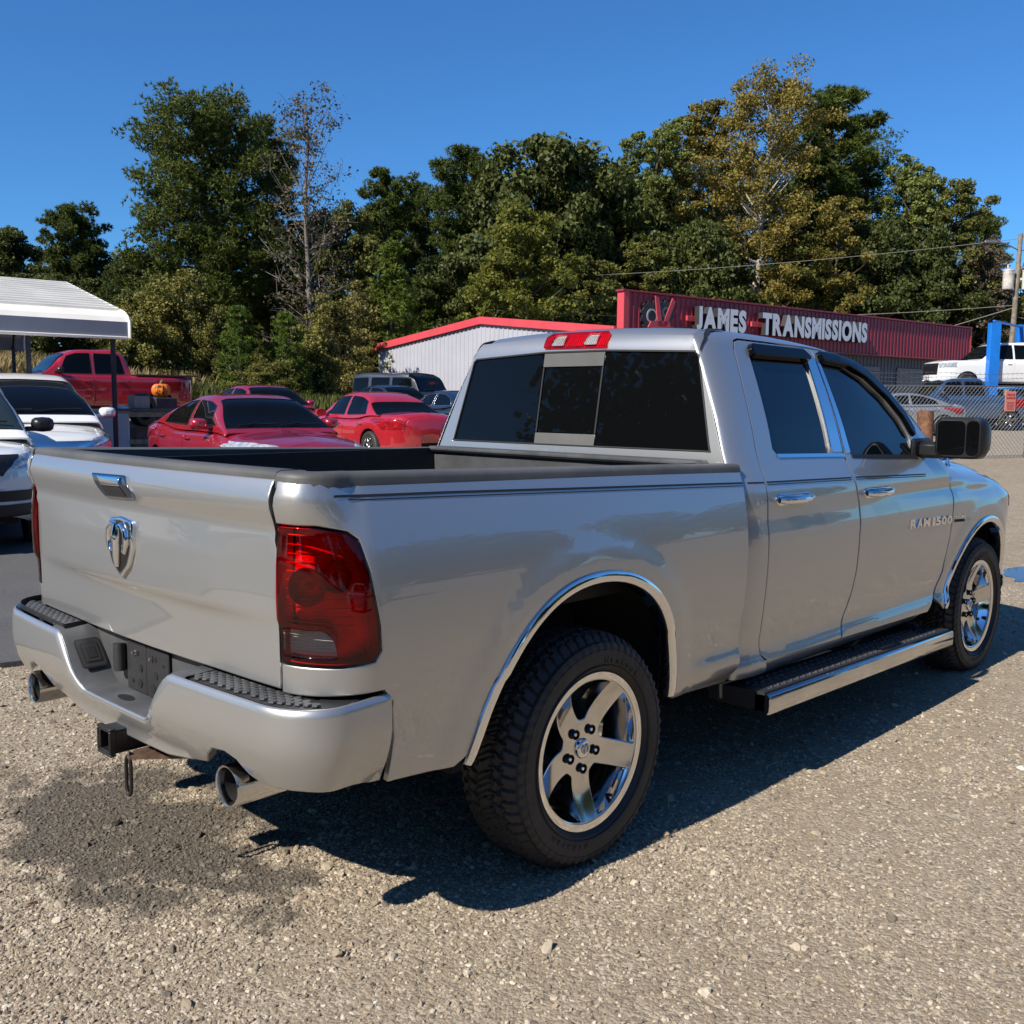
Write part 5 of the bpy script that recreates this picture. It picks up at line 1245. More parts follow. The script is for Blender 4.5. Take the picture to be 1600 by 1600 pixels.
        for w in windows:
            for sd in (1, -1):
                q = s.inv(resample(np.array(w, float), .06), 'xz', True, 1, sidef)*[1, sd]; gl.append(('window_glass', q))
        for nm, rg in (('windscreen', wind), ('rear_window', back)):
            if rg is None: continue
            a0, a1 = rg[0]*s.Lg, rg[1]*s.Lg; k0, k1 = (rg[2], rg[3]) if len(rg) > 2 else (.70, .66)
            gl.append((nm, np.array([(a0, -k0), (a1, -k1), (a1, k1), (a0, k0)])))
        for nm, q in gl: gh.append(inset(ccw(fillet(q, .03)), -.014))
        panel('cabin_shell', [(.0, -1.2), (s.Lg, -1.2), (s.Lg, 1.2), (.0, 1.2)], gf, s.pm, R, holes=gh, h=.11, edge=.003, fl=.02, flip=gfl)
        for nm, q in gl:
            q = fillet(q, .03); g = panel(nm, q, gf, glassm, R, h=.12, edge=.002, fl=0, off=-.004, flip=gfl)
            panel('window_seal', inset(ccw(q), -.012), gf, frames, g, holes=[inset(ccw(q), .004)], h=.12, edge=.002, fl=.004, off=.003, flip=gfl)
        for nm, pl, pts, m_, off in lamps:
            ff = (lambda g, ab: (g[:, 0] > s.L*.28)) if pts[0][-1] == 'f' else (lambda g, ab: (g[:, 0] < -s.L*.28)) if pts[0][-1] == 'r' else s.side_f
            pp = [p[:2] for p in pts]
            for sd in ((1, -1) if min(p[0] for p in pp) > 0 or pl == 'xz' else (0,)):
                if pl == 'xz': q = s.inv(resample(np.array(pp, float), .08), 'xz', False, 1, s.side_f)*[1, sd]
                elif sd: q = s.inv([(sd*a, b) for a, b in resample(np.array(pp, float), .08)], 'yz', False, 1, ff)
                else: q = s.inv(resample(np.array(pp, float), .08), 'yz', False, 1, ff)
                panel(nm, q, fn, m_, R, h=.05, edge=.004, fl=.012, off=off, flip=fl)
        if cover is not None:
            q = s.inv(resample(np.array(cover, float), .2), 'xy', False, 1, lambda g, ab: ab[:, 1] < s.B*.6); panel('bed_liner', q, fn, 'bed_liner', R, h=.15, edge=.004, fl=0, off=.012, flip=fl)
        if mirror_x is not None:
            for sd in (1, -1):
                p = np.array([mirror_x[0], sd*(s.W/2*.93), mirror_x[1]]); b = MB()
                secs = [(.085, .30), (.075, .62), (.03, .95), (-.03, 1.), (-.065, .96), (-.07, .90), (-.068, .5)]
                k = 12; V = []; 
                for dx, sc in secs: V += [p + [dx, sd*(.135 + .115*sc*np.sign(math.cos(v))*abs(math.cos(v))**.65), .035 + .080*sc*np.sign(math.sin(v))*abs(math.sin(v))**.65] for v in np.linspace(0, 2*np.pi, k, endpoint=False)]
                F = [(a*k+i, a*k+(i+1) % k, (a+1)*k+(i+1) % k, (a+1)*k+i) for a in range(6) for i in range(k)] + [tuple(range(k)), tuple(range(6*k, 7*k))[::-1]]
                b.add((np.array(V), F)); b.add(box(p + [0, sd*.02, -.01], (.10, .12, .05), .015)); b.build('wing_mirror', mirror_m or s.pm, R)
        b = MB(); hw = s.W/2 - .27
        b.add(box(((s.axles[0]+s.axles[1])/2, 0, s.zs0 + .14), (s.axles[0]-s.axles[1]-2*s.wr-.16, s.W-.28, .22))); b.add(box((0, 0, .42), (s.L*.86, 2*hw*.92, .30)))
        b.add(box(((s.xr[0]+s.xr[1])/2, 0, (s.zs0 + float(s.fx_inv(0)))/2 + .18), ((s.xr[1]-s.xr[0])*.72, s.W*.72, .55), .05)); b.build('underbody', 'dark', R)
        for ax in s.axles:
            for sd in (1, -1): car_wheel(R, ax, sd*(s.W/2 - .115), s.wr, rim, spokes)
        return s
def place(x, y, dz=0.): return (x, y, gz(x, y) + dz)
# typical outlines (nose to tail)
SEDAN = lambda L, bz=1.0, hz=.80, dk=1.0: [(L/2-.03,.36),(L/2,.50),(L/2-.02,.64),(L/2-.16,hz-.06),(L/2-.55,hz+.05),(L/2-1.1,bz-.08),(L/2-1.45,bz-.02),(.4,bz),(-.8,bz+.02),(-L/2+1.15,dk+.03),(-L/2+.55,dk+.03),(-L/2+.16,dk+.005),(-L/2+.07,dk-.05),(-L/2+.03,.80),(-L/2,.62),(-L/2+.01,.48),(-L/2+.04,.38)]
def sedan_gh(L, bz, H, x0, x1, x2, x3): return [(x0,bz-.06),(x0-.35,bz+.14),(x1+.12,H-.10),(x1-.10,H-.03),((x1+x2)/2,H),(x2+.15,H-.035),(x2-.15,H-.12),(x3+.35,bz+.16),(x3,bz-.02)]
RED = paint('metallic_red', (.36, .006, .022), .35, .30); RED2 = paint('bright_red', (.42, .008, .018), .1, .30); MAROON = paint('maroon', (.16, .012, .020), .3); WHITE = paint('white_paint', (.82, .82, .80), 0., .35); WHITE2 = paint('pearl_white', (.80, .80, .78), .0, .3); SILV = paint('plain_silver', (.36, .37, .38), .6); NAVY = paint('navy_blue', (.012, .018, .040), .3, .28); BLACKB = paint('blue_black', (.010, .014, .026), .3, .25); GRAPH = paint('graphite', (.035, .036, .040), .3, .38); BLUE = paint('mid_blue', (.028, .075, .17), .4); CRIM = paint('pickup_red', (.40, .005, .016), .15, .32); GREYV = paint('grey_van_paint', (.10, .105, .11), .3)
PARK = 'cars parked for sale in the yard'
def sedan(name, label, loc, head, L, W, H, pm, bz=1.0, hz=.80, dk=1.0, x=(1.15, .35, -.75, -1.65), rim='alloy', spokes=10, win=None, **kw):
    c = Car(name, label, 'car', loc, head, L, W, SEDAN(L, bz, hz, dk), sedan_gh(L, bz, H, *x), pm, axles=(L*.285, -L*.285), wr=.325, group=PARK)
    x0, x1, x2, x3 = x; bp = (x1+x2)/2 - .02; t = H - bz
    w1 = [(x0-.42,bz+.03),(x0-.62,bz+.11),(x1+.08,H-.17),(x1-.15,H-.105),(bp+.05,H-.085),(bp+.07,bz+.025)]
    w2 = [(bp-.05,bz+.025),(bp-.03,H-.085),(x2+.15,H-.11),(x2-.18,H-.20),(x3+.55,bz+.13),(x3+.50,bz+.04)]
    d1 = [(x0-.30,bz-.10),(x0-.22,.62),(x0-.30,.36),(bp+.02,.34),(bp+.0,.6),(bp+.01,bz-.09)]; d2 = [(bp-.005,bz-.09),(bp-.015,.6),(bp+.005,.34),(-L*.285+.42,.36),(-L*.285+.36,.55),(-L*.285+.10,.74),(x3+.52,bz-.08)]
    hl = [(W/2*.52,hz-.10,'f'),(W/2*.60,hz-.02),(W/2*.90,hz+.02),(W/2*.985,hz-.05),(W/2*.93,hz-.13)]
    tl = [(W/2*.58,dk-.12,'r'),(W/2*.60,dk-.27),(W/2*.92,dk-.28),(W/2*.96,dk-.12),(W/2*.90,dk-.06)]
    lamps = [('head_lamp','yz',hl,'lamp_glass',.006),('tail_lamp','yz',tl,'tail_red',.008),('grille','yz',[(-.42,hz-.20,'f'),(.42,hz-.20),(.48,hz-.06),(-.48,hz-.06)],'frit',.006),('bumper_intake','yz',[(-.55,.34,'f'),(.55,.34),(.62,.46),(-.62,.46)],'frit',.006)]
    c.build(doors=(d1, d2), hood=[(L/2-.22,-.62),(L/2-.30,.0),(L/2-.22,.62),(x0+.12,.70),(x0+.12,-.70)], deck=[(x3-.06,-.60),(x3-.06,.60),(-L/2+.10,.58),(-L/2+.10,-.58)], windows=(w1, w2), lamps=lamps, rim=rim, spokes=spokes, mirror_x=(x0-.52, bz+.01), handles=((bp+.20, bz-.17), (x3+.62, bz-.16)), **kw)
    return c
CAD = sedan('sedan', 'metallic red luxury sedan facing the silver truck, just behind its bed', place(5.37, 9.89), -98, 4.86, 1.84, 1.46, RED, 1.01, .83, 1.06, spokes=7)
sedan('sedan', 'crimson sedan showing only its roof and windows behind the luxury sedan', place(11.1, 18.6), -96, 4.70, 1.80, 1.46, RED, .99, .80, 1.02)
KIA = sedan('sedan', 'bright red sedan turned away, its tail lamp and boot lid towards the silver cab', place(10.77, 13.80), 80, 4.50, 1.72, 1.42, RED2, .94, .72, .97, x=(1.18, .40, -.72, -1.55))
sedan('sedan', 'dark navy sedan in front of the grey off-roader, facing right', place(16.6, 20.3), -96, 4.7, 1.78, 1.50, NAVY, 1.0, .80, 1.03)
sedan('sedan', 'blue black sedan with bright window trim beside the silver cab', place(16.1, 17.1), 78, 4.75, 1.80, 1.40, BLACKB, .97, .78, 1.0, frames='alu')
sedan('sedan', 'maroon sedan whose roof shows under the carport', place(4.4, 24.2), -95, 4.6, 1.78, 1.44, MAROON)
sedan('sedan', 'grey sedan behind the chain link fence, left of the blue pickup', place(30.80, 11.29), 137, 4.6, 1.78, 1.40, SILV)
# white crossover with black lower trim, nearest on the left
def suv(name, label, loc, head, L, W, H, pm, bz, hz, mir=None, glassm='glass_dark', x=(1.35, .35, -1.7, -2.15), low=False, cat='car', lampy=.0):
    prof = [(L/2-.05,.34),(L/2,.50),(L/2-.01,.66),(L/2-.07,hz-.06),(L/2-.22,hz),(L/2-.65,hz+.07),(L/2-1.15,bz-.06),(L/2-1.4,bz),(0,bz+.01),(-L/2+.8,bz+.04),(-L/2+.22,bz+.03),(-L/2+.07,bz-.05),(-L/2+.02,.75),(-L/2,.60),(-L/2+.02,.46),(-L/2+.06,.38)]
    x0, x1, x2, x3 = x
    gh = [(x0,bz-.06),(x0-.35,bz+.17),(x1+.10,H-.12),(x1-.15,H-.04),((x1+x2)/2,H),(x2+.2,H-.03),(x2-.05,H-.12),(x3+.15,bz+.25),(x3+.02,bz+.02)]
    c = Car(name, label, cat, loc, head, L, W, prof, gh, pm, zs=.27, axles=(L*.29, -L*.29), wr=.35, group=PARK, roof_w=.66)
    bp = (x1+x2)/2 + .15
    w1 = [(x0-.42,bz+.03),(x0-.62,bz+.14),(x1+.08,H-.20),(x1-.15,H-.12),(bp+.05,H-.10),(bp+.05,bz+.03)]; w2 = [(bp-.05,bz+.03),(bp-.05,H-.10),(bp-.85,H-.11),(bp-.88,bz+.04)]; w3 = [(bp-.98,bz+.05),(bp-.96,H-.12),(x2+.02,H-.16),(x3+.42,bz+.10)]
    d1 = [(x0-.30,bz-.09),(x0-.24,.60),(x0-.32,.36),(bp+.02,.34),(bp,.6),(bp+.01,bz-.08)]; d2 = [(bp-.005,bz-.08),(bp-.01,.6),(bp+.005,.34),(-L*.29+.46,.36),(-L*.29+.38,.60),(-L*.29+.12,.78),(bp-.90,bz-.08)]
    hl = [(W/2*.50,hz-.14,'f'),(W/2*.58,hz-.05),(W/2*.90,hz+.0),(W/2*.985,hz-.06),(W/2*.92,hz-.16)]
    lamps = [('head_lamp','yz',hl,'lamp_glass',.006),('tail_lamp','yz',[(W/2*.72,.78,'r'),(W/2*.95,.78),(W/2*.92,bz+.0),(W/2*.75,bz+.0)],'tail_red',.008)]
    if low: lamps += [('grille','yz',[(-.46,hz-.22,'f'),(.46,hz-.22),(.62,hz-.03),(-.62,hz-.03)],'frit',.008),('lower_grille','yz',[(-.70,.50,'f'),(.70,.50),(.80,.60),(-.80,.60)],'frit',.010),('bumper_valance','yz',[(-.86,.36,'f'),(.86,.36),(.88,.47),(-.88,.47)],'frit',.012)]
    else: lamps += [('grille','yz',[(-.50,hz-.20,'f'),(.50,hz-.20),(.60,hz-.08),(-.60,hz-.08)],'chrome',.008)]
    c.build(doors=(d1, d2), hood=[(L/2-.20,-.66),(L/2-.14,.0),(L/2-.20,.66),(x0+.12,.72),(x0+.12,-.72)], windows=(w1, w2, w3), lamps=lamps, mirror_x=(x0-.55, bz+.02), mirror_m=mir, handles=((bp+.2, bz-.18), (bp-.65, bz-.17)), back=(.86, .965), glassm=glassm)
    return c
SUVA = suv('crossover', 'white crossover with black mirror at the left edge, beside the silver tailgate', place(.98, 9.12), -104, 4.60, 1.86, 1.70, WHITE, 1.13, .96, 'frit', 'glass_clear', low=True)
b = MB(); b.add(xf(lathe([(.0,.0),(.075,.0),(.082,.006),(.082,.012),(.066,.014),(.062,.008),(0,.006)], 32, 'x'), rot('Y', 0), (2.268, 0, .80)))
b.add(tube([(2.285, .055*math.cos(a), .80 + .024*math.sin(a)) for a in np.linspace(0, 2*np.pi, 20, endpoint=False)], .006, 6, closed=True)); b.add(tube([(2.285, .022*math.cos(a), .80 + .055*math.sin(a)) for a in np.linspace(0, 2*np.pi, 20, endpoint=False)], .006, 6, closed=True))
b.build('bonnet_badge', 'chrome', SUVA.root, angle=60)
suv('minivan', 'white minivan nosed in under the carport edge, behind the white crossover', place(3.15, 12.6), -102, 4.9, 1.95, 1.66, WHITE2, 1.06, .84, None, 'glass_dark', (1.55, .40, -1.9, -2.35), cat='minivan')
suv('crossover', 'pale silver car under the carport with only its roof and bonnet showing', place(2.7, 18.6), -94, 4.6, 1.82, 1.58, SILV, 1.02, .84)
# tall grey van at the far left
van = Car('van', 'tall dark grey van parked under the carport roof at the left edge', 'van', place(3.3, 26.3), -95, 5.4, 2.0, [(2.66,.36),(2.70,.55),(2.66,.80),(2.50,1.0),(2.0,1.18),(1.6,1.25),(0,1.26),(-2.4,1.26),(-2.62,1.2),(-2.70,.8),(-2.70,.5),(-2.66,.40)], [(1.9,1.14),(1.3,1.75),(.95,2.25),(.6,2.42),(0,2.5),(-2.2,2.5),(-2.52,2.44),(-2.62,2.2),(-2.66,1.2)], GREYV, axles=(1.75,-1.6), wr=.35, roof_w=.78)
van.build(windows=([(1.15,1.32),(.85,2.0),(.2,2.0),(.2,1.32)],), lamps=[('head_lamp','yz',[(.60,.82,'f'),(.62,.98),(.92,1.0),(.95,.84)],'lamp_glass',.006)], mirror_x=(1.2, 1.35), mirror_m='frit', back=None)
# pickups
def pickup(name, label, loc, head, pm, L=5.85, W=2.0, H=1.92, bz=1.24, hz=1.12, cab=(1.35, .55, -.85, -1.02), bedz=1.265, grp='pickups standing about the yard', rim='alloy', two=True, z0=0., wr=.39, hoodx=.0):
    x0, x1, x2, x3 = cab
    prof = [(L/2-.06,.46),(L/2,.62),(L/2,.90),(L/2-.06,hz-.06),(L/2-.20,hz),(L/2-.9,hz+.06),(x0+.1,bz-.01),(x0-.3,bz+.01),(x3+.3,bz+.015),(x3,bz+.018),(x3-.12,bedz),(x3-.5,bedz),(-1.6,bedz),(-2.2,bedz),(-L/2+.25,bedz),(-L/2+.06,bedz-.01),(-L/2+.015,bedz-.06),(-L/2,.95),(-L/2,.72),(-L/2+.03,.60),(-L/2+.06,.52)]
    gh = [(x0,bz-.06),(x0-.32,bz+.20),(x1+.12,H-.13),(x1-.12,H-.04),((x1+x2)/2,H),(x2+.08,H-.03),(x2-.03,H-.10),(x3+.04,bz+.25),(x3,bz+.0)]
    c = Car(name, label, 'pickup truck', loc, head, L, W, prof, gh, pm, zs=.42, axles=(L*.315, -L*.30), wr=wr, group=grp, roof_w=.70, shoulder=.05, pexp=7, boxy=True)
    bp = (x1 + x2)/2 + .12
    w1 = [(x0-.40,bz+.04),(x0-.58,bz+.15),(x1+.06,H-.20),(x1-.16,H-.12),(bp+.05,H-.11),(bp+.05,bz+.04)]; w2 = [(bp-.05,bz+.04),(bp-.05,H-.11),(x2+.16,H-.12),(x2+.10,H-.18),(x3+.18,bz+.05)]
    d1 = [(x0-.26,bz-.07),(x0-.2,.75),(x0-.26,.52),(bp+.02,.50),(bp,.8),(bp+.01,bz-.06)]; d2 = [(bp-.005,bz-.06),(bp-.01,.8),(bp+.005,.50),(x3+.08,.50),(x3+.08,bz-.06)]
    lamps = [('head_lamp','yz',[(W/2*.62,hz-.24,'f'),(W/2*.62,hz-.06),(W/2*.96,hz-.04),(W/2*.97,hz-.22)],'lamp_glass',.006),('tail_lamp','yz',[(W/2*.80,.84,'r'),(W/2*.80,bedz-.10),(W/2*.985,bedz-.10),(W/2*.99,.84)],'tail_red',.008),('grille','yz',[(-.55,.72,'f'),(.55,.72),(.60,hz-.06),(-.60,hz-.06)],'frit',.006),
             ('side_tail_lamp','xz',[(-L/2+.02,.86),(-L/2+.02,bedz-.10),(-L/2+.16,bedz-.10),(-L/2+.14,.86)],'tail_red',.006)]
    c.build(doors=(d1, d2), windows=(w1, w2), lamps=lamps, mirror_x=(x0-.50, bz+.08), mirror_m='frit', handles=((bp+.22, bz-.16), (x3+.32, bz-.16)), back=(.905, .975, .80, .80), wind=(.05, .30, .72, .68), cover=[(x3-.22,-W/2*.80),(x3-.22,W/2*.80),(-L/2+.10,W/2*.80),(-L/2+.10,-W/2*.80)], rim=rim, spokes=6)
    return c
F1 = pickup('pickup_truck', 'red crew cab pickup seen side on beyond the carport', place(9.21, 24.51), 173, CRIM)
# black rail caps along the red bed
for s in (1, -1):
    b = MB(); b.add(box((-1.98, s*.90, 1.272), (1.74, .12, .04), .012)); b.build('bed_rail_cap', 'black_plastic', F1.root)
pickup('pickup_truck', 'blue pickup parked behind the chain link fence under the lift', place(36.70, 11.64), 137, BLUE)
pickup('pickup_truck', 'white pickup raised on the blue two post lift', (39.50, 10.89, 2.06), 139, WHITE, H=1.98, bz=1.30, hz=1.22, wr=.40)
# dark off-roader with flat panels
jp = Car('off_roader', 'dark grey boxy off-roader against the grey building wall', 'off-roader', place(19.21, 22.34), -76, 4.5, 1.85,
    [(2.16,.56),(2.22,.66),(2.22,.80),(2.18,1.08),(2.05,1.16),(1.2,1.20),(.75,1.21),(0,1.20),(-1.9,1.20),(-2.1,1.19),(-2.17,1.1),(-2.2,.8),(-2.2,.62),(-2.15,.56)], [(.82,1.13),(.66,1.45),(.52,1.74),(.35,1.83),(-.5,1.86),(-1.8,1.86),(-2.0,1.82),(-2.06,1.70),(-2.12,1.16)], GRAPH, zs=.50, axles=(1.45,-1.45), wr=.41, roof_w=.82, shoulder=.05, pexp=8, boxy=True)
jp.build(doors=([(.50,1.14),(.50,.62),(-.38,.60),(-.38,1.14)], [(-.40,1.14),(-.40,.60),(-1.0,.62),(-1.22,.95),(-1.22,1.14)]), windows=([(.48,1.25),(.40,1.70),(-.32,1.72),(-.34,1.25)], [(-.46,1.25),(-.44,1.72),(-1.16,1.72),(-1.18,1.25)], [(-1.32,1.25),(-1.30,1.72),(-1.92,1.70),(-1.98,1.27)]), lamps=[('head_lamp','yz',[(.52,.86,'f'),(.52,1.04),(.70,1.04),(.70,.86)],'lamp_glass',.006)], mirror_x=(.42, 1.28), mirror_m='frit', wind=(.04, .24, .78, .78), back=(.86, .95, .80, .80))

# two cars across the lane behind the photographer: the paint of the truck mirrors them
suv('crossover', 'white crossover across the lane, seen only mirrored in the silver bed side', place(-1.2, -11.5), 168, 4.6, 1.86, 1.70, WHITE, 1.13, .96)
sedan('sedan', 'silver sedan across the lane, out of view, added for the silver doors to mirror', place(5.6, -12.0), 172, 4.7, 1.80, 1.46, SILV)  # unseen sedan added so the doors have something to mirror
# ====================== woods ======================
def leaf_mat(name, cols, trans=.35):
    t = NT(name); rnd = t.new('ShaderNodeNewGeometry').outputs['Random Per Island']; oi = t.new('ShaderNodeObjectInfo').outputs['Random']
    n = t.noise(t.pos(), .55, 3, .6)
    f = t.math('ADD', t.math('MULTIPLY', rnd, .55), t.math('ADD', t.math('MULTIPLY', n, .55), t.math('MULTIPLY', t.math('ADD', oi, -.5), .22)))
    f = t.math('ADD', f, -.05); k = len(cols); c = t.ramp(f, [((i+.5)/k, c_) for i, c_ in enumerate(cols)])
    d = t.new('ShaderNodeBsdfPrincipled', Roughness=.55); t.set(d, 'Base Color', c); d.inputs['Specular IOR Level'].default_value = .25
    tr = t.new('ShaderNodeBsdfTranslucent'); t.set(tr, 'Color', t.mix(.5, c, (.14, .15, .03), 'MIX'))
    mx = t.new('ShaderNodeMixShader'); mx.inputs[0].default_value = trans; t.t.links.new(d.outputs[0], mx.inputs[1]); t.t.links.new(tr.outputs[0], mx.inputs[2]); t.t.links.new(mx.outputs[0], t.out.inputs[0]); return t.m
M['lf_pine'] = leaf_mat('pine_needles', [(0.041,0.063,0.012),(0.082,0.109,0.019),(0.140,0.163,0.027)], .2)
M['lf_ypine'] = leaf_mat('young_pine_needles', [(0.067,0.102,0.014),(0.132,0.171,0.023),(0.204,0.229,0.037)], .25)
M['lf_oak'] = leaf_mat('dark_oak_leaves', [(0.036,0.051,0.014),(0.069,0.086,0.020),(0.128,0.135,0.032)], .25)
M['lf_oak2'] = leaf_mat('olive_leaves', [(0.069,0.079,0.018),(0.131,0.138,0.030),(0.222,0.202,0.049)], .3)
M['lf_yellow'] = leaf_mat('yellow_green_leaves', [(.072,.094,.015),(.138,.156,.023),(.225,.212,.036)], .4)
M['lf_poplar'] = leaf_mat('pale_poplar_leaves', [(0.095,0.127,0.030),(0.171,0.199,0.046),(0.270,0.281,0.074)], .35)
M['lf_gold'] = leaf_mat('golden_leaves', [(0.111,0.109,0.026),(0.212,0.172,0.034),(0.318,0.224,0.050)], .35)
M['lf_bare'] = leaf_mat('brown_leaves', [(.075,.062,.045),(.135,.108,.075),(.20,.16,.115)], .3)
M['lf_cedar'] = leaf_mat('cedar_foliage', [(0.059,0.101,0.014),(0.120,0.180,0.022),(0.190,0.243,0.035)], .25)
M['lf_cedar2'] = leaf_mat('dark_cedar_foliage', [(0.032,0.049,0.014),(0.059,0.082,0.019),(0.101,0.120,0.027)], .2)
M['lf_shrub'] = leaf_mat('thicket_leaves', [(0.081,0.086,0.022),(0.171,0.164,0.035),(0.300,0.254,0.068)], .3)
M['lf_shrub2'] = leaf_mat('sapling_leaves', [(0.101,0.098,0.027),(0.200,0.180,0.046),(0.321,0.254,0.081)], .3)
M['bark'] = mat('grey_bark', (.085, .068, .052), .9, var=.4, vscale=3, bump=.4, gscale=6)
M['bark_dull'] = mat('dull_grey_bark', (.15, .128, .11), .9, var=.3, vscale=3)
M['bark_pale'] = mat('pale_bark', (.30, .27, .23), .85, var=.3, vscale=3)
SPEC = { # crown base, branch count, branch elevation, profile, clump r, leaves per clump, leaf size, needles?
 'pine':  dict(h0=.28, nb=62, el=.35, prof='pine', cr=.112, nl=400, ls=0.196, nd=True, m='lf_pine', cl=4),
 'bigpine': dict(h0=.30, nb=84, el=.35, prof='pine', cr=.112, nl=330, ls=0.206, nd=True, m='lf_pine', cl=6),
 'ypine': dict(h0=.08, nb=60, el=.55, prof='cone', cr=.10, nl=93, ls=0.240, nd=True, m='lf_ypine', cl=3),
 'oak':   dict(h0=.12, nb=46, el=.55, prof='dome', cr=.115, nl=218, ls=0.160, nd=False, m='lf_oak', cl=4),
 'oak2':  dict(h0=.10, nb=42, el=.65, prof='oval', cr=.11, nl=196, ls=0.160, nd=False, m='lf_oak2', cl=4),
 'yellow':dict(h0=.05, nb=46, el=.75, prof='oval', cr=.11, nl=203, ls=0.160, nd=False, m='lf_yellow', cl=4),
 'poplar':dict(h0=.10, nb=60, el=.8, prof='oval', cr=.095, nl=174, ls=0.160, nd=False, m='lf_poplar', cl=4),
 'gold':  dict(h0=.20, nb=64, el=.75, prof='oval', cr=.095, nl=160, ls=0.152, nd=False, m='lf_gold', cl=4),
 'gold2': dict(h0=.05, nb=40, el=.5, prof='oval', cr=.10, nl=130, ls=0.152, nd=False, m='lf_gold', cl=4),
 'brown': dict(h0=.10, nb=40, el=.7, prof='oval', cr=.10, nl=116, ls=0.144, nd=False, m='lf_bare', cl=4),
 'bare':  dict(h0=.14, nb=58, el=.85, prof='oval', cr=.13, nl=17, ls=0.128, nd=False, m='lf_bare', cl=5),
 'cedar': dict(h0=.0, nb=110, el=.95, prof='cedar', cr=.085, nl=93, ls=0.120, nd=True, m='lf_cedar', cl=2),
 'cedar2':dict(h0=.02, nb=70, el=.8, prof='cone', cr=.10, nl=124, ls=0.176, nd=True, m='lf_cedar2', cl=3),
 'shrub': dict(h0=.0, nb=50, el=.9, prof='bush', cr=.16, nl=174, ls=0.104, nd=False, m='lf_shrub', cl=3),
 'shrub2':dict(h0=.0, nb=46, el=1.1, prof='bush', cr=.14, nl=116, ls=0.096, nd=False, m='lf_shrub2', cl=3)}
def profile(kind, t, rng):
    if kind == 'pine': return (np.clip(1 - ((t-.45)/.60)**2, 0, 1)**.42) * rng.uniform(.55, 1.10)
    if kind == 'dome': return np.sqrt(np.clip(1 - ((t-.38)/.63)**2, 0, 1)) * rng.uniform(.72, 1.05)
    if kind == 'oval': return np.sqrt(np.clip(1 - ((t-.42)/.60)**2, 0, 1)) * rng.uniform(.6, 1.05)
    if kind == 'spire': return np.clip(1 - ((t-.30)/.72)**2, 0, 1)**.8 * rng.uniform(.5, 1.12)
    if kind == 'cone': return np.clip(1.02 - t, .04, 1)**.8 * rng.uniform(.75, 1.08)
    if kind == 'cedar': return np.clip(1 - ((t-.12)/.90)**2, .02, 1)**.9 * rng.uniform(.75, 1.1)
    return np.sqrt(np.clip(1 - ((t-.25)/.78)**2, 0, 1)) * rng.uniform(.6, 1.1)
_tmesh = {}
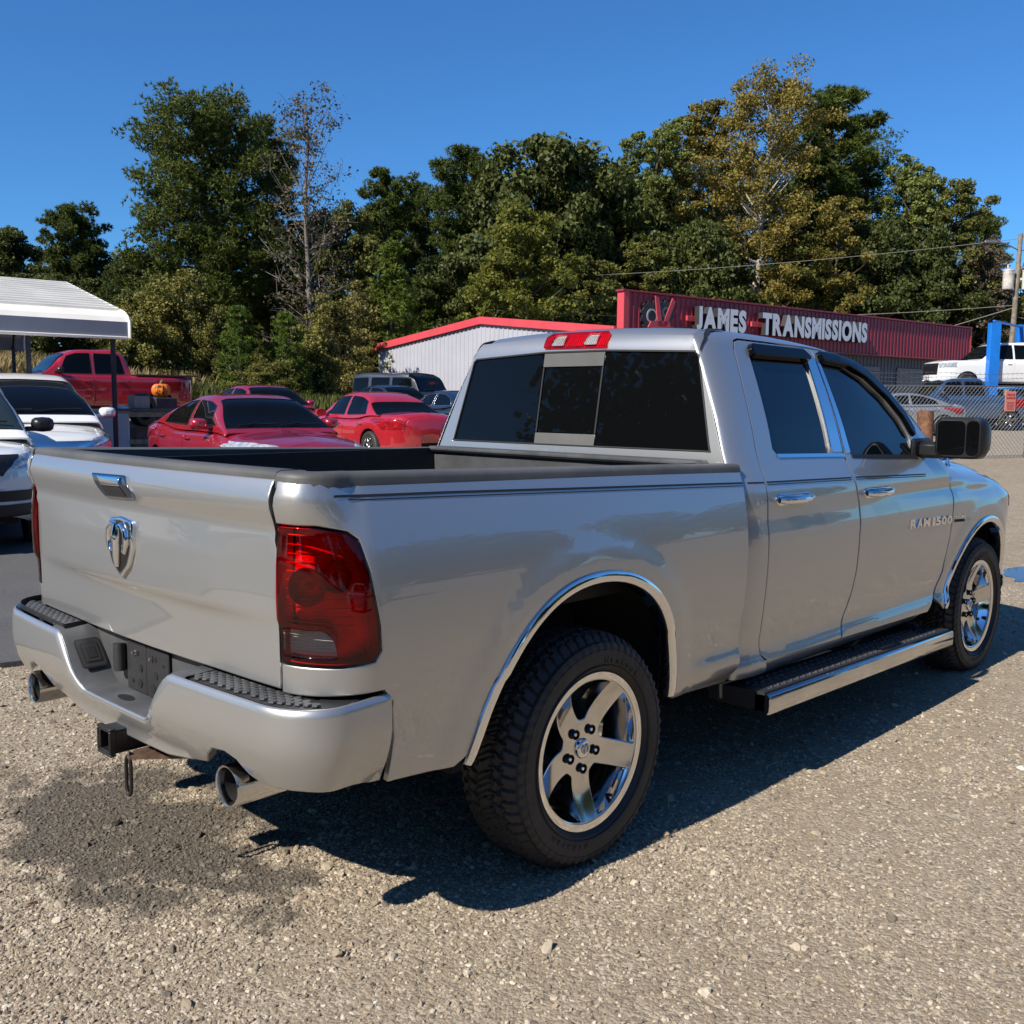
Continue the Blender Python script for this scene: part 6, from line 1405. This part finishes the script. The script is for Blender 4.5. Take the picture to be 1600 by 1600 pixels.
def tree_mesh(kind, H, Rr, seed):
    """trunk with limbs, and a crown of leaf sized faces gathered in clumps along the branches"""
    s = SPEC[kind]; rng = np.random.default_rng(seed); tb = MB()
    n = 9; wob = np.cumsum(rng.normal(0, H*.006, (n, 2)), 0); hz = np.linspace(-.3, H*.97, n); tp = np.stack([wob[:, 0]-wob[0, 0], wob[:, 1]-wob[0, 1], hz], 1)
    r0 = max(.05, H*.0135); big = H > 6
    if kind not in ('shrub', 'shrub2'): tb.add(tube(tp, np.linspace(r0, r0*.18, n), 8 if big else 6))
    axis = lambda z: np.array([np.interp(z, hz, tp[:, 0]), np.interp(z, hz, tp[:, 1]), z])
    C, Rc = [], []; ga = rng.uniform(0, 6.28)
    for i in range(s['nb']):
        t = (i + rng.uniform(.1, .9))/s['nb']; z = H*(s['h0'] + (1-s['h0'])*t*.93); ga += 2.399 + rng.normal(0, .35)
        ln = Rr*profile(s['prof'], t, rng); el = s['el']*(.35 + .9*t)*rng.uniform(.7, 1.25)
        if kind in ('pine', 'bigpine'): el = (-.15 + .9*t)*rng.uniform(.6, 1.3)
        d = np.array([math.cos(ga)*math.cos(el), math.sin(ga)*math.cos(el), math.sin(el)]); lift = ln*.12
        st = axis(max(0, z - ln*math.sin(max(el, 0))*.8)); ln3 = ln/max(math.cos(el), .35)
        pts = [st + d*ln3*q + [0, 0, lift*q*q] + rng.normal(0, .03*ln, 3)*q for q in (0, .35, .7, 1.)]
        if ln > .5*Rr*.4: tb.add(tube(pts, np.array([1, .7, .42, .15])*max(.014, ln*(.011 if kind == 'bare' else .018) + (.01 if big else 0)), 4, cap=False))
        if kind == 'bare':
            for q in range(3):
                a = pts[1] + (pts[3]-pts[1])*rng.uniform(0, 1); tb.add(tube([a, a + d*ln*.25 + rng.normal(0, ln*.14, 3), a + d*ln*.4 + rng.normal(0, ln*.22, 3) + [0,0,ln*.1]], [.02,.014,.006], 3, cap=False))
        for q in range(s['cl']):
            f = rng.uniform(.30, 1.04) if q else 1.; c = st + d*ln3*f + [0, 0, lift*f*f] + rng.normal(0, Rr*.09, 3)*[1, 1, .7]
            C.append(c); Rc.append(Rr*s['cr']*2.0*rng.uniform(.6, 1.25) if big else Rr*s['cr']*2.0*rng.uniform(.7, 1.2))
    C.append(axis(H*.97)); Rc.append(Rr*s['cr']*1.6)
    C = np.array(C); Rc = np.array(Rc); nl = s['nl']; N = len(C)*nl
    cc = np.repeat(C, nl, 0); rr = np.repeat(Rc, nl)
    u = rng.normal(0, 1, (N, 3)); u /= np.linalg.norm(u, axis=1)[:, None]; rad = rng.uniform(0, 1, N)**.45
    flat = np.array([1., 1., .62 if not s['nd'] else .55]); P = cc + u*flat*(rr*rad)[:, None]
    if kind in ('shrub', 'shrub2', 'cedar'): P[:, 2] = np.maximum(P[:, 2], .03)
    sz = s['ls']*rng.uniform(.6, 1.35, N)*(1. if big else 1.)
    if s['nd']:   # needle tufts: slim blades fanning out of each twig tip
        per = 12; T = np.repeat(np.arange(N//per + 1), per)[:N]; base = P[T*per % N] if False else P[np.minimum(T*per, N-1)]
        sz = np.clip(sz, .05, None); d = rng.normal(0, 1, (N, 3)) + [0, 0, .45] + u[np.minimum(T*per, N-1)]*.7; d /= np.linalg.norm(d, axis=1)[:, None]
        w = np.cross(d, rng.normal(0, 1, (N, 3))); w /= np.linalg.norm(w, axis=1)[:, None]; w = w*(sz*.17)[:, None]; d = d*sz[:, None]; P = base
        V = np.stack([P - w*.8, P + w*.8, P + d], 1); k = 3
    else:
        nrm = u*.5 + rng.normal(0, .7, (N, 3)) + [0, 0, .35]; nrm /= np.linalg.norm(nrm, axis=1)[:, None]
        a = np.cross(nrm, rng.normal(0, 1, (N, 3))); a /= np.linalg.norm(a, axis=1)[:, None]; b_ = np.cross(nrm, a)
        a = a*(sz*.62)[:, None]; b_ = b_*(sz*.40)[:, None]; V = np.stack([P - a, P + b_ - nrm*(sz*.08)[:, None], P + a, P - b_ - nrm*(sz*.08)[:, None]], 1); k = 4
    me = bpy.data.meshes.new('crown'); me.vertices.add(N*k); me.vertices.foreach_set('co', V.astype(np.float32).ravel()); me.loops.add(N*k); me.loops.foreach_set('vertex_index', np.arange(N*k, dtype=np.int32))
    me.polygons.add(N); me.polygons.foreach_set('loop_start', np.arange(0, N*k, k, dtype=np.int32)); me.update(calc_edges=True); me.materials.append(M[s['m']])
    return tb, me
def plant(name, kind, x, y, H, Rr, label, cat, group=None, seed=0, bark='bark', share=None):
    g = gz(x, y); r = thing(name, label, cat, (x, y, g - .05), random.uniform(0, 6.28), group)
    if share and share in _tmesh:
        tm, cm, H0, R0 = _tmesh[share]; r.scale = (H/H0,)*3 if group == 'trees deep in the wood' else (min(max(Rr/R0, .8*H/H0), 1.35*H/H0),)*2 + (H/H0,)
        for nm, me in (('trunk', tm), ('crown', cm)): o = bpy.data.objects.new(nm, me); COL.objects.link(o); o.parent = r
        return r
    H_ = 20. if group == 'trees deep in the wood' else H
    tb, me = tree_mesh(kind, H_, Rr, seed)
    r.scale = (H/H_,)*3
    t = tb.build('trunk', bark, r, angle=80); o = bpy.data.objects.new('crown', me); COL.objects.link(o); o.parent = r
    if share: _tmesh[share] = (t.data, me, H_, Rr)
    return r
TREES = [
 ('bigpine', 25.95, 46.64, 17.59, 3.58, 'tall spreading dark pine, highest tree on the left'),
 ('bare', 27.87, 40.31, 17.0, 2.15, 'half bare tree with brown leaves and a pale trunk beside the tall left pine'),
 ('pine', 30.65, 48.96, 17.93, 2.29, 'dark pine hidden behind the half bare brown tree'),
 ('pine', 25.49, 62.98, 13.88, 1.99, 'small round topped pine at the far left skyline'),
 ('oak', 22.41, 66.18, 12.41, 2.51, 'dark broad tree at the far left edge of the wood'),
 ('oak', 29.15, 62.06, 11.35, 2.81, 'low dark round tree between the far left pine and the tall pine'),
 ('cedar2', 23.67, 53.33, 9.57, 2.21, 'very dark cone shaped evergreen above the carport corner'),
 ('pine', 39.05, 48.87, 16.75, 1.78, 'narrow pine on the skyline right of the half bare tree'),
 ('pine', 43.43, 50.1, 16.81, 2.0, 'shorter pine on the skyline next to the narrow pine'),
 ('ypine', 29.98, 36.67, 9.81, 1.7, 'young soft pine in front of the skyline pines, left of the grey building'),
 ('pine', 43.06, 44.71, 18.23, 2.41, 'light green pine at the left end of the dark oaks'),
 ('oak', 44.75, 40.06, 17.93, 4.06, 'widest dark oak above the middle of the grey building'),
 ('yellow', 36.48, 34.24, 11.8, 2.83, 'yellow green tree glowing over the grey building roof'),
 ('oak', 49.71, 39.23, 16.95, 2.77, 'dark oak between the widest oak and the poplar'),
 ('poplar', 51.98, 36.87, 20.55, 2.45, 'tall pale green poplar left of the golden tree'),
 ('gold', 55.75, 31.5, 23.77, 3.56, 'tallest golden leaved tree with a pale trunk above the red sign'),
 ('gold', 55.82, 35.76, 22.64, 2.41, 'golden brown tree leaning on the left of the tallest golden tree'),
 ('pine', 65.95, 30.99, 24.51, 4.06, 'large dark rounded pine right of the tallest golden tree'),
 ('gold2', 58.5, 27.2, 15.73, 2.58, 'low golden tree beneath the large rounded pine'),
 ('poplar', 65.75, 25.43, 19.01, 2.19, 'pointed pale leaved tree right of the large rounded pine'),
 ('oak2', 66.65, 23.06, 16.89, 2.48, 'olive round tree next to the pointed pale tree'),
 ('pine', 74.16, 23.91, 16.0, 1.76, 'small pine at the right end of the skyline'),
 ('brown', 66.15, 20.69, 12.6, 1.78, 'brownish thin tree left of the utility pole'),
 ('oak2', 71.36, 21.04, 10.62, 2.44, 'leafy olive tree behind the utility pole'),
 ('cedar', 18.3, 31.5, 5.24, 0.82, 'bright green cedar bush on the left of the pair'),
 ('cedar', 20.14, 31.03, 5.1, 0.79, 'bright green cedar bush on the right of the pair'),
 ('shrub', 18.25, 37.33, 5.75, 1.61, 'olive thicket with reddish twigs behind the red pickup bed'),
 ('shrub', 16.25, 36.52, 3.98, 1.24, 'low olive bush just behind the red pickup'),
 ('shrub', 19.44, 36.09, 4.54, 0.9, 'dark leafy bush left of the cedars'),
 ('shrub2', 25.02, 34.61, 5.47, 1.29, 'loose sapling thicket right of the cedars'),
 ('shrub2', 28.11, 37.18, 6.58, 1.14, 'tall loose thicket beside the grey building corner'),
 ('shrub', 21.98, 32.01, 3.63, 0.83, 'small brown bush between the cedars and the thicket'),
 ('shrub', 18.34, 30.02, 2.77, 1.09, 'low weedy bush behind the red sedans'),
 ('oak', 36.01, 39.05, 9.87, 2.35, 'dark mid height tree behind the grey building ridge'),
 ('ypine', 34.23, 39.47, 8.57, 1.96, 'soft green pine peeping over the low end of the grey building'),
 ('oak2', 43.46, 35.64, 9.73, 2.67, 'olive tree just above the red roof trim beside the sign end'),
 ('oak2', 48.39, 34.83, 11.78, 2.8, 'olive tree above the left end of the red sign'),
 ('oak', 51.59, 32.95, 12.99, 2.84, 'dark tree below the golden brown tree'),
 ('oak2', 57.35, 29.84, 14.45, 2.72, 'dull green tree right of the pale trunk'),
 ('oak', 62.53, 25.89, 13.64, 2.77, 'dark tree above the right half of the red sign'),
 ('oak', 64.75, 23.59, 11.76, 2.55, 'dark tree above the far end of the red sign'),
 ('oak2', 32.48, 44.17, 12.27, 2.21, 'olive tree behind the half bare trunk'),
 ('oak', 25.59, 51.34, 9.12, 2.39, 'dark tree low behind the tall left pine'),
 ('oak', 20.99, 56.12, 8.62, 2.39, 'dark tree above the carport ridge'),
 ('oak', 18.7, 58.51, 8.77, 2.21, 'dark tree at the frame edge behind the carport'),
 ('ypine', 29.67, 44.21, 10.11, 1.78, 'olive pine beneath the half bare tree'),]
FILLS = [(24.8, 83.9, 10.2), (28.3, 80.2, 10.0), (31.9, 76.6, 10.3), (35.4, 72.9, 10.3), (38.6, 69.6, 15.5), (42.1, 65.9, 15.5), (45.2, 62.6, 16.3), (48.4, 59.3, 16.6), (51.6, 56.0, 18.2), (54.7, 52.7, 18.7), (57.9, 49.5, 18.5), (61.1, 46.2, 19.8), (64.3, 42.9, 20.9), (67.4, 39.6, 21.5), (70.6, 36.3, 22.0), (73.8, 33.0, 21.5), (76.9, 29.7, 17.5), (79.4, 27.1, 13.5), (81.9, 24.6, 7.9), (84.7, 21.6, 6.5)]
NAMES = {'bigpine': ('pine_tree', 'pine tree'), 'pine': ('pine_tree', 'pine tree'), 'ypine': ('young_pine', 'pine tree'), 'bare': ('half_bare_tree', 'tree'), 'cedar': ('cedar_bush', 'cedar'), 'cedar2': ('evergreen_tree', 'tree'), 'shrub': ('shrub', 'shrub'), 'shrub2': ('sapling_thicket', 'shrub')}
for i, (k, x, y, zt, w, lab) in enumerate(TREES):
    nm, cat = NAMES.get(k, ('broadleaf_tree', 'tree')); H = (zt - gz(x, y))*(.94 if k in ('gold', 'poplar', 'gold2') else .985)
    plant(nm, k, x, y, H, w*{'gold': 1.30, 'poplar': 1.30, 'gold2': 1.15, 'oak2': 1.2, 'oak': 1.15}.get(k, 1.08), lab, cat, {'shrub': 'bushes along the wood edge', 'shrub2': 'bushes along the wood edge', 'cedar': 'pair of cedar bushes'}.get(k, 'trees of the wood behind the yard'), 100+i, 'bark_dull' if k == 'bare' else 'bark_pale' if k == 'gold' else 'bark', share={'oak': 'oak%d' % (i % 2), 'oak2': 'olive%d' % (i % 2), 'ypine': 'ypine', 'pine': 'pine%d' % (i % 2) if i > 5 else None, 'shrub': 'shrub%d' % (i % 2), 'cedar': 'cedar'}.get(k))
for i, (x, y, zt) in enumerate(FILLS):
    plant('woodland_tree', 'oak' if i % 3 else 'pine', x, y, min(zt - gz(x, y), 22), 4.6, 'dark woodland tree filling in behind the front row', 'tree', 'trees deep in the wood', 500+i, share='f%d' % (i % 3 == 0))
# undergrowth: weeds and tall tan grass along the foot of the wood
M['grass_tan'] = leaf_mat('dry_grass', [(.20,.145,.065),(.30,.225,.105),(.40,.31,.15)], .3); M['weeds'] = leaf_mat('green_weeds', [(.045,.060,.014),(.085,.100,.024),(.15,.145,.045)], .3)
def blades(name, label, m, pts, h0, h1, per, seed):
    rng = np.random.default_rng(seed); P = np.repeat(np.array(pts), per, 0); N = len(P); P = P + rng.normal(0, .55, P.shape); z = ground_z(P[:, 0], P[:, 1]); h = rng.uniform(h0, h1, N); a = rng.uniform(0, 6.28, N); w = h*.05 + .012
    b0 = np.stack([P[:, 0], P[:, 1], z - .05], 1); s = np.stack([np.cos(a), np.sin(a), 0*a], 1)*w[:, None]; ln = rng.normal(0, .22, (N, 2))*h[:, None]
    tip = b0 + np.stack([ln[:, 0], ln[:, 1], h], 1); mid = b0 + np.stack([ln[:, 0]*.35, ln[:, 1]*.35, h*.6], 1)
    V = np.stack([b0 - s, b0 + s, mid + s*.8, tip, mid - s*.8], 1); me = bpy.data.meshes.new(name); k = 5; me.vertices.add(N*k); me.vertices.foreach_set('co', V.astype(np.float32).ravel()); me.loops.add(N*k); me.loops.foreach_set('vertex_index', np.arange(N*k, dtype=np.int32)); me.polygons.add(N); me.polygons.foreach_set('loop_start', np.arange(0, N*k, k, dtype=np.int32)); me.update(calc_edges=True); me.materials.append(M[m])
    o = bpy.data.objects.new(name, me); COL.objects.link(o); return tag(o, label, None, None, 'stuff')
rg = np.random.default_rng(3)
F2 = np.array([.721, .693]); R2 = np.array([.693, -.721]); O2 = np.array([-2.57, -3.06])
pt = lambda n, d0, d1, l0, l1: [O2 + F2*d + R2*l for d, l in zip(rg.uniform(d0, d1, n), rg.uniform(l0, l1, n))]
blades('dry_grass', 'tall tan grass below the far left trees', 'grass_tan', pt(420, 36, 48, -24, -13), .7, 1.5, 26, 1)
blades('weeds', 'green weeds at the foot of the wood', 'weeds', pt(700, 36, 44, -15, -3), .4, 1.1, 30, 2)
blades('meadow_grass', 'rough grass under the trees', 'weeds', pt(900, 44, 62, -30, 0), .3, .9, 14, 3)
# the wood across the road behind the photographer, which the paint and glass mirror
def far_wood(name, label, n, x0, x1, y0, y1, h0, h1, m, seed, lf=.9, nl=650, ctr=None):
    rng = np.random.default_rng(seed); N = n*nl; c_ = np.stack([rng.uniform(x0, x1, n), rng.uniform(y0, y1, n)], 1) if ctr is None else np.array(ctr); cx = np.repeat(c_[:, 0], nl); cy = np.repeat(c_[:, 1], nl); h = np.repeat(rng.uniform(h0, h1, n), nl)
    u = rng.normal(0, 1, (N, 3)); u /= np.linalg.norm(u, axis=1)[:, None]; rd = rng.uniform(.3, 1, N)[:, None]*u
    P = np.stack([cx + rd[:, 0]*h*.32, cy + rd[:, 1]*h*.32, h*.52 + rd[:, 2]*h*.5 + ground_z(cx, cy)*(ctr is not None)], 1); a = rng.normal(0, 1, (N, 3)); a /= np.linalg.norm(a, axis=1)[:, None]; b_ = np.cross(a, rng.normal(0, 1, (N, 3))); b_ /= np.linalg.norm(b_, axis=1)[:, None]
    s = lf*rng.uniform(.6, 1.3, N)[:, None]; V = np.stack([P - a*s, P + b_*s*.7, P + a*s, P - b_*s*.7], 1); me = bpy.data.meshes.new(name); k = 4; me.vertices.add(N*k); me.vertices.foreach_set('co', V.astype(np.float32).ravel()); me.loops.add(N*k); me.loops.foreach_set('vertex_index', np.arange(N*k, dtype=np.int32)); me.polygons.add(N); me.polygons.foreach_set('loop_start', np.arange(0, N*k, k, dtype=np.int32)); me.update(calc_edges=True); me.materials.append(M[m])
    o = bpy.data.objects.new(name, me); COL.objects.link(o); return tag(o, label, None, None, 'stuff')
far_wood('distant_woods', 'wood across the road mirrored in the silver paint', 40, -70, 90, -62, -42, 13, 19, 'lf_oak', 21, .55, 2200)
far_wood('distant_woods', 'wood behind the photographer mirrored in the rear glass', 30, -75, -48, -40, 45, 23, 32, 'lf_oak', 22, .66, 2300)

far_wood('undergrowth', 'dark undergrowth deep in the wood behind the yard', 100, 0, 1, 0, 1, 6, 9.5, 'lf_oak', 23, .26, 900, pt(100, 70, 78, -44, 46))
# ====================== loose stones, leaves ======================
def gravel(name, label, pts, size, colm, seed):
    """thousands of pebbles: one point each, stones instanced on the points"""
    rng = np.random.default_rng(seed); n = len(pts); me = bpy.data.meshes.new(name)
    z = ground_z(pts[:, 0], pts[:, 1]); me.vertices.add(n); me.vertices.foreach_set('co', np.stack([pts[:, 0], pts[:, 1], z + size*.12], 1).astype(np.float32).ravel())
    a = me.attributes.new('stone_scale', 'FLOAT_VECTOR', 'POINT'); sc = size[:, None]*np.stack([rng.uniform(.75, 1.4, n), rng.uniform(.6, 1.1, n), rng.uniform(.35, .75, n)], 1); a.data.foreach_set('vector', sc.astype(np.float32).ravel())
    a = me.attributes.new('stone_turn', 'FLOAT_VECTOR', 'POINT'); a.data.foreach_set('vector', np.stack([rng.normal(0, .35, n), rng.normal(0, .35, n), rng.uniform(0, 6.28, n)], 1).astype(np.float32).ravel())
    a = me.attributes.new('stone_kind', 'INT', 'POINT'); a.data.foreach_set('value', rng.integers(0, 4, n).astype(np.int32))
    o = bpy.data.objects.new(name, me); COL.objects.link(o); tag(o, label, None, None, 'stuff')
    ng = bpy.data.node_groups.new(name, 'GeometryNodeTree'); ng.interface.new_socket('Geometry', in_out='INPUT', socket_type='NodeSocketGeometry'); ng.interface.new_socket('Geometry', in_out='OUTPUT', socket_type='NodeSocketGeometry')
    N = ng.nodes; Lk = ng.links.new; gi, go = N.new('NodeGroupInput'), N.new('NodeGroupOutput'); join = N.new('GeometryNodeGeometryToInstance')
    for k in range(4):
        ico = N.new('GeometryNodeMeshIcoSphere'); ico.inputs['Radius'].default_value = 1; ico.inputs['Subdivisions'].default_value = 2
        sp = N.new('GeometryNodeSetPosition'); nz = N.new('ShaderNodeTexNoise'); nz.noise_dimensions = '4D'; nz.inputs['W'].default_value = 3.7*k + seed; nz.inputs['Scale'].default_value = 1.15; nz.inputs['Detail'].default_value = 2
        sub = N.new('ShaderNodeVectorMath'); sub.operation = 'SUBTRACT'; sub.inputs[1].default_value = (.5, .5, .5); Lk(nz.outputs['Color'], sub.inputs[0]); mul = N.new('ShaderNodeVectorMath'); mul.operation = 'SCALE'; mul.inputs['Scale'].default_value = 1.5; Lk(sub.outputs[0], mul.inputs[0])
        Lk(ico.outputs['Mesh'], sp.inputs['Geometry']); Lk(mul.outputs[0], sp.inputs['Offset']); sm = N.new('GeometryNodeSetMaterial'); sm.inputs['Material'].default_value = M[colm]; Lk(sp.outputs[0], sm.inputs[0]); Lk(sm.outputs[0], join.inputs[0])
    iop = N.new('GeometryNodeInstanceOnPoints'); Lk(gi.outputs[0], iop.inputs['Points']); Lk(join.outputs[0], iop.inputs['Instance']); iop.inputs['Pick Instance'].default_value = True
    for nm, ty, skt in (('stone_kind', 'INT', 'Instance Index'), ('stone_scale', 'FLOAT_VECTOR', 'Scale')):
        na = N.new('GeometryNodeInputNamedAttribute'); na.data_type = ty; na.inputs['Name'].default_value = nm; Lk(na.outputs['Attribute'], iop.inputs[skt])
    na = N.new('GeometryNodeInputNamedAttribute'); na.data_type = 'FLOAT_VECTOR'; na.inputs['Name'].default_value = 'stone_turn'; e2 = N.new('FunctionNodeEulerToRotation'); Lk(na.outputs['Attribute'], e2.inputs[0]); Lk(e2.outputs[0], iop.inputs['Rotation'])
    Lk(iop.outputs[0], go.inputs[0]); md = o.modifiers.new('stones', 'NODES'); md.node_group = ng
    return o
t = NT('pebble'); rnd = t.new('ShaderNodeObjectInfo').outputs['Random']; p = t.pos()
c = t.ramp(rnd, [(.0, (.11,.09,.07)), (.14, (.20,.155,.11)), (.42, (.295,.238,.170)), (.70, (.385,.32,.232)), (.90, (.50,.435,.335)), (.95, (.27,.18,.12)), (1., (.58,.53,.45))])
sp = t.new('ShaderNodeSeparateXYZ', Vector=p)
d = t.math('ADD', t.math('POWER', t.math('MULTIPLY', t.math('ADD', sp.outputs[0], .95), 1.6), 2.), t.math('POWER', t.math('MULTIPLY', t.math('ADD', sp.outputs[1], -.36), .92), 2.))
d = t.math('ADD', d, t.math('MULTIPLY', t.math('ADD', t.noise(p, 3.2, 6, .7), -.5), 3.2))
t.col(t.mix(t.math('MULTIPLY', t.ramp(d, [(.30, 1.), (.62, 0.)]), .78), c, (.055, .046, .036))); t.pr(Roughness=.85, Normal=t.bump(t.noise(p, 160, 3), .4, .003)); M['pebble'] = t.m
rg = np.random.default_rng(5)
def scatter(n, d0, d1, a0, a1, s0, s1, pw):
    """spread over the part of the yard near the truck"""
    r = np.sqrt(rg.uniform(d0*d0, d1*d1, n)); a = rg.uniform(a0, a1, n); p = np.stack([-2.57 + r*np.cos(a), -3.06 + r*np.sin(a)], 1); s = s0*(s1/s0)**(rg.uniform(0, 1, n)**pw)
    k = ~((p[:, 1] > 3.0) & (p[:, 0] < 5.6)); return p[k], s[k]
a0, a1 = R_(10), R_(78)
_wv = [(rg.normal(0, 1.1, 2)*f, rg.uniform(0, 6.28), 1/f**.7) for f in (1, 1, 2, 2, 3.5, 3.5, 6, 6)]
def patch(p): return sum(w*np.sin(p @ k + o) for k, o, w in _wv)/1.6
p1, s1 = scatter(210000, 1.6, 4.6, a0, a1, .0018, .0085, 1.8); p2, s2 = scatter(170000, 4.4, 9.5, a0, a1, .0032, .010, 1.9); p3, s3 = scatter(11000, 1.6, 9, a0, a1, .008, .020, 2.8)
def thin(p, s, lo): q = patch(p) + .9*np.clip(p[:, 1] - p[:, 0]*.3 + .9, -1, 1); k = rg.uniform(0, 1, len(p)) < np.clip(.55 + .5*q, lo, 1); return p[k], s[k]
p1, s1 = thin(p1, s1, .30); p2, s2 = thin(p2, s2, .40); p3, s3 = thin(p3, s3, .12)
gravel('gravel_chips', 'fine tan gravel chips over the yard', np.concatenate([p1, p2]), np.concatenate([s1, s2]), 'pebble', 3)
gravel('gravel_stones', 'larger loose stones among the gravel', p3, s3, 'pebble', 8)
# fallen leaves
def leaf(name, label, x, y, rz, col, size, lobes=True):
    P = []
    for i in range(40):
        a = 2*math.pi*i/40; r = size*(.55 + (.45*abs(math.cos(a*2.5))**.7 if lobes else .1*math.cos(2*a))); P.append((r*math.cos(a)*1.25, r*math.sin(a)*.8))
    V = [(x_, y_, .012 + .018*math.sin(x_*60/ (size*20) + 1) + .01*abs(y_)/size) for x_, y_ in P] + [(0, 0, .016)]; F = [(i, (i+1) % 40, 40) for i in range(40)]
    V = V + [(v[0], v[1], v[2] - .0015) for v in V]; F = F + [tuple(j + 41 for j in f[::-1]) for f in F] + [(i, 41+i, 41+(i+1) % 40, (i+1) % 40) for i in range(40)]
    r_ = thing(name, label, 'leaf', (x, y, .004), rz); mk('leaf_blade', V, F, mat(name + '_skin', col, .6, var=.2, vscale=30), r_, smooth=False); b = MB(); b.add(tube([(-size*1.2, 0, .014), (-size*1.9, .01, .018)], .002, 5)); b.build('leaf_stem', 'stalk', r_)
leaf('fallen_leaf', 'pale dry lobed leaf lying on the gravel at the bottom', -1.545, -1.49, .6, (.47, .43, .25), .042)
leaf('fallen_leaf', 'small bright orange leaf on the dark gravel at the left edge', -1.70, .38, .3, (.62, .16, .03), .028, False)
leaf('fallen_leaf', 'small brown leaf on the gravel at the lower right', .05, -2.42, 1.2, (.20, .075, .03), .022, False)
